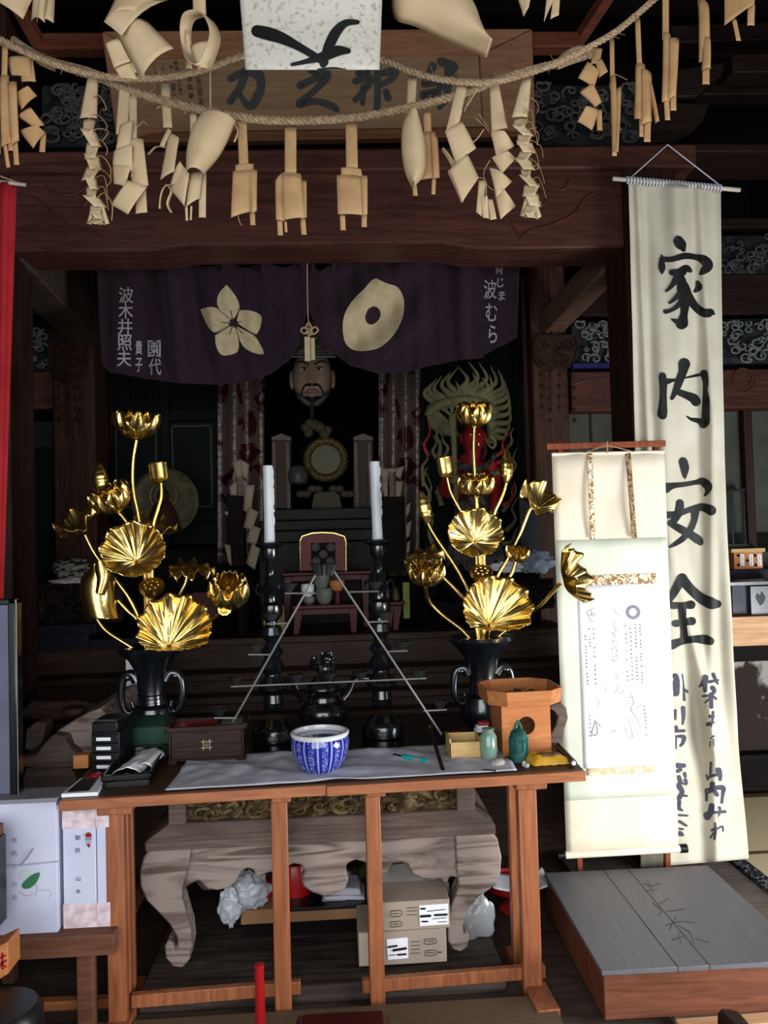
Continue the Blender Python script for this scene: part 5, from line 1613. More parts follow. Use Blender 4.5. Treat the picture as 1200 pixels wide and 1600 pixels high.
o = leaf(X(300, 884), (.1, -.28, 1), 35 * s, gl, cup=-.1, ruf=.2, nr=9, seed=7, off=(0, 0), fold=-.25)
stem([(293, 892), (290, 910), (280, 930), (262, 965), (245, 1005)], o)
o = leaf(X(275, 982, -.1), (.05, -1, .25), 54 * s, gl, cup=.3, ruf=.12, nr=11, seed=8, sy=.92, droop=1, off=(-.2, -.5))
stem([(270, 990, -.07), (255, 1008, -.03), (244, 1025)], o)
o = bloom(X(357, 948, -.08), (.1, -.5, .9), 29 * s, 30 * s, gl, 7, 2, opn=2.15, seed=5)
stem([(354, 948, -.07), (345, 957, -.05), (325, 972, -.03), (280, 1000), (250, 1020)], o)
pod(X(352, 952, -.1), (0, -.9, .2), 10 * s, 9 * s, gl, 'calyx', False)
mb = MB()
for dx in (-6, 0, 6):
    mb.tube([X(232 + dx, 890), X(238 + dx * .7, 1030)], .0085, 12)
each(mb, 'stem', GOLD, gl)

gr = thing('gilt_lotus', 'gilt lotus arrangement with a closed bloom at the top before the red guardian', 'flower arrangement', vb2 + Vector((0, 0, .2)), 'gilt lotus arrangements')
o = bloom(X(741, 668), (.02, -.08, 1), 26 * s, 24 * s, gr, 7, 2, opn=2.1, seed=3)
stem([(741, 668), (740, 700), (742, 740), (745, 800)], o)
o = pod(X(699, 747), (-.15, 0, 1), 12 * s, 34 * s, gr, 'bud_pod', False)
stem([(699, 747), (704, 768), (715, 790), (724, 805)], o)
o = furled(X(791, 755), (.03, 0, 1), 11.5 * s, 54 * s, gr)
stem([(791, 755), (785, 775), (773, 800), (765, 830)], o)
o = bloom(X(744, 776, -.02), (0, -.2, 1), 28 * s, 22 * s, gr, 8, 2, opn=2.05, seed=1)
stem([(745, 778), (747, 810), (748, 860)], o)
o = leaf(X(835, 785), (.35, -.75, .55), 33 * s, gr, cup=.5, ruf=.2, nr=5, seed=9, off=(0, -.3))
stem([(833, 788), (826, 800), (812, 835), (795, 870), (775, 905), (765, 950), (758, 1005)], o)
o = leaf(X(741, 833, -.06), (0, -1, .08), 43 * s, gr, cup=.34, ruf=.1, nr=8, seed=10, sy=.86, off=(0, -.3))
stem([(743, 840, -.04), (750, 890, -.02), (753, 1005)], o)
o = furled(X(669, 818), (-.2, 0, 1), 10.5 * s, 52 * s, gr)
stem([(669, 818), (678, 835), (700, 868), (720, 900), (735, 935), (748, 1005)], o)
o = leaf(X(662, 866), (-.2, -.4, 1), 33 * s, gr, cup=-.1, ruf=.22, nr=8, seed=11, off=(0, 0), fold=-.2)
stem([(668, 880), (690, 900), (715, 925), (735, 950), (750, 1005)], o)
o = bloom(X(665, 915, -.05), (.02, -.25, 1), 28 * s, 24 * s, gr, 8, 2, opn=2.0, seed=2)
stem([(665, 917, -.04), (670, 938), (690, 960), (722, 985), (742, 1010)], o)
o = bloom(X(806, 878), (.2, -.1, 1), 17 * s, 18 * s, gr, 5, 2, opn=1.9, seed=7)
stem([(806, 878), (800, 895), (787, 915), (770, 960), (760, 1005)], o)
o = pod(X(751, 908, -.06), (0, -.6, 1), 17 * s, 20 * s, gr)
stem([(751, 908, -.04), (752, 1005)], o)
o = leaf(X(880, 904, -.12), (.8, -.55, .3), 46 * s, gr, cup=.5, ruf=.12, nr=7, seed=12, sx=.85, fold=.1, off=(0, -.2))
stem([(876, 912, -.12), (862, 926, -.09), (845, 945, -.06), (825, 960), (790, 985), (765, 1008)], o)
o = leaf(X(775, 952, -.1), (.0, -1, .22), 53 * s, gr, cup=.3, ruf=.12, nr=11, seed=13, sy=.92, droop=1, off=(-.25, -.45))
stem([(768, 965, -.07), (762, 985, -.03), (758, 1008)], o)
mb = MB()
for dx in (-6, 0, 6):
    mb.tube([X(750 + dx, 860), X(755 + dx * .7, 1015)], .0085, 12)
each(mb, 'stem', GOLD, gr)

# ================================================================ wire votive candle rack
foot = pz(693, 1206, ZT + .004)
apex = pt(507, 885, 2.78)
rk = thing('candle_rack', 'thin metal triangular votive candle rack standing before the candlesticks', 'candle rack', foot)
AL = lambda x, y: pt(x, y, 2.78)
mb = MB()
mb.tube([AL(493, 898), AL(365, 1126), AL(357, 1140)], .004, 8).tube([AL(522, 893), AL(688, 1145), AL(690, 1148)], .004, 8)
each(mb, 'frame_leg', WIRE, rk)
build(MB().tube([AL(672, 1138), foot], .0065, 8).ball(AL(672, 1139), .01, .008, .018, 10, 8), 'prop_leg', IRON, rk)
mb = MB()
bars = [((445, 927), (493, 927)), ((545, 925), (592, 924)), ((417, 975), (452, 974)), ((574, 972), (606, 971)), ((388, 1023), (423, 1023)), ((605, 1018), (637, 1017)), ((361, 1073), (666, 1060)), ((335, 1122), (370, 1122)), ((662, 1111), (698, 1109))]
for a, b in bars:
    mb.tube([AL(*a), AL(*b)], .0032, 8)
each(mb, 'crossbar', WIRE, rk)
for x, y in ((452, 927), (586, 924), (424, 974), (600, 971), (398, 1022), (630, 1017), (368, 1072), (655, 1061), (463, 1068), (563, 1064), (343, 1121), (688, 1109), (514, 1066)):
    c = AL(x, y) + Vector((0, 0, .004))
    q = mpp(2.78)
    mb = MB().lathe(c, [(4 * q, 0), (5 * q, 2 * q), (13 * q, 12 * q), (13.5 * q, 13 * q), (11.5 * q, 12 * q), (4 * q, 3 * q), (.0004, 3 * q)], 16)
    mb.lathe(c, [(.0016, 0), (.0012, .02), (.0002, .034)], 6)
    build(mb, 'candle_cup', PEWTER, rk)
c = AL(507, 897)
build(MB().lathe(c, [(13 * q, -2 * q), (20 * q, 14 * q), (22 * q, 16 * q), (18 * q, 14 * q), (11 * q, 0), (.0004, 0)], 60, None, .07, 15), 'fluted_cup', PEWTER, rk)
# ================================================================ things on the offering table
def on(px, py, z=ZT):
    p = pz(px, py, z)
    return p


def scl(p):
    return p.y / F


# blue and white bowl with ash
c = on(501, 1203, ZT + .006)
q = scl(c)
t = thing('porcelain_bowl', 'blue and white striped porcelain ash bowl on the white cloth', 'bowl', c)
blue = bpy.data.materials.new('blue_striped_glaze')
blue.use_nodes = True
nt = blue.node_tree
bs = nt.nodes['Principled BSDF']
bs.inputs['Roughness'].default_value = .1
bs.inputs['Coat Weight'].default_value = .5
tc = nt.nodes.new('ShaderNodeTexCoord')
gd = nt.nodes.new('ShaderNodeTexGradient')
gd.gradient_type = 'RADIAL'
nt.links.new(tc.outputs['Object'], gd.inputs[0])


def mth(op, a, b_=None, v=None):
    n = nt.nodes.new('ShaderNodeMath')
    n.operation = op
    nt.links.new(a, n.inputs[0])
    if b_ is not None:
        nt.links.new(b_, n.inputs[1])
    elif v is not None:
        n.inputs[1].default_value = v
    return n.outputs[0]


fr = mth('FRACT', mth('MULTIPLY', gd.outputs['Fac'], v=13.0))
stripe = mth('MULTIPLY', mth('GREATER_THAN', fr, v=.06), mth('LESS_THAN', fr, v=.2))
vor = nt.nodes.new('ShaderNodeTexNoise')
vor.inputs['Scale'].default_value = 95
vor.inputs['Distortion'].default_value = 2.5
nt.links.new(tc.outputs['Object'], vor.inputs['Vector'])
fl = mth('MULTIPLY', mth('GREATER_THAN', vor.outputs['Fac'], v=.53), mth('MULTIPLY', mth('GREATER_THAN', fr, v=.42), mth('LESS_THAN', fr, v=.86)))
fac = mth('MAXIMUM', mth('MULTIPLY', stripe, v=.55), mth('MULTIPLY', fl, v=.5))
mx = nt.nodes.new('ShaderNodeMix')
mx.data_type = 'RGBA'
mx.inputs[6].default_value = lin('#14208c')
mx.inputs[7].default_value = lin('#c3c9e8')
nt.links.new(fac, mx.inputs[0])
nt.links.new(mx.outputs[2], bs.inputs['Base Color'])
k = 62 * q / 62
build(MB().lathe(c, [(26 * q, 0), (28 * q, 1 * q), (36 * q, 11 * q), (42 * q, 25 * q), (45 * q, 40 * q), (44.5 * q, 49 * q), (43 * q, 53 * q)], 48), 'body', blue, t)
build(MB().lathe(c, [(43 * q, 52.5 * q), (45 * q, 55 * q), (45.5 * q, 58 * q), (43.5 * q, 60 * q), (39.5 * q, 60 * q), (38.5 * q, 57 * q), (38.5 * q, 46 * q), (.001, 45 * q)], 48), 'rim', CERW, t)
build(MB().ball(c + Vector((0, 0, 46 * q)), 38 * q, 38 * q, 5 * q, 32, 8), 'ash', ASH, t)

# gas lighter
a, b = on(615, 1180, ZT + .012), on(665, 1189, ZT + .012)
t = thing('gas_lighter', 'turquoise and black gas lighter lying on the white cloth', 'lighter', a)
d = (b - a)
build(MB().tube([a, a + d * .28], .0055, 10), 'nozzle', BLACKP, t)
build(MB().tube([a + d * .26, a + d * .32, a + d * .6, a + d * .66], [.006, .011, .011, .009], 12, flat=.8), 'grip', TURQ, t)
build(MB().tube([a + d * .62, a + d * .9], .0085, 12), 'gas_tank', CELADON, t)
build(MB().tube([a + d * .88, a + d * 1.0], .0095, 12), 'end_cap', TURQ, t)

# pale wooden box
c0_, c1_ = on(703, 1191), on(753, 1188)
q = scl(c0_)
t = thing('wooden_box', 'small open pale wooden box standing at the edge of the white cloth', 'box', c0_)
X0, X1, Yf = c0_.x, c1_.x, c0_.y
h = 30 * q
mb = MB().box(X0, X1, Yf, Yf + .006, ZT + .004, ZT + h).box(X0, X1, Yf + .09, Yf + .096, ZT + .004, ZT + h + .01).box(X0, X0 + .006, Yf, Yf + .096, ZT + .004, ZT + h + .012).box(X1 - .006, X1, Yf, Yf + .096, ZT + .004, ZT + h + .01).box(X0, X1, Yf, Yf + .096, ZT + .004, ZT + .01)
build(mb, 'body', W_BOX, t, bevel=.0015)
build(MB().box(X0 + .008, X1 - .008, Yf + .008, Yf + .088, ZT + .02, ZT + .04), 'dark_lining', BLACKP, t, smooth=False)

# celadon jar, match boxes, stone, stick
c = on(764, 1188, ZT + .003)
q = scl(c)
t = thing('glass_jar', 'pale green squarish glass jar between the pale box and the green bell', 'jar', c)
build(MB().lathe(c, [(10 * q, 0), (12 * q, 3 * q), (13.5 * q, 18 * q), (13 * q, 38 * q), (9 * q, 44 * q), (8 * q, 46 * q), (10 * q, 49 * q), (9 * q, 50 * q), (.0005, 48 * q)], 28), 'body', CELADON, t)
c = on(757, 1168)
for i, (m_, lab) in enumerate(((WHITE, 'white slip of the stacked match boxes behind the green jar, lower one'), (WHITE, 'white match box in the middle of the little stack behind the green jar'), (RED, 'red match box on top of the little stack behind the green jar'))):
    z = ZT + .052 + i * .012
    solo(MB().obox(Vector((c.x, c.y, 0)), TX, TY, -.03 + .006 * i, .012 + .004 * i, 0, .03, z, z + .011), 'match_box', m_, lab, 'match box', 'match boxes behind the jar', bevel=.001)
solo(MB().obox(Vector((c.x, c.y, 0)), TX, TY, -.035, .02, -.005, .035, ZT, ZT + .052), 'small_carton', BLACKP, 'small dark carton under the stacked match boxes', 'carton', bevel=.001)
c = on(778, 1192, ZT + .014)
solo(MB().ball(c, .025, .02, .014, 20, 12, fn=lambda p: p * (1 + .12 * noise.noise(p * 2))), 'pebble', STONE, 'pale rounded stone on the cloth beside the green jar', 'stone')
a, b = on(730, 1201, ZT + .006), on(775, 1205, ZT + .006)
solo(MB().beam(a, b, .016, .004), 'incense_stick_holder', IRON, 'flat dark metal strip near the corner of the white cloth', 'metal strip', bevel=.001)
c = on(676, 1152, ZT + .004)
solo(MB().lathe(c, [(.05, 0), (.06, .002), (.066, .006), (.064, .007), (.05, .004), (.001, .003)], 32, sx=1, sy=.7), 'metal_dish', PEWTER, 'flat grey dish under the foot of the candle rack', 'dish')
for i, (x, y, m_, lab) in enumerate(((712, 1148, RED, 'small red packet lying behind the pale wooden box'), (728, 1140, IRON, 'small brown packet lying behind the pale wooden box'), (700, 1146, BLACKP, 'small black packet nearest the rack foot behind the pale wooden box'))):
    c = on(x, y, ZT)
    solo(MB().obox(Vector((c.x, c.y - .03, 0)), TX, TY, -.022, .022, 0, .03, ZT + .001, ZT + .018), 'small_packet', m_, lab, 'packet', 'packets behind the pale box', bevel=.002)

# octagonal offering stand
cb = on(824, 1180, ZT)
q = scl(cb)
w = 39 * q
t = thing('offering_stand', 'new cedar offering stand with an octagonal tray and a round side hole', 'offering stand', (cb.x, cb.y + w, ZT))
zt_ = ZT + 80 * q
o_ = Vector((cb.x, cb.y, 0))
hole, N_ = [], 32
mb = MB()
sq = []
hz = ZT + 46 * q
for k in range(N_):
    a = 2 * PI * k / N_ + PI / 4
    ca_, sa_ = math.cos(a), math.sin(a)
    m_ = max(abs(ca_), abs(sa_))
    sq.append((w * ca_ / m_, (sa_ / m_ * .5 + .5) * (zt_ - ZT)))
    hole.append((14 * q * ca_, hz - ZT + 14 * q * sa_))
for yy in (0, .008):
    mb.add([o_ + TX * x + TY * yy + Vector((0, 0, ZT + z)) for x, z in sq] + [o_ + TX * x + TY * yy + Vector((0, 0, ZT + z)) for x, z in hole], [(k_, (k_ + 1) % N_, N_ + (k_ + 1) % N_, N_ + k_) for k_ in range(N_)])
mb.add([o_ + TX * x + TY * yy + Vector((0, 0, ZT + z)) for yy in (0, .008) for x, z in hole], [(k_, (k_ + 1) % N_, N_ + (k_ + 1) % N_, N_ + k_) for k_ in range(N_)])
mb.obox(o_, TX, TY, -w, -w + .008, .004, 2 * w, ZT, zt_).obox(o_, TX, TY, w - .008, w, .004, 2 * w, ZT, zt_).obox(o_, TX, TY, -w, w, 2 * w - .008, 2 * w, ZT, zt_)
build(mb, 'body', W_CEDAR, t, smooth=False, recalc=False)


def octa(r, c, z):
    k_ = r * .42
    return [o_ + TX * (c + x) + TY * (w + y) + Vector((0, 0, z)) for x, y in ((-r, -r + k_), (-r + k_, -r), (r - k_, -r), (r, -r + k_), (r, r - k_), (r - k_, r), (-r + k_, r), (-r, r - k_))]


mb = MB().prism(octa(56 * q, 0, zt_), octa(57 * q, 0, zt_ + .006))
a0, a1, a2, a3 = octa(58 * q, 0, zt_), octa(61 * q, 0, zt_ + 23 * q), octa(57.5 * q, 0, zt_ + 23 * q), octa(55 * q, 0, zt_ + .004)
for A_, B_ in ((a0, a1), (a1, a2), (a2, a3)):
    mb.add(A_ + B_, [(k_, (k_ + 1) % 8, 8 + (k_ + 1) % 8, 8 + k_) for k_ in range(8)])
build(mb, 'tray', W_CEDAR, t, smooth=False)
random.seed(31)
cc = o_ + TY * (w * 1.25)
for i in range(12):
    x, y = R(-.03, .045), R(-.03, .03)
    p = cc + TX * x + TY * y + Vector((0, 0, zt_ + .016 + .004 * (i % 4)))
    solo(MB().lathe(p, [(.010, 0), (.0115, .0004), (.0115, .0016), (.010, .002)], 18, Matrix.Rotation(R(-.3, .3), 3, 'X')), 'coin', STEEL if i % 3 else IRON, 'coin lying in the heap on the octagonal cedar tray', 'coin', 'coins on the octagonal tray')

# green bronze bell, yellow packet, pebble, tube
c = on(811, 1188, ZT + .001)
q = scl(c)
t = thing('bronze_bell', 'small verdigris temple bell in front of the octagonal stand', 'bell', c)
build(MB().lathe(c, [(15 * q, 0), (17 * q, 0), (17 * q, 3 * q), (15.5 * q, 5 * q), (15 * q, 14 * q), (15 * q, 16 * q), (14.2 * q, 17 * q), (14 * q, 34 * q), (14.3 * q, 35 * q), (13.5 * q, 37 * q), (12 * q, 44 * q), (7 * q, 49 * q), (.0005, 50 * q)], 32), 'body', VERDI, t)
mb = MB()
for k_ in range(10):
    a = 2 * PI * k_ / 10
    mb.tube([c + Vector((15.1 * q * math.cos(a), 15.1 * q * math.sin(a), z * q)) for z in (16, 36)], .0012, 5)
    for z in (30, 33):
        mb.ball(c + Vector((14.4 * q * math.cos(a + .3), 14.4 * q * math.sin(a + .3), z * q)), .0022, .0022, .0022, 6, 4)
build(mb, 'raised_bands', VERDI, t)
build(MB().tube(catmull([c + Vector((-5 * q, 0, 49 * q)), c + Vector((-3 * q, 0, 56 * q)), c + Vector((0, 0, 59 * q)), c + Vector((3 * q, 0, 56 * q)), c + Vector((5 * q, 0, 49 * q))], 5), .005, 8).ball(c + Vector((0, 0, 60 * q)), .005, .004, .006, 8, 6), 'hanging_loop', VERDI, t)
c = on(860, 1192, ZT)
t = thing('yellow_packet', 'yellow wrapped packet with a brown front beside the green bell', 'packet', c)


def pk(u, v):
    p = Vector((c.x, c.y, 0)) + TX * ((u - .5) * .125) + TY * (v * .085 - .03) + TX * (v * -.03)
    e = min(u, 1 - u, v, 1 - v)
    p.z = ZT + .002 + .026 * min(e * 5, 1) ** .5 + .006 * noise.noise(Vector((u * 5, v * 5, 1)))
    return p


build(MB().grid(pk, 20, 14).grid(lambda u, v: Vector((*pk(u, v).xy, ZT + .001)), 20, 14), 'wrapping', YELLOW, t, ang=60)
build(MB().grid(lambda u, v: pk(.3 + u * .5, .14 + v * .42) + Vector((0, 0, .003)), 10, 8), 'brown_front', mat('brown_card', '#5d4432', '#7a5b44', rough=.5), t, solid=.001, ang=60, recalc=False)
c = on(823, 1196, ZT + .007)
solo(MB().ball(c, .009, .008, .008, 12, 8, fn=lambda p: p * (1 + .3 * noise.noise(p * 3))).ball(c + Vector((-.008, .004, .004)), .007, .006, .01, 10, 8), 'bone_chip', STONE, 'tiny pale knobbly chip between the bell and the yellow packet', 'chip')
a, b = on(872, 1165, ZT + .013), on(896, 1192, ZT + .013)
t = thing('black_tube', 'slim black tube with a white tip at the end of the offering table', 'tube', a)
build(MB().tube([a, b], .011, 14), 'barrel', BLACKP, t)
build(MB().tube([b, b + (b - a).normalized() * .008], [.008, .006], 12), 'tip', WHITE, t)

# dark brown incense box with crest
c0_, c1_ = on(262, 1197), on(384, 1190)
q = scl(c0_)
ax = (c1_ - c0_)
ax.z = 0
wd_ = ax.length
ax.normalize()
ay = Vector((-ax.y, ax.x, 0))
o_ = Vector((c0_.x, c0_.y, 0))
t = thing('incense_box', 'dark brown wooden incense box with a pale well curb crest', 'incense box', c0_)
H_ = 58 * q
build(MB().obox(o_, ax, ay, .012, wd_ - .012, .004, .13, ZT + .012, ZT + H_ - .012), 'body', W_BROWN, t, bevel=.002)
mb = MB()
for x0, x1 in ((0, .03), (wd_ - .03, wd_)):
    for y0, y1 in ((-.004, .03), (.105, .138)):
        mb.obox(o_, ax, ay, x0, x1, y0, y1, ZT, ZT + .016)
mb.obox(o_, ax, ay, .0, wd_, -.002, .136, ZT + .012, ZT + .02)
each(mb, 'foot', W_BROWN, t, bevel=.003)
mb = MB().obox(o_, ax, ay, -.008, wd_ + .008, -.008, .008, ZT + H_ - .016, ZT + H_).obox(o_, ax, ay, -.008, wd_ + .008, .128, .144, ZT + H_ - .016, ZT + H_).obox(o_, ax, ay, -.008, .008, -.008, .144, ZT + H_ - .016, ZT + H_ + .005).obox(o_, ax, ay, wd_ - .008, wd_ + .008, -.008, .144, ZT + H_ - .016, ZT + H_ + .005).obox(o_, ax, ay, wd_ * .62, wd_ * .66, 0, .136, ZT + H_ - .016, ZT + H_)
mb.obox(o_, ax, ay, 0.004, .012, -.002, .012, ZT + .02, ZT + H_ - .016).obox(o_, ax, ay, wd_ - .012, wd_ - .004, -.002, .012, ZT + .02, ZT + H_ - .016)
build(mb, 'rim', W_BROWN, t, bevel=.002)
build(MB().obox(o_, ax, ay, .012, wd_ * .61, .012, .126, ZT + H_ - .014, ZT + H_ - .009), 'red_tray', RED, t, smooth=False)
build(MB().obox(o_, ax, ay, wd_ * .67, wd_ - .012, .012, .126, ZT + H_ - .014, ZT + H_ - .007), 'ash_tray', ASH, t, smooth=False)
mb = MB()
mid, mz, r_ = wd_ * .5, ZT + H_ * .5, .0165
for s_ in (-.62, .62):
    mb.obox(o_, ax, ay, mid - r_ * 1.1, mid + r_ * 1.1, .001, .005, mz + s_ * r_ - .0016, mz + s_ * r_ + .0016)
    mb.obox(o_, ax, ay, mid + s_ * r_ - .0016, mid + s_ * r_ + .0016, .0008, .005, mz - r_ * 1.1, mz + r_ * 1.1)
for x, z in ((0, .004), (-.0035, 0), (.0035, 0), (-.002, -.004), (.002, -.004)):
    mb.ball(o_ + ax * (mid + x) + ay * .003 + Vector((0, 0, mz + z)), .0022, .0022, .0022, 8, 6)
build(mb, 'crest', CREST, t)

# stacked black drawers, green box, black tray with paper bag, booklet
c0_, c1_ = on(138, 1211), on(186, 1202)
t = thing('drawer_stack', 'small stack of black drawers with white labels beside the green box', 'drawer box', c0_)
q = scl(c0_)
o_ = Vector((c0_.x, c0_.y + .03, 0))
ax = Vector((1, -.12, 0)).normalized()
ay = Vector((-ax.y, ax.x, 0))
wd_ = 44 * q
build(MB().obox(o_, ax, ay, 0, wd_, .006, .12, ZT, ZT + 60 * q), 'case', BLACKP, t, bevel=.002)
for i in range(4):
    z0 = ZT + 2 * q + i * 14 * q
    d_ = build(MB().obox(o_, ax, ay, .003, wd_ - .003, -.002, .01, z0, z0 + 13 * q), 'drawer', BLACKP, t, bevel=.002)
    if i < 4:
        build(MB().obox(o_, ax, ay, .02, wd_ - .026, -.0035, -.001, z0 + 4 * q, z0 + 9 * q), 'label_card', WHITE, d_, smooth=False)
build(MB().obox(o_, ax, ay, .004, wd_ - .004, .0, .115, ZT + 60 * q, ZT + 76 * q), 'top_tray', BLACKP, t, bevel=.004)
build(MB().obox(o_, ax, ay, .012, wd_ - .01, .01, .1, ZT + 76 * q, ZT + 79 * q), 'loose_papers', PEWTER, t, smooth=False)
c = on(228, 1184)
o_ = Vector((c.x, c.y + .02, 0))
t = thing('green_box', 'dark green paper box with a yellow green end behind the black tray', 'box', c)
build(MB().obox(o_, TX, TY, -.09, .075, 0, .1, ZT, ZT + .1).hexa([o_ + TX * x + TY * y + Vector((0, 0, z)) for x, y, z in ((-.09, 0, ZT + .1), (.075, 0, ZT + .1), (.075, .1, ZT + .1), (-.09, .1, ZT + .1), (-.05, .05, ZT + .122), (.05, .05, ZT + .122), (.05, .1, ZT + .122), (-.05, .1, ZT + .122))]), 'body', GREENL, t, bevel=.003)
build(MB().obox(o_, TX, TY, .075, .078, .0, .1, ZT + .008, ZT + .1), 'end_panel', GREENY, t, smooth=False)
p00, p10 = on(161, 1234), on(234, 1229)
o_ = Vector((p00.x, p00.y, 0))
ax = (p10 - p00).normalized()
ax.z = 0
dv = on(259, 1182) - p10
t = thing('lacquer_tray', 'black lacquer tray stack slanting away with a white paper bag on it', 'tray', p00)
wv = (p10 - p00)


def tq(u, v, z):
    return p00 + wv * u + dv * v + Vector((0, 0, z))


mb = MB().hexa([tq(.02, .02, 0), tq(.98, .02, 0), tq(.98, .98, 0), tq(.02, .98, 0), tq(.02, .02, .02), tq(.98, .02, .02), tq(.98, .98, .02), tq(.02, .98, .02)])
build(mb, 'lower_tray', BLACKP, t, bevel=.002)
mb = MB()
mb.hexa([tq(0, 0, .022), tq(1, 0, .022), tq(1, 1, .022), tq(0, 1, .022), tq(-.03, -.03, .028), tq(1.03, -.03, .028), tq(1.03, 1.03, .028), tq(-.03, 1.03, .028)])
for a_, b_, c_, d_ in ((-.03, 1.03, -.03, .03), (-.03, 1.03, .97, 1.03), (-.03, .03, -.03, 1.03), (.97, 1.03, -.03, 1.03)):
    mb.hexa([tq(a_, c_, .028), tq(b_, c_, .028), tq(b_, d_, .028), tq(a_, d_, .028), tq(a_, c_, .042), tq(b_, c_, .042), tq(b_, d_, .042), tq(a_, d_, .042)])
build(mb, 'upper_tray', LACQ, t, bevel=.0015)
t2 = thing('paper_bag', 'white paper bag with a twisted top lying on the black lacquer tray', 'paper bag', tq(.4, .3, .03))
mb = MB().grid(lambda u, v: tq(.12 + .62 * u + .3 * v, .12 + .75 * v, .031 + .02 * math.sin(u * PI) * (1 - v * .3) + .006 * noise.noise(Vector((u * 4, v * 4, 0)))), 10, 16)
build(mb, 'bag', WHITE, t2, solid=.001, ang=60, recalc=False)
mb = MB().grid(lambda u, v: tq(.6 + .35 * u + .15 * v, .25 + .5 * v, .034 + .015 * math.sin(u * PI)), 8, 10)
build(mb, 'folded_flap', WHITE, t2, solid=.001, ang=60, recalc=False)
t = thing('booklet', 'white booklet with a grey cover at the corner of the offering table', 'booklet', on(125, 1240))
pp = [on(96, 1247), on(153, 1244), on(166, 1218), on(126, 1222)]
build(MB().prism([p + Vector((0, 0, .001)) for p in pp], [p + Vector((0, 0, .012)) for p in pp]), 'pages', WHITE, t, smooth=False)
pp2 = [pp[0].lerp(pp[1], a).lerp(pp[3].lerp(pp[2], a), b_) for a, b_ in ((.1, .08), (.72, .1), (.75, .95), (.1, .95))]
build(MB().prism([p + Vector((0, 0, .0122)) for p in pp2], [p + Vector((0, 0, .0135)) for p in pp2]), 'cover', PEWTER, t, smooth=False)
c = on(150, 1218, ZT)
solo(MB().lathe(c, [(.018, 0), (.02, .003), (.02, .016), (.016, .02), (.001, .021)], 20), 'red_pot', RED, 'small red lidded pot between the drawers and the black tray', 'pot')
solo(MB().pbox(114, 1180, 138, 1201, 2.75, .04), 'pale_wood_block', W_CEDAR, 'pale cedar block beside the stacked black drawers', 'wood block', bevel=.002)

# ================================================================ boxes, shelf and board at the near edge
YSH = 2.42
t = thing('shelf_stand', 'two tier wooden shelf stand holding white gift boxes beside the offering table', 'shelf', pt(90, 1560, YSH) * 1)
zs = pt(60, 1248, YSH).z
zl = pt(90, 1462, YSH).z
xa, xb = pt(-210, 1400, YSH).x, pt(160, 1250, YSH).x
xe = A.x - .01
build(MB().box(xa, min(xb, xe), YSH, YSH + .11, zs - .012, zs), 'top_shelf', mat('grey_shelf_paint', '#77777d', '#85858c', rough=.5), t, bevel=.002)
build(MB().box(xa, xb + .03, YSH - .01, YSH + .4, zl - .06, zl), 'lower_shelf', W_SIDE, t, bevel=.003)
for px in (132, -60):
    p = pt(px, 1500, YSH + .02)
    build(MB().box(p.x - .024, p.x + .024, YSH + .02, YSH + .065, 0, zl - .06), 'leg', W_SIDE, t, bevel=.003)
    build(MB().box(p.x - .02, p.x + .02, YSH + .34, YSH + .38, 0, zl - .06), 'leg', W_SIDE, t, bevel=.003)
t = thing('gift_box', 'large white gift box printed with a lotus and tied with a pale cord', 'box', pt(40, 1460, YSH))
XL, XR = pt(-70, 1400, YSH).x, pt(86, 1400, YSH).x
zt2 = zs - .016
build(MB().box(XL, XR, YSH + .02, YSH + .105, zl, zt2), 'body', GIFT, t, bevel=.002)
PB = lambda x, y: pt(x, y, YSH + .019)
build(MB().tube([PB(-70, 1352), PB(30, 1352), PB(91, 1346)], .003, 6).tube([PB(32, 1352), PB(44, 1338), PB(52, 1325)], .005, 6, flat=.3), 'tied_cord', mat('grey_cord', '#a5a4b2', '#b5b4c1'), t)
mb = MB()
blob(mb, [(34, 1382), (45, 1370), (60, 1363), (62, 1368), (56, 1380), (46, 1388), (36, 1388)], PB, 4)
build(mb, 'printed_leaf', mat('printed_green', '#2f6b45', '#3f7c55', rough=.6), t, smooth=False, recalc=False)
mb = MB()
blob(mb, [(32, 1374), (33, 1364), (40, 1360), (47, 1362), (47, 1370), (40, 1374)], PB, 3)
build(mb, 'printed_flower', mat('printed_pale_bloom', '#b9c3c0', '#c9d2cf', rough=.6), t, smooth=False, recalc=False)
strokes('printed_stem', [[(54, 1376, .8), (58, 1390, .8), (55, 1399, .8)], [(62, 1392, .6), (72, 1390, .6), (80, 1395, .6), (76, 1402, .6)], [(30, 1394, .6), (42, 1400, .6), (52, 1396, .6)]], PB, INKG, t)
letters('printed_lettering', [('御', 22, 1313, 8, 8), ('明', 22, 1334, 8, 8), ('前', 22, 1353, 8, 8), ('村', 23, 1382, 8, 8), ('松', 23, 1402, 8, 8)], PB, INKG, t)
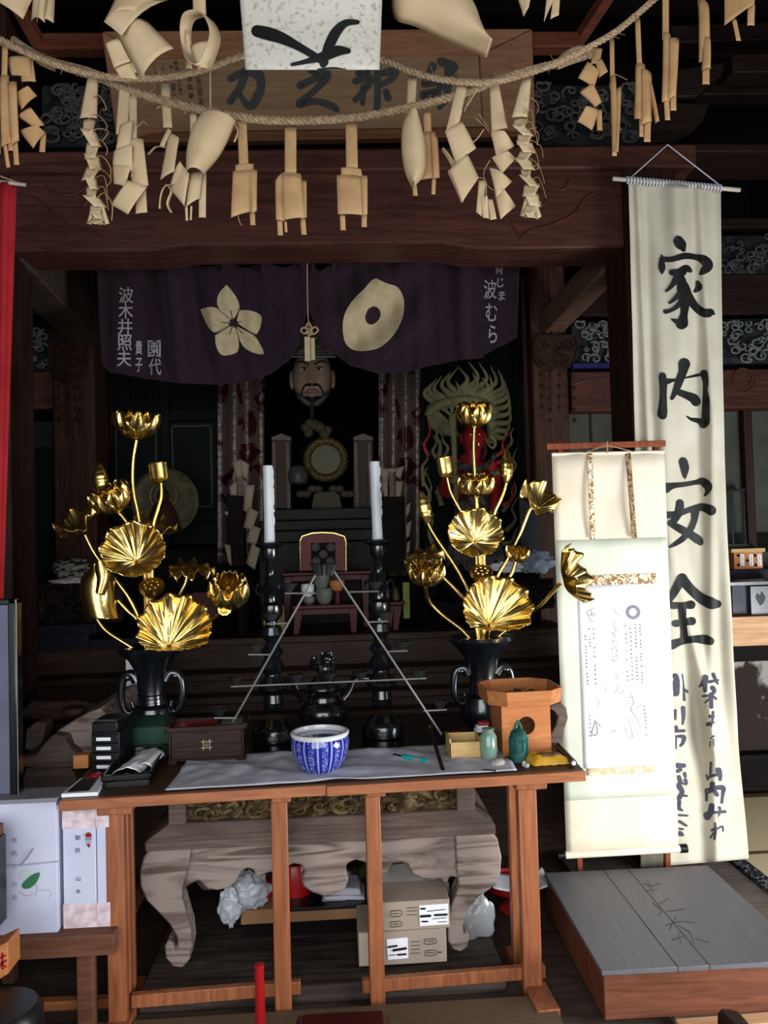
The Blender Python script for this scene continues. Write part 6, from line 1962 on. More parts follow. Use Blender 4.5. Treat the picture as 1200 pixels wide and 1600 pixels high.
for i, (a_, b_, lab) in enumerate(((97, 149, 'pink and white gift box with a red and white knot mark facing forward'), (150, 170, 'pink and white gift box half hidden by the table leg'))):
    xa_, xb_ = pt(a_, 1380, YSH + .03).x, pt(b_, 1380, YSH + .03).x
    t = thing('gift_box', lab, 'box', Vector(((xa_ + xb_) / 2, YSH + .04, zl)), 'pink and white gift boxes')
    hh = pt(120, 1262, YSH + .03).z
    build(MB().box(xa_, xb_, YSH + .04, YSH + .11, zl, hh), 'body', GIFT, t, bevel=.003)
    zq = hh - zl
    each(MB().box(xa_ - .0006, xb_ + .0006, YSH + .0385, YSH + .1, hh - zq * .18, hh + .0005).box(xa_ - .0006, xb_ + .0006, YSH + .0385, YSH + .1, zl + .001, zl + zq * .2), 'marbled_band', PINK, t, smooth=False)
    if i == 0:
        PB2 = lambda x, y: pt(x, y, YSH + .037)
        letters('printed_lettering', [('御', 121, 1309, 8, 8), ('供', 121, 1329, 8, 8), ('山', 122, 1373, 7, 7), ('本', 122, 1393, 7, 7)], PB2, INK, t)
        mb = MB()
        blob(mb, [(133, 1304), (138, 1300), (143, 1304), (142, 1308), (134, 1308)], PB2, 2, n=2)
        blob(mb, [(135, 1319), (141, 1319), (139, 1325)], PB2, 2, n=2)
        build(mb, 'red_mark', RED, t, smooth=False, recalc=False)
        strokes('knot_mark', [[(135, 1309, 1.5), (135, 1318, 1)], [(141, 1309, 1.5), (141, 1318, 1)], [(133, 1311, 1), (143, 1311, 1)], [(138, 1309, 1), (138, 1319, 1)]], PB2, INKG, t)
# black edged standing board
t = thing('framed_board', 'black framed standing board with a blue grey mount on the shelf stand', 'frame', pt(10, 1238, YSH + .05))
z0, z1 = zs + .001, pt(10, 941, YSH + .08).z
xr_ = pt(26, 1100, YSH + .06).x
build(MB().box(xr_ - .42, xr_, YSH + .06, YSH + .085, z0, z1), 'mount', FRAMEP, t, smooth=False)
build(MB().box(xr_ - .018, xr_ + .006, YSH + .045, YSH + .095, z0, z1 + .012).box(xr_ - .44, xr_ + .006, YSH + .045, YSH + .095, z1 - .006, z1 + .012).box(xr_ - .445, xr_ - .42, YSH + .045, YSH + .095, z0, z1 + .012), 'frame_edge', LACQ, t, bevel=.004)
build(MB().box(xr_ + .006, xr_ + .0075, YSH + .046, YSH + .05, z0, z1 + .01), 'bright_edge', WIRE, t, smooth=False)
build(MB().box(xr_ - .385, xr_ - .055, YSH + .055, YSH + .062, z0 + .05, z1 - .15), 'gold_panel', mat('pale_gold_panel', '#a8966b', '#b8a67a', rough=.5), t, smooth=False)
# near edge black box, orange box, drum
xk = pt(11, 1400, 2.36).x
t = thing('black_case', 'black case with a wooden lid edge beside the lotus printed box', 'case', pt(0, 1475, 2.2))
z0, z1 = pt(5, 1478, 2.2).z, pt(5, 1334, 2.2).z
zb_ = 0.0
build(MB().box(xk - .3, xk, 2.2, 2.36, z0, z1), 'body', BLACKP, t, bevel=.004)
build(MB().box(xk - .28, xk - .1, 2.24, 2.34, 0, z0), 'base', W_DARKZ, t, bevel=.004)
build(MB().box(xk - .3, xk - .006, 2.19, 2.36, z1, z1 + .03), 'lid', W_SIDE, t, bevel=.003)
t = thing('orange_box', 'tilted orange brown wooden box with red brushed writing under the black case', 'box', pt(0, 1545, 2.15))
q4 = [(-60, 1506), (12, 1472), (13, 1522), (-60, 1566)]
fr = [pt(x, y, 2.15) for x, y in q4]
build(MB().prism(fr, [p + Vector((0, .08, 0)) for p in fr]), 'body', W_CEDAR, t, bevel=.003)
strokes('red_writing', [[(-2, 1498, 3), (8, 1493, 3)], [(-2, 1507, 3), (9, 1501, 3)], [(3, 1490, 3), (4, 1514, 3)], [(-3, 1516, 2.5), (2, 1508, 2), (9, 1511, 2.5)], [(-10, 1500, 3), (-4, 1520, 3)]], lambda x, y: pt(x, y, 2.147), RED, t)
c = pt(0, 1625, 2.05)
solo(MB().lathe((c.x, c.y, 0), [(.09, 0), (.1, .004), (.1, pt(0, 1578, 2.05).z - .01), (.085, pt(0, 1572, 2.05).z), (.001, pt(0, 1570, 2.05).z)], 40), 'black_drum', BLACKP, 'black rounded pot at the bottom corner on the floor', 'pot')

# red pole and dark red stool
c = pt(405, 1506, 2.05)
solo(MB().lathe((c.x, c.y, 0), [(.05, 0), (.05, .012), (.016, .03), (.0145, .1), (.0115, c.z - .012), (.012, c.z - .01), (.012, c.z - .001), (.0105, c.z)], 24), 'red_pole', RED, 'glossy tapering red lacquer pole standing before the offering table', 'pole')
z_ = pt(533, 1577, 2.1).z
xa, xb = pt(463, 1585, 2.1).x, pt(606, 1585, 2.1).x
t = thing('low_stool', 'low stool with a dark red padded seat at the bottom edge', 'stool', ((xa + xb) / 2, 2.0, 0))
build(MB().box(xa, xb, 1.86, 2.1, z_ - .045, z_), 'seat', REDD, t, bevel=.016)
for x in (xa + .03, xb - .03):
    for y in (1.89, 2.07):
        build(MB().box(x - .014, x + .014, y - .014, y + .014, .025, z_ - .045), 'leg', W_DARKZ, t, bevel=.003)

# ================================================================ flat chest with planked lid
c00, c10 = pz(940, 1517, .165), pz(1268, 1500, .165)
b00 = pz(864, 1363, .165)
ax = (c10 - c00)
ax.z = 0
cw = ax.length
ax.normalize()
ay = Vector((-ax.y, ax.x, 0))
dl = (b00 - c00).dot(ay)
sk = (b00 - c00).dot(ax)
o_ = Vector((c00.x, c00.y, 0))
t = thing('flat_chest', 'low flat wooden chest with a daylit grey planked lid under the scroll', 'chest', o_)
build(MB().obox(o_, ax, ay, .006, cw - .006, .004, dl - .004, .02, .15), 'body', W_CHEST, t, bevel=.003)
u1, u2 = .36 * cw, .51 * cw
for a_, b_ in ((0, u1 - .001), (u1 + .0005, u2 - .001), (u2 + .0005, cw)):
    build(MB().obox(o_, ax, ay, a_, b_, 0, dl, .15, .165), 'lid_plank', W_LID, t, bevel=.002)
LP = lambda x, y: pz(x, y, .1656)
strokes('faded_brush_writing', [[(1005, 1380, 1.1), (1018, 1384, 1.7), (1032, 1380, 1.1)], [(1012, 1376, 1.1), (1020, 1396, 1.1)], [(1008, 1392, 1.1), (1028, 1390, 1.1)], [(1020, 1410, 1.7), (1034, 1424, 1.7), (1028, 1430, 1.1)], [(1030, 1412, 1.1), (1044, 1404, 1.1)], [(1044, 1424, 1.7), (1070, 1420, 1.7)], [(1040, 1446, 1.7), (1060, 1440, 1.7), (1088, 1442, 1.1)], [(1056, 1432, 1.7), (1046, 1452, 1.7)], [(1060, 1446, 1.1), (1078, 1456, 1.7)], [(1050, 1468, 1.7), (1072, 1462, 1.7)], [(1060, 1456, 1.1), (1064, 1474, 1.1)], [(1086, 1466, 1.1), (1108, 1472, 1.7)], [(1078, 1456, 1.1), (1084, 1474, 1.1)]], LP, mat('faded_ink', '#575354', '#605c5d', rough=.8), t)
t = thing('post_stub', 'dark wooden railing post end at the corner before the flat chest', 'post', pt(1140, 1640, 1.9))
build(MB().prism([pt(x, y, 1.95) for x, y in ((1120, 1582), (1128, 1574), (1152, 1578), (1166, 1600), (1172, 1700), (1118, 1700))], [pt(x, y, 1.95) + Vector((0, -.12, 0)) for x, y in ((1120, 1582), (1128, 1574), (1152, 1578), (1166, 1600), (1172, 1700), (1118, 1700))]), 'post', W_DARKZ, t, bevel=.005)
a_, b_ = pz(1060, 1602, .02), pz(1290, 1585, .02)
solo(MB().beam(Vector((a_.x, a_.y, .012)), Vector((b_.x, b_.y, .012)), .05, .024), 'pale_batten', W_LIGHT, 'pale wooden batten on the floor along the front of the flat chest', 'batten', bevel=.002)
# ================================================================ inside the altar
# brocade hangings
bg = 'brocade hangings of the niche'
for (x0, x1, y0, y1, lab) in ((340, 413, 560, 880, 'silver and red cloud brocade hanging beside the lattice door'), (592, 657, 560, 900, 'silver and red cloud brocade hanging beside the flame haloed guardian')):
    t = thing('brocade_hanging', lab, 'hanging', pt((x0 + x1) / 2, y1, 4.62), bg)
    cloth('cloth', lambda u, v, x0=x0, x1=x1, y0=y0, y1=y1: pt(x0 + (x1 - x0) * u, y0 + (y1 - y0) * (1 - v), 4.62 + .03 * math.sin(u * 11 + .8)), 26, 20, BROC, t, solid=.003)

# seated statue in the niche
YE = 4.95
HC = pt(488, 591, YE)
s = mpp(YE)
st = thing('seated_statue', 'seated wooden statue with a pale scowling face and long moustache inside the niche', 'statue', pt(488, 795, YE))


def headfn(p):
    q_ = Vector(p)
    if q_.z < 0:
        q_.x *= 1 - .18 * q_.z * q_.z
    q_.x = math.copysign(abs(q_.x) ** .85, q_.x)
    q_.y = math.copysign(abs(q_.y) ** .8, q_.y)
    # brow, cheeks and nose are raised on the front (towards the viewer)
    if p.y < 0:
        q_.y -= .16 * math.exp(-((p.x) / .14) ** 2 - ((p.z + .02) / .25) ** 2) + .2 * math.exp(-(p.x / .2) ** 2 - ((p.z + .2) / .1) ** 2)
        q_.y += .08 * (math.exp(-((abs(p.x) - .38) / .17) ** 2 - ((p.z - .17) / .1) ** 2))
        q_.y -= .07 * math.exp(-((abs(p.x) - .36) / .25) ** 2 - ((p.z - .36) / .08) ** 2)
        q_.y -= .05 * math.exp(-((abs(p.x) - .5) / .2) ** 2 - ((p.z + .1) / .2) ** 2)
        q_.y -= .12 * math.exp(-(p.x / .3) ** 2 - ((p.z + .62) / .1) ** 2)
        q_.y += .07 * math.exp(-((abs(p.x) - .0) / .4) ** 2 - ((p.z + .44) / .07) ** 2)
        q_.y -= .1 * math.exp(-(p.x / .25) ** 2 - ((p.z + .85) / .15) ** 2)
    return q_


hx, hy, hzz = 31 * s, 34 * s, 45 * s
hd = build(MB().ball(HC, hx, hy, hzz, 48, 40, fn=headfn), 'head', SKIN, st)
FP = lambda dx, dz, dy=0: HC + Vector((dx * s, -hy * 1.0 * math.sqrt(max(0, 1 - (dx / 33) ** 2)) * .98 - dy * s, dz * s))
mb = MB()
for sx in (-1, 1):
    mb.ball(HC + Vector((sx * 32 * s, 2 * s, -2 * s)), 4.5 * s, 7 * s, 15 * s, 12, 10)
each(mb, 'ear', SKIN, hd)
mb = MB()
for sx in (-1, 1):
    mb.ball(FP(sx * 12, 8, -2.0), 7 * s, 2.5 * s, 2.5 * s, 16, 10)
each(mb, 'eye', EYEW, hd)
for sx in (-1, 1):
    build(MB().ball(FP(sx * 11, 8, -.1), 2.1 * s, 1.2 * s, 2.3 * s, 10, 8), 'pupil', HAIR, hd)
    build(MB().tube(catmull([FP(sx * 4, 13.5, 1.4), FP(sx * 10, 17.5, 1.2), FP(sx * 17, 20.5, 0), FP(sx * 23, 19.5, -1)], 5), [1.2 * s, 1.9 * s, 1 * s], 6), 'eyebrow', HAIR, hd)
    build(MB().tube(catmull([FP(sx * 5, 9, .6), FP(sx * 11, 11.5, .8), FP(sx * 19, 9.5, -.6)], 5), .7 * s, 5), 'eyelid', HAIR, hd)
    build(MB().tube(catmull([FP(sx * 1.5, -18, 4.5), FP(sx * 8, -17, 3.5), FP(sx * 14, -22, 1.5), FP(sx * 17, -33, 1)], 6), [2.2 * s, 2.4 * s, 1.8 * s, .8 * s], 8), 'moustache', HAIR, hd)
mb = MB()
mb.tube(catmull([FP(0, -38, 4), FP(0, -48, 4), FP(-1, -62, 2), FP(0, -76, 1)], 6), [9 * s, 8 * s, 5 * s, 1.5 * s], 12)
for sx in (-1, 1):
    mb.tube(catmull([FP(sx * 6, -37, 3), FP(sx * 14, -36, 1), FP(sx * 22, -30, -2)], 5), [2.6 * s, 1.8 * s, .6 * s], 6)
build(mb, 'beard', HAIR, hd)
mb = MB().tube(catmull([FP(-11, -30, 3), FP(-5, -25.5, 5), FP(0, -25, 5.6), FP(5, -25.5, 5), FP(11, -30, 3)], 5), [.8 * s, 1.9 * s, .8 * s], 6).tube(catmull([FP(-8, -31, 3.6), FP(0, -29, 5), FP(8, -31, 3.6)], 5), [.7 * s, 1.6 * s, .7 * s], 6)
build(mb, 'lips', mat('painted_lip', '#6b4a41', '#7c584d', rough=.5), hd)
build(MB().ball(FP(-3.8, -13, 5), 3.2 * s, 3 * s, 2.6 * s, 10, 8).ball(FP(3.8, -13, 5), 3.2 * s, 3 * s, 2.6 * s, 10, 8).ball(FP(0, -12.5, 7), 4 * s, 4 * s, 3.6 * s, 12, 8), 'nostrils', SKIN, hd)
mb = MB().prism([pt(x, y, YE - .2) for x, y in ((445, 556), (523, 556), (518, 535), (502, 500), (466, 500), (451, 535))], [pt(x, y, YE + .12) for x, y in ((447, 556), (521, 556), (516, 535), (500, 500), (468, 500), (453, 535))])
build(mb, 'crown', BROC, st, bevel=.01)
build(MB().tube([pt(443, 557, YE - .2), pt(524, 557, YE - .2)], .01, 8), 'crown_brim', STEEL, st)
bd = [(418, 796), (408, 760), (416, 700), (424, 668), (446, 640), (470, 628), (488, 640), (508, 628), (532, 640), (560, 668), (572, 700), (582, 760), (572, 796)]
build(MB().prism([pt(x, y, YE - .02) for x, y in bd], [pt(488 + (x - 488) * .8, y, YE + .45) for x, y in bd]), 'robe', ROBE, st, bevel=.09)
mb = MB().tube(catmull([pt(464, 616, YE - .08), pt(470, 622, YE - .15), pt(486, 632, YE - .16)], 5), .012, 8).tube(catmull([pt(512, 614, YE - .08), pt(506, 622, YE - .15), pt(490, 632, YE - .16)], 5), .012, 8)
build(mb, 'collar', mat('pale_collar', '#4c4943', '#5a5750'), st)
build(MB().lathe(pt(466, 752, YE - .28) - Vector((0, 0, .02)), [(.015, 0), (.05, .01), (.06, .05), (.05, .09), (.03, .11), (.001, .115)], 20), 'hand_ornament', mat('grey_ornament', '#3c3d38', '#474742', rough=.35), st)

# mirror on cloud stand, framed tablets, offering pieces in the niche
YM = 4.78
c = pt(509, 718, YM)
s = mpp(YM)
t = thing('altar_mirror', 'round clouded mirror in a carved gilt ring on a wooden stand in the niche', 'mirror', pt(509, 797, YM))
RX_ = Matrix.Rotation(PI / 2, 3, 'X')
build(MB().lathe(c + Vector((0, .01, 0)), [(24 * s, -.012), (24 * s, .012), (.001, .012)], 40, RX_), 'glass', MIRROR, t)
mb = MB()
n = 40
mb.tube([c + Vector((29 * s * math.cos(k * 2 * PI / n), 0, 29 * s * math.sin(k * 2 * PI / n))) for k in range(n + 1)], 6.5 * s, 10, flat=1.0, caps=False)
for k in range(22):
    a = k * 2 * PI / 22
    mb.ball(c + Vector((29.5 * s * math.cos(a), -.02, 29.5 * s * math.sin(a))), 4 * s, 3 * s, 4 * s, 10, 8)
build(mb, 'carved_ring', GOLDD, t)
mb = MB()
random.seed(5)
for (x, y, r) in ((507, 678, 9), (500, 668, 9), (492, 664, 9), (484, 662, 8), (478, 668, 8), (482, 676, 8), (512, 672, 7)):
    mb.ball(pt(x, y, YM), r * s, r * s * .7, r * s, 12, 8)
build(mb, 'cloud_finial', mat('worn_gilt', '#352f21', '#443e2c', rough=.6, scale=40, bump=.4), t)
mb = MB().pprism([(486, 800), (490, 772), (500, 768), (522, 768), (530, 772), (536, 800)], YM - .02, .1)
for sx in (-1, 1):
    for k in range(4):
        mb.ball(pt(509 + sx * (12 + k * 9), 764 + k * 4 - (k % 2) * 4, YM), 8 * s, .03, 6 * s, 12, 8)
build(mb, 'stand', wood('cloud_stand_wood', '#41392e', '#4e4639', 'X', .6), t, bevel=.004)
for (x0, x1, lab) in ((424, 455, 'narrow framed memorial tablet in the niche behind the taller candle'), (552, 583, 'narrow framed memorial tablet in the niche behind the tilted candle')):
    t = thing('memorial_tablet', lab, 'tablet', pt((x0 + x1) / 2, 795, 4.72), 'memorial tablets in the niche')
    build(MB().pprism([(x0, 795), (x0, 684), ((x0 + x1) / 2, 679), (x1, 684), (x1, 795)], 4.74, .03), 'board', wood('tablet_wood', '#2d2119', '#3b2c22', 'Z', .5), t, bevel=.003)
    build(MB().pbox(x0 + 2, 690, x0 + 8, 795, 4.72, .02).pbox(x1 - 8, 690, x1 - 2, 795, 4.72, .02).pprism([(x0, 688), (x0, 683), ((x0 + x1) / 2, 677), (x1, 683), (x1, 688)], 4.715, .02), 'frame', W_GREYD, t, bevel=.002)

# paper streamer posts (gohei) either side
def gohei(label, post, crown, zig, Y=4.3):
    t = thing('paper_wand', label, 'paper wand', pt((post[0] + post[2]) / 2, post[3], Y), 'paper wands before the niche')
    build(MB().pbox(*post, Y + .02, .08), 'stand', W_BLACK, t, bevel=.004)
    build(MB().pbox(*crown[0], Y, .015), 'stick', W_GREYD, t, bevel=.002)
    mb = MB()
    for q_ in crown[1:]:
        sheet(mb, q_, Y - .005, .004, 4, 4)
    build(mb, 'folded_crown', PAPERG, t, ang=80, solid=.001, recalc=False)
    mb = MB()
    for i, q_ in enumerate(zig):
        sheet(mb, q_, Y - .01 - .008 * (i % 2), .006, 4, 4)
    each(mb, 'zigzag', PAPERG, t, ang=80, solid=.001, recalc=False)


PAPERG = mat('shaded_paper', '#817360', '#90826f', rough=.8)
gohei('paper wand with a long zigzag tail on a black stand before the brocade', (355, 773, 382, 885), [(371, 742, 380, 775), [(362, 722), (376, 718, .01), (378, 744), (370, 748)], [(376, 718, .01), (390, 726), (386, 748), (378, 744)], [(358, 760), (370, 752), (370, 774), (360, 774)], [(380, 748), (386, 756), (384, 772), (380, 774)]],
      [[(382, 758), (398, 758), (392, 800), (380, 798)], [(388, 792), (404, 800), (394, 828), (380, 824)], [(392, 820), (408, 826), (400, 852), (384, 846)], [(394, 846), (408, 852), (398, 890), (384, 880)], [(350, 850), (360, 852), (362, 884), (356, 878)], [(352, 798), (357, 800), (356, 806), (350, 802)]])
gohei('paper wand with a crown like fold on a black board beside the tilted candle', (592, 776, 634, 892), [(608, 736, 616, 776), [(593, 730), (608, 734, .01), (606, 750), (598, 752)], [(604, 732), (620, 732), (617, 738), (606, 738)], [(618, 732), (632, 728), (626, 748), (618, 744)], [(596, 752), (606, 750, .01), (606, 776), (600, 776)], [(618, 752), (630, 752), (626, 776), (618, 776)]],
      [[(634, 792), (642, 784), (640, 800), (634, 808)], [(634, 820), (644, 812), (640, 838), (634, 840)], [(636, 848), (642, 844), (640, 862), (634, 866)]])

# round haloed relief disc by the lattice door
c = pt(255, 783, 4.35)
s = mpp(4.35)
t = thing('halo_disc', 'round dull gilt halo disc with a small dark seated figure before the lattice door', 'halo', c - Vector((0, 0, 52 * s)))
build(MB().lathe(c + Vector((0, .04, 0)), [(50 * s, -.02), (52 * s, .0), (47 * s, .02), (44 * s, .014), (.001, .014)], 56, RX_), 'disc', mat('dull_gilt_disc', '#3d3827', '#534c38', rough=.6, scale=20), t)
build(MB().tube([c + Vector((20 * s * math.cos(k * PI / 16), .0, 8 * s + 20 * s * math.sin(k * PI / 16))) for k in range(33)], 2.5 * s, 8, caps=False), 'inner_ring', GOLDD, t)
mb = MB().ball(c + Vector((0, 0, 8 * s)), 9 * s, 9 * s, 11 * s, 18, 12).ball(c + Vector((0, 0, 20 * s)), 4 * s, 4 * s, 4 * s, 10, 8)
mb.lathe(c + Vector((0, 0, -50 * s)), [(26 * s, 0), (28 * s, 6 * s), (24 * s, 16 * s), (19 * s, 34 * s), (14 * s, 46 * s), (6 * s, 51 * s), (.001, 52 * s)], 28, sy=.6)
build(mb, 'figure', mat('dark_red_figure', '#28100b', '#341811', rough=.6), t)

# red guardian with flame halo
YG = 4.45
s = mpp(YG)
gd_ = thing('guardian_statue', 'red painted guardian statue holding a sword before a swirling flame halo', 'statue', pt(735, 975, YG))
hc = pt(738, 655, YG + .14)


def flame(mb, base, ang, L_, w_, bend, seed):
    rg = random.Random(seed)
    d = Vector((math.cos(ang), 0, math.sin(ang)))
    up = Vector((.42, 0, 1)).normalized()
    n_ = Vector((-d.z, 0, d.x))
    P_ = []
    for k in range(13):
        t_ = k / 12
        dirn = d.lerp(up, .3 + .5 * t_)
        P_.append(base + dirn * (L_ * t_) + n_ * (bend * w_ * 1.5 * math.sin(t_ * PI * 2.0) * (1 - .3 * t_)) + Vector((0, -.02 * math.sin(t_ * PI), 0)))
    mb.tube(catmull(P_, 2), [w_ * (1.1 - .35 * k / 24 - .7 * (k / 24) ** 3) * .62 for k in range(25)], 8, flat=.8, axis=(0, 1, 0))


mb = MB()
ex, ey = 58 * s, 46 * s
fl_px = [(672, 640, 668, 600), (680, 640, 676, 592), (690, 640, 684, 588), (700, 636, 697, 582), (710, 634, 708, 575), (720, 632, 722, 572), (731, 630, 740, 566), (742, 630, 756, 568), (752, 634, 758, 590), (752, 632, 774, 574), (758, 640, 786, 580), (762, 646, 790, 586), (764, 652, 794, 596), (766, 660, 798, 610), (768, 668, 800, 625), (768, 676, 802, 642), (768, 684, 800, 658), (766, 692, 796, 672), (704, 632, 716, 596), (728, 628, 744, 584), (746, 630, 770, 588)]
for i, (x0, y0, x1, y1) in enumerate(fl_px):
    a_, b_ = pt(x0, y0, YG + .16), pt(x1, y1, YG + .1)
    d = b_ - a_
    n_ = Vector((-d.z, 0, d.x)).normalized()
    L_ = d.length
    P_ = []
    sg = -1 if x1 < 712 else 1
    for k in range(13):
        t_ = k / 12
        P_.append(a_ + d * t_ + n_ * (sg * L_ * .15 * math.sin(t_ * PI * 2.3)))
    mb.tube(catmull(P_, 2), [8.2 * s * (1.0 - .62 * (k / 24) ** .7 - .33 * (k / 24) ** 3) for k in range(25)], 8, flat=.8, axis=(0, 1, 0))
build(mb, 'flame_halo', OLIVE, gd_)
rimc = pt(722, 650, YG + .14)
mb = MB().tube([rimc + Vector((54 * s * math.cos(a), 0.0, 26 * s * math.sin(a))) * 1 for a in [PI * .0 + k * PI / 20 for k in range(21)]], [4 * s, 9 * s, 13 * s, 9 * s, 4 * s] and 9 * s, 8, axis=(0, 1, 0))
mb.pprism([(668, 650), (668, 632), (690, 645), (712, 668), (720, 682), (690, 680), (672, 668)], YG + .12, .05)
build(mb, 'halo_band', OLIVE, gd_, bevel=.008)
# lower flames
mb = MB()
for (c_, w_) in (([(682, 715), (676, 705), (682, 692), (677, 680)], 4), ([(686, 715), (688, 695), (682, 680), (687, 665)], 4.5), ([(694, 715), (700, 700), (692, 688), (692, 672)], 4), ([(662, 760), (660, 730), (668, 715), (658, 690)], 3.5), ([(664, 800), (672, 775), (662, 750), (668, 730)], 4), ([(676, 808), (668, 780), (674, 760), (660, 728)], 3), ([(690, 790), (686, 770), (682, 760)], 5), ([(785, 800), (800, 780), (806, 765), (803, 752)], 4), ([(790, 830), (806, 812), (800, 795), (810, 775)], 4), ([(792, 700), (800, 690), (798, 678), (803, 668)], 3), ([(785, 850), (800, 845), (806, 830), (812, 822)], 4), ([(676, 850), (670, 830), (676, 815), (668, 800)], 4), ([(798, 740), (806, 728), (802, 715), (808, 700)], 3), ([(765, 680), (774, 690), (770, 700), (760, 690), (766, 684)], 3.5), ([(680, 770), (692, 768), (686, 780), (682, 774)], 3.5)):
    mb.tube(catmull([pt(x, y, YG + .1) for x, y in c_], 6), [w_ * s, w_ * s * 1.15, w_ * s * .8, .6 * s], 8, flat=.7, axis=(0, 1, 0))
each(mb, 'lower_flame', OLIVE, gd_)
mb = MB()
for (c_, w_) in (([(670, 712), (663, 695), (672, 675), (667, 652)], 4), ([(768, 715), (785, 705), (786, 690), (797, 676)], 4.5), ([(772, 725), (786, 718), (790, 705), (796, 694)], 3.5), ([(785, 790), (800, 780), (800, 765), (806, 752)], 4), ([(755, 700), (752, 690), (750, 680)], 3)):
    mb.tube(catmull([pt(x, y, YG + .08) for x, y in c_], 6), [w_ * s, w_ * s * 1.2, w_ * s * .8, .6 * s], 8, flat=.7, axis=(0, 1, 0))
each(mb, 'red_flame', REDV, gd_)
# body
hh = pt(739, 686, YG)
mb = MB().ball(hh, 19 * s, 20 * s, 23 * s, 28, 22, fn=lambda p: Vector((p.x, p.y - (.14 * math.exp(-(p.x / .2) ** 2 - ((p.z + .1) / .25) ** 2) + .1 * math.exp(-((abs(p.x) - .35) / .2) ** 2 - ((p.z - .3) / .12) ** 2) if p.y < 0 else 0), p.z)))
mb.tube([pt(739, 700, YG), pt(739, 716, YG + .01)], [13 * s, 15 * s], 14)
mb.tube(catmull([pt(738, 712, YG + .02), pt(738, 728, YG + .02), pt(738, 755, YG + .02), pt(738, 785, YG + .02)], 5), [20 * s, 32 * s, 28 * s, 25 * s], 22, flat=.7, axis=(0, 1, 0))
mb.tube(catmull([pt(760, 722, YG), pt(771, 740, YG), pt(774, 768, YG - .03), pt(772, 790, YG - .05), pt(770, 808, YG - .06)], 5), [12 * s, 11 * s, 9 * s, 9 * s, 7 * s], 14)
mb.tube(catmull([pt(716, 722, YG), pt(702, 745, YG - .02), pt(694, 765, YG - .08), pt(703, 772, YG - .15), pt(713, 770, YG - .2)], 5), [12 * s, 11 * s, 10 * s, 8 * s, 6 * s], 14)
mb.ball(pt(714, 769, YG - .2), 6.5 * s, 6 * s, 7 * s, 12, 8).ball(pt(770, 812, YG - .06), 6 * s, 6 * s, 7 * s, 12, 8)
for k in range(4):
    mb.tube([pt(711, 764 + k * 3.4, YG - .22), pt(719, 765 + k * 3.4, YG - .24), pt(721, 767 + k * 3.4, YG - .2)], 1.9 * s, 6)
for sx in (-1, 1):
    mb.ball(hh + Vector((sx * 19 * s, 0, 1 * s)), 3.5 * s, 5 * s, 9 * s, 10, 8)
build(mb, 'body', REDV, gd_)
mb = MB()
for sx in (-1, 1):
    mb.ball(hh + Vector((sx * 7 * s, -19.2 * s, 5 * s)), 2.6 * s, 1.6 * s, 2 * s, 10, 8)
    mb.tube([hh + Vector((sx * 5 * s, -20.5 * s, -9 * s)), hh + Vector((sx * 5.4 * s, -21 * s, -13 * s))], [1 * s, .4 * s], 6)
each(mb, 'eye_and_fang', GOLD, gd_)
build(MB().ball(hh + Vector((0, 5 * s, 8 * s)), 19.5 * s, 19 * s, 18 * s, 20, 14).tube(catmull([pt(755, 690, YG - .02), pt(758, 705, YG - .03), pt(752, 720, YG - .04)], 5), [4 * s, 3 * s], 8), 'hair', mat('dark_red_hair', '#2c1210', '#3a1a16', rough=.6), gd_)
mb = MB().tube(catmull([pt(700, 735, YG - .06), pt(720, 728, YG - .12), pt(745, 735, YG - .12), pt(765, 722, YG - .03), pt(772, 712, YG)], 6), [6 * s, 8 * s, 9 * s, 10 * s, 7 * s], 10, flat=.6)
mb.tube(catmull([pt(722, 778, YG - .03), pt(736, 760, YG - .12), pt(752, 740, YG - .13)], 6), [8 * s, 8 * s, 6 * s], 10, flat=.5)
mb.lathe((hh.x, YG + .02, pt(738, 905, YG).z), [(46 * s, 0), (44 * s, 30 * s), (38 * s, 70 * s), (31 * s, 105 * s), (27 * s, 125 * s), (24 * s, 132 * s), (.001, 133 * s)], 48, None, .05, 12, sy=.7)
build(mb, 'robe', mat('grey_figured_robe', '#2a2823', '#4b4840', rough=.6, scale=24, lo=.45, hi=.55), gd_)
build(MB().tube([pt(763, 738, YG), pt(782, 738, YG)], 0.01, 8).tube([pt(x, y, YG - .05) for x, y in ((766, 738), (772, 740), (780, 738))], .014, 8).tube([pt(x, y, YG - .07) for x, y in ((764, 800), (771, 802), (778, 800))], .012, 8), 'armlet', OLIVE, gd_)
mb = MB().prism([pt(x, y, YG - .26) for x, y in ((701, 648), (713, 648), (715, 744), (709, 744))], [pt(x, y, YG - .23) for x, y in ((701, 648), (713, 648), (715, 744), (709, 744))])
build(mb, 'sword', OLIVE, gd_, bevel=.008)
build(MB().lathe(pt(712, 756, YG - .24), [(7 * s, 0), (9 * s, 4 * s), (7 * s, 8 * s), (8 * s, 12 * s), (5 * s, 14 * s)], 18).tube([pt(712, 756, YG - .24), pt(713, 790, YG - .22)], 4 * s, 10).tube(catmull([pt(705, 645, YG - .25), pt(709, 632, YG - .25), pt(706, 624, YG - .25)], 5), [3 * s, 2 * s, .8 * s], 6).tube(catmull([pt(712, 646, YG - .25), pt(717, 634, YG - .25), pt(722, 624, YG - .25)], 5), [3 * s, 2 * s, .8 * s], 6).tube(catmull([pt(697, 642, YG - .25), pt(707, 649, YG - .25), pt(718, 642, YG - .25)], 5), 2.4 * s, 6), 'sword_guard', OLIVE, gd_)
mb = MB()
random.seed(17)
for k in range(12):
    mb.ball(pt(700 + k * 8, 912 + 14 * math.sin(k * 1.9), YG - .02), R(12, 22) * s, .1, R(14, 26) * s, 14, 10, fn=lambda p: p * (1 + .25 * noise.noise(p * 3)))
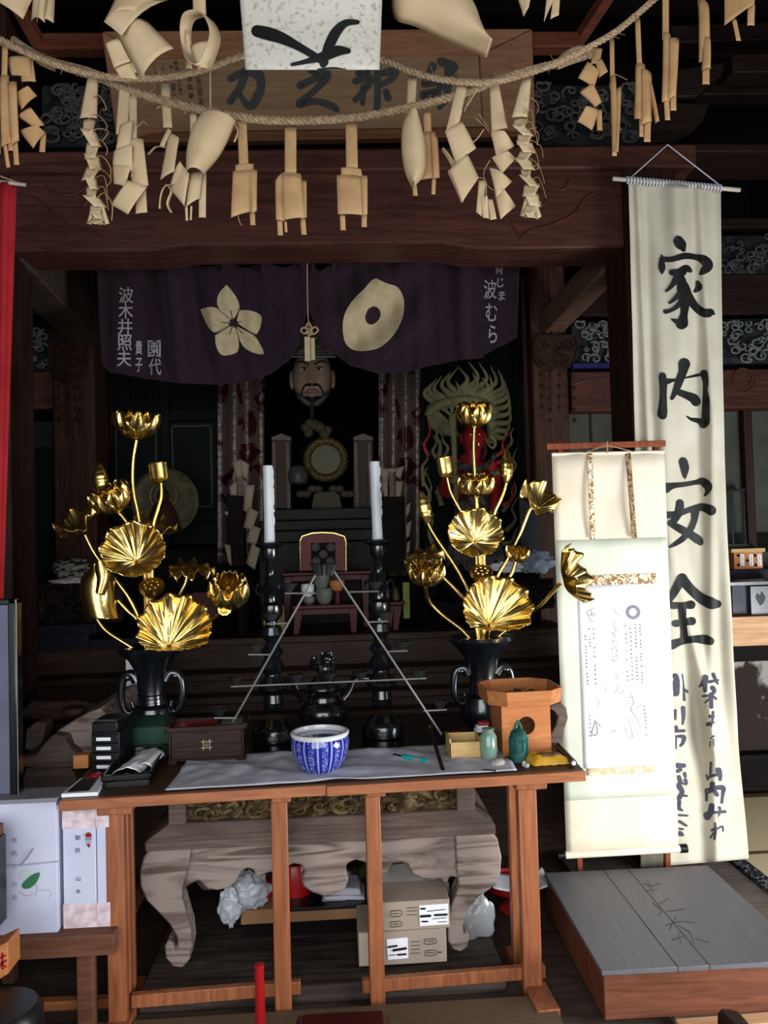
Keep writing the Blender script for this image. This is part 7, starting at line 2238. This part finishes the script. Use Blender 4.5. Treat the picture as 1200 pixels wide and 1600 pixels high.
mb.pprism([(680, 966), (684, 940), (800, 934), (806, 962)], YG - .05, .3)
build(mb, 'rock_base', W_BLACK, gd_, ang=60)

# red backed altar chair, red tables, cups on the dais
YCc = 4.12
t = thing('red_tablet_board', 'red lacquer board with gold edge and five round emblems standing on the dais', 'board', pt(505, 890, YCc))
ol = [(470, 892), (469, 846), (472, 838), (488, 833), (505, 832), (522, 833), (538, 838), (541, 846), (541, 892)]
build(MB().pprism(ol, YCc, .03), 'board', REDB, t, bevel=.003)
build(MB().tube([pt(x, y, YCc - .004) for x, y in ol], .0045, 6), 'gold_edge', GOLD, t)
build(MB().pbox(486, 848, 524, 882, YCc - .003, .004), 'dark_panel', W_BLACK, t, smooth=False)
mb = MB()
for x, y in ((493, 855), (517, 855), (505, 866), (494, 877), (516, 877)):
    mb.lathe(pt(x, y, YCc - .004), [(6.5 * mpp(YCc), -.002), (6.5 * mpp(YCc), .003), (4 * mpp(YCc), .005), (.001, .003)], 20, RX_)
each(mb, 'round_emblem', mat('dull_emblem', '#36302c', '#423c38', rough=.5), t)
ZD = pt(500, 992, 4.0).z


def redtable(x0, x1, ytop, Y, label, m_):
    a_, b_ = pt(x0, ytop, Y), pt(x1, ytop, Y)
    zt3 = (a_.z + b_.z) / 2
    t = thing('lacquer_table', label, 'small table', Vector(((a_.x + b_.x) / 2, Y + .1, ZD)))
    build(MB().box(a_.x, b_.x, Y, Y + .22, zt3 - .02, zt3), 'table_top', m_, t, bevel=.004)
    for x in (a_.x + .01, b_.x - .055):
        for y in (Y + .01, Y + .17):
            sx = 1 if x > (a_.x + b_.x) / 2 else -1
            mb = MB().hexa([(x + sx * .008, y, ZD), (x + .03 + sx * .008, y, ZD), (x + .03 + sx * .008, y + .03, ZD), (x + sx * .008, y + .03, ZD), (x, y, zt3 - .02), (x + .045, y, zt3 - .02), (x + .045, y + .03, zt3 - .02), (x, y + .03, zt3 - .02)])
            build(mb, 'leg', m_, t, bevel=.004)
    build(MB().box(a_.x + .02, b_.x - .02, Y + .012, Y + .03, zt3 - .05, zt3 - .02), 'apron', m_, t, bevel=.003)
    return zt3


zr1 = redtable(456, 562, 945, 4.02, 'low dark red lacquer table carrying the white cups on the dais', REDD)
zr2 = redtable(440, 580, 893, 4.26, 'long dark red lacquer shelf table behind the white cups', REDD)
zr3 = redtable(600, 632, 940, 4.05, 'small dark red lacquer table behind the tilted candle stick', REDD)
zr4 = redtable(298, 386, 925, 4.1, 'small dark table in the shade behind the closed gilt bloom', W_BLACK)
t4 = solo(MB().pprism([(297, 965), (297, 928), (304, 925), (340, 924), (340, 966)], 4.05, .03), 'red_screen', REDD, 'plain dark red upright panel behind the gilt lotus by the framed drawers', 'panel', bevel=.003)


def cup(x, y, w_, h_, z, Y, m_, label, name='offering_cup', cat='cup'):
    q_ = mpp(Y)
    c = pt(x, y, Y)
    c.z = z
    return solo(MB().lathe(c, [(w_ * .3 * q_, 0), (w_ * .33 * q_, 1.5 * q_), (w_ * .46 * q_, h_ * .3 * q_), (w_ * .5 * q_, h_ * .65 * q_), (w_ * .47 * q_, h_ * .95 * q_), (w_ * .49 * q_, h_ * q_), (w_ * .43 * q_, h_ * q_), (w_ * .4 * q_, h_ * .8 * q_), (.001, h_ * .75 * q_)], 28), name, m_, label, cat)


cup(483, 945, 19, 12, zr1, 4.1, CERG, 'grey glazed saucer cup beneath the white tea cup')
cup(481, 932, 21, 19, zr1 + 12 * mpp(4.1), 4.1, CERW, 'white handled tea cup on top of a grey cup')
cup(507, 944, 27, 24, zr1, 4.1, CERG, 'rounded grey green glazed pot in the middle of the low red table')
cup(503, 920, 26, 26, zr1 + 24 * mpp(4.1), 4.1, CERG, 'grey glazed pot stacked on the rounded pot with a dark flower mark')
t = cup(527, 925, 24, 16, zr1 + 20 * mpp(4.1), 4.08, W_CEDAR, 'small brown wooden bowl beside the stacked grey pots', 'wooden_bowl', 'bowl')
solo(MB().lathe((t.location.x, t.location.y, zr1), [(.02, 0), (.02, 20 * mpp(4.1) - .002), (.022, 20 * mpp(4.1))], 20), 'bowl_stand', REDD, 'dark red round stand beneath the small brown wooden bowl', 'bowl stand')
solo(MB().ball(pt(535, 942, 4.12), .018, .018, .012, 14, 8), 'dark_dish', BLACKP, 'tiny dark dish on the low red table beside the bowl stand', 'dish')
a_ = pt(607, 918, 4.12)
random.seed(12)
for i, (x, m_, h_, lab) in enumerate(((596, GOLDD, 24, 'small gilt ornament behind the tilted candlestick'), (606, BLACKP, 28, 'black lidded jar behind the tilted candlestick'), (619, GOLDD, 20, 'gilt rimmed cup at the end of the small red table'))):
    c = pt(x, 940, 4.12)
    c.z = zr3
    solo(MB().lathe(c, [(.016, 0), (.02, .01), (.018, h_ * .6 * mpp(4.1)), (.01, h_ * .8 * mpp(4.1)), (.012, h_ * .9 * mpp(4.1)), (.001, h_ * mpp(4.1))], 18), 'altar_ornament', m_, lab, 'ornament')
solo(MB().pbox(630, 910, 640, 966, 4.1, .02), 'green_glass_slip', GREENY, 'green glowing glass slip beside the small red table', 'glass')
solo(MB().pprism([(411, 976), (410, 948), (444, 946), (446, 990), (412, 994)], 4.02, .03), 'gold_edged_screen', GOLDD, 'small gold edged panel behind the stem of the taller candlestick', 'panel', bevel=.003)
t = thing('blue_bag', 'pale blue plastic bag on the dais behind the small open gilt bud', 'plastic bag', pt(840, 890, 4.1))
build(crumple(pt(838, 878, 4.12), .09, .06, .06, 14), 'bag_body', mat('pale_blue_plastic', '#8b95a8', '#a8b2c2', rough=.25, trans=.2), t, ang=60)
build(crumple(pt(800, 885, 4.14), .12, .05, .03, 15), 'bag_fold', WHITE, t, ang=60)
carving('openwork_carving', 'dark openwork carving low on the altar dais behind the wide gilt leaf', (800, 905, 868, 952), 4.02, 22, W_BLACK, W_DARK, n=26)

# shaded side by the red banner
carving('railing_carving', 'dark reddish carved railing panel below the patterned bundle', (40, 912, 190, 975), 4.05, 23, W_DARK, W_DARK, n=40)
mb = MB().lathe((pt(26, 980, 4.0).x, 4.0, pt(26, 975, 4.0).z), [(.05, 0), (.05, .22), (.06, .23), (.06, .25), (.045, .26), (.045, .28), (.058, .29), (.05, .31), (.035, .33), (.045, .36), (.04, .4), (.02, .43), (.001, .45)], 16)
solo(mb, 'railing_post', W_GREYD, 'grey railing post with an onion finial beside the red banner', 'post')
t = thing('patterned_bundle', 'bundle of black and white patterned cloth under clear film on the railing', 'bundle', pt(115, 910, 4.12))
build(crumple(pt(114, 888, 4.15), .105, .06, .055, 31, .15), 'cloth', MULTI, t, ang=60)
build(crumple(pt(114, 908, 4.13), .12, .06, .02, 32, .2), 'base_cloth', PINK, t, ang=60)
mb = MB()
for (x0, x1, y0, y1, Y, lab) in ((-40, 150, 978, 994, 3.97, 'upper blue black slab shelf laid along the dais edge'), (-40, 138, 994, 1016, 3.95, 'lower blue black slab laid along the dais edge beside the red banner'), (139, 228, 998, 1012, 3.96, 'short blue black slab at the end nearest the gilt lotus vase')):
    solo(MB().pbox(x0, y0, x1, y1, Y, .25), 'slab', SLATE, lab, 'slab', 'dark slabs on the dais', bevel=.004)
t = thing('paper_notice', 'narrow white paper notice hanging behind the vase by the green box', 'paper notice', pt(214, 1105, 3.5))
build(MB().pbox(197, 1018, 232, 1105, 3.5, .004), 'sheet', WHITE, t, smooth=False)
strokes('faint_writing', [[(212, 1068, 1.5), (216, 1074, 1.5)], [(214, 1078, 1.5), (212, 1086, 1.5), (217, 1088, 1.5)], [(213, 1092, 1), (217, 1094, 1)]], lambda x, y: pt(x, y, 3.497), INKG, t)
solo(MB().pbox(812, 766, 842, 862, 4.25, .02), 'grey_tablet', mat('grey_tablet_paint', '#222224', '#2b2b2d'), 'dim grey upright tablet between the guardian and the inner post', 'tablet', bevel=.003)


# keman ornaments on the inner posts
def keman(label, x0, x1, y0, y1, xs):
    Y = YB - .06
    t = thing('metal_pendant', label, 'pendant', pt((x0 + x1) / 2, y1, Y), 'fan shaped metal pendants')
    xm = (x0 + x1) / 2
    w_ = (x1 - x0) / 2
    ol = [(xm + w_ * X_, y0 + (y1 - y0) * Y_) for X_, Y_ in ((-.75, .0), (0, .03), (.75, 0), (.95, .1), (1, .35), (.9, .7), (.7, .88), (.35, 1), (0, .95), (-.35, 1), (-.7, .88), (-.9, .7), (-1, .35), (-.95, .1))]
    build(MB().pprism(ol, Y, .015), 'plate', IRON, t, bevel=.004)
    random.seed(int(x0))
    mb = MB()
    for k in range(14):
        cx, cy, r_ = xm + R(-.75, .75) * w_, y0 + R(.15, .85) * (y1 - y0), R(3, 8)
        mb.tube([pt(cx + r_ * (1 - .05 * j) * math.cos(j * .5), cy + r_ * (1 - .05 * j) * .8 * math.sin(j * .5), Y - .006) for j in range(14)], .004, 5)
    mb.tube([pt(x, y, Y - .004) for x, y in ol + ol[:1]], .005, 6)
    build(mb, 'scroll_relief', IRON, t)
    mb = MB().tube([pt(xm + 7 * math.cos(k * .524), y0 - 9 + 7 * math.sin(k * .524), Y) for k in range(13)], .005, 6).tube([pt(xm - 2, y0 - 2, Y), pt(xm + 2, y0 + 4, Y)], .01, 6)
    build(mb, 'ring', IRON, t)
    mb = MB()
    for i, x in enumerate(xs):
        n_ = 5 if i % 2 else 4
        mb.tube([pt(x, y1 - 2, Y + .005), pt(x + 2, y1 + 18 * n_ - 16, Y + .005)], .0015, 4)
        for k in range(n_):
            c = pt(x + k * .4, y1 + 8 + k * 17 + (i % 2) * 3, Y + .002)
            mb.add([c + Vector(v_) for v_ in ((-.013, 0, 0), (0, 0, .015), (.013, 0, 0), (0, 0, -.015), (0, -.006, 0), (0, .006, 0))], [(0, 1, 4), (1, 2, 4), (2, 3, 4), (3, 0, 4), (1, 0, 5), (2, 1, 5), (3, 2, 5), (0, 3, 5)])
    build(mb, 'bead_chain', IRON, t)


keman('rusty fan shaped metal pendant on the inner post by the lattice door', 76, 136, 532, 596, (92, 105, 118, 124))
keman('rusty fan shaped metal pendant with bead chains on the inner post by the guardian', 833, 902, 524, 578, (846, 858, 873, 896))

# ================================================================ beyond the long banner
t = thing('long_counter', 'pale wooden counter edge lit by daylight beyond the long banner', 'counter', pt(1180, 1250, 3.95))
build(MB().pbox(1100, 962, 1320, 1008, 3.95, .5), 'counter_front', W_LIGHT, t, bevel=.004)
build(MB().pbox(1100, 1008, 1320, 1032, 4.0, .4), 'shadow_rail', W_BLACK, t, smooth=False)
build(MB().pbox(1100, 1032, 1320, 1178, 4.08, .1), 'peeling_panel', PEEL, t, smooth=False)
build(MB().pbox(1100, 1178, 1320, 1235, 4.0, .3), 'base_rail', W_BLACK, t, bevel=.004)
zc_ = pt(1180, 962, 3.95).z
t = thing('shelf_step', 'blackened raised shelf step behind the pale counter', 'shelf', pt(1180, 960, 4.3))
yz = pt(1180, 889, 4.28).z
build(MB().box(pt(1100, 900, 4.28).x, pt(1320, 900, 4.28).x, 4.28, 4.45, zc_ - .02, yz), 'riser', SLATE, t, bevel=.004)
build(MB().pbox(1100, 832, 1320, 862, 4.44, .02), 'back_panel', W_BLACK, t, smooth=False)
t = thing('donation_box', 'orange wooden donation box with white paper labels and black fittings', 'box', pt(1168, 889, 4.3))
build(MB().pbox(1147, 862, 1192, 889, 4.3, .14), 'body', W_CEDAR, t, bevel=.002)
build(MB().pbox(1143, 857, 1196, 863, 4.295, .15), 'lid', W_BOX, t, bevel=.002)
PD = lambda x, y: pt(x, y, 4.296)
for x in (1160, 1174, 1187):
    l_ = build(MB().pbox(x - 3, 866, x + 3, 884, 4.297, .003), 'paper_label', WHITE, t, smooth=False)
    strokes('label_writing', [[(x - 1.2, 869, .8), (x + 1.2, 869, .8)], [(x, 872, 1), (x + .6, 874, 1)], [(x - 1, 877, .8), (x + 1, 877, .8)], [(x, 880, 1), (x, 882, 1)]], lambda a, b: pt(a, b, 4.294), INK, l_)
mb = MB()
for x, y in ((1154, 868), (1154, 883), (1180, 868), (1181, 883), (1168, 876)):
    p = PD(x, y)
    mb.add([p + Vector(v_) for v_ in ((-.01, 0, 0), (0, 0, .01), (.01, 0, 0), (0, 0, -.01), (0, -.005, 0))], [(0, 1, 4), (1, 2, 4), (2, 3, 4), (3, 0, 4)])
each(mb, 'metal_fitting', BLACKP, t, recalc=False)
t = thing('steel_box', 'dark steel box with a bright front and a flame shaped opening on the pale counter', 'box', pt(1180, 960, 4.0))
build(MB().pbox(1144, 914, 1174, 960, 4.03, .16), 'dark_side', mat('dark_steel', '#2b2c30', '#3a3b40', rough=.3, metal=.6), t, bevel=.002)
build(MB().pbox(1173, 915, 1240, 960, 4.0, .2), 'front', STEEL, t, bevel=.002)
build(MB().pbox(1140, 908, 1244, 914, 3.99, .24), 'lid', STEEL, t, bevel=.002)
mb = MB()
blob(mb, [(1184, 940), (1181, 933), (1184, 927), (1188, 930), (1190, 924), (1194, 929), (1196, 934), (1193, 942), (1188, 946)], lambda x, y: pt(x, y, 3.998), 3)
build(mb, 'opening', BLACKP, t, smooth=False, recalc=False)
t = thing('glass_case', 'empty black edged glass case standing on the shelf beyond the banner', 'glass case', pt(1148, 858, 4.35))
mb = MB()
for x in (1132, 1144, 1163):
    mb.pbox(x, 766, x + 2, 862, 4.36, .01)
mb.pbox(1130, 764, 1166, 767, 4.355, .2).pbox(1130, 850, 1170, 862, 4.355, .2)
build(mb, 'frame', BLACKP, t, smooth=False)
build(MB().pbox(1133, 767, 1163, 850, 4.365, .004), 'pane', mat('case_glass', '#ffffff', '#ffffff', rough=.02, trans=1), t, smooth=False)
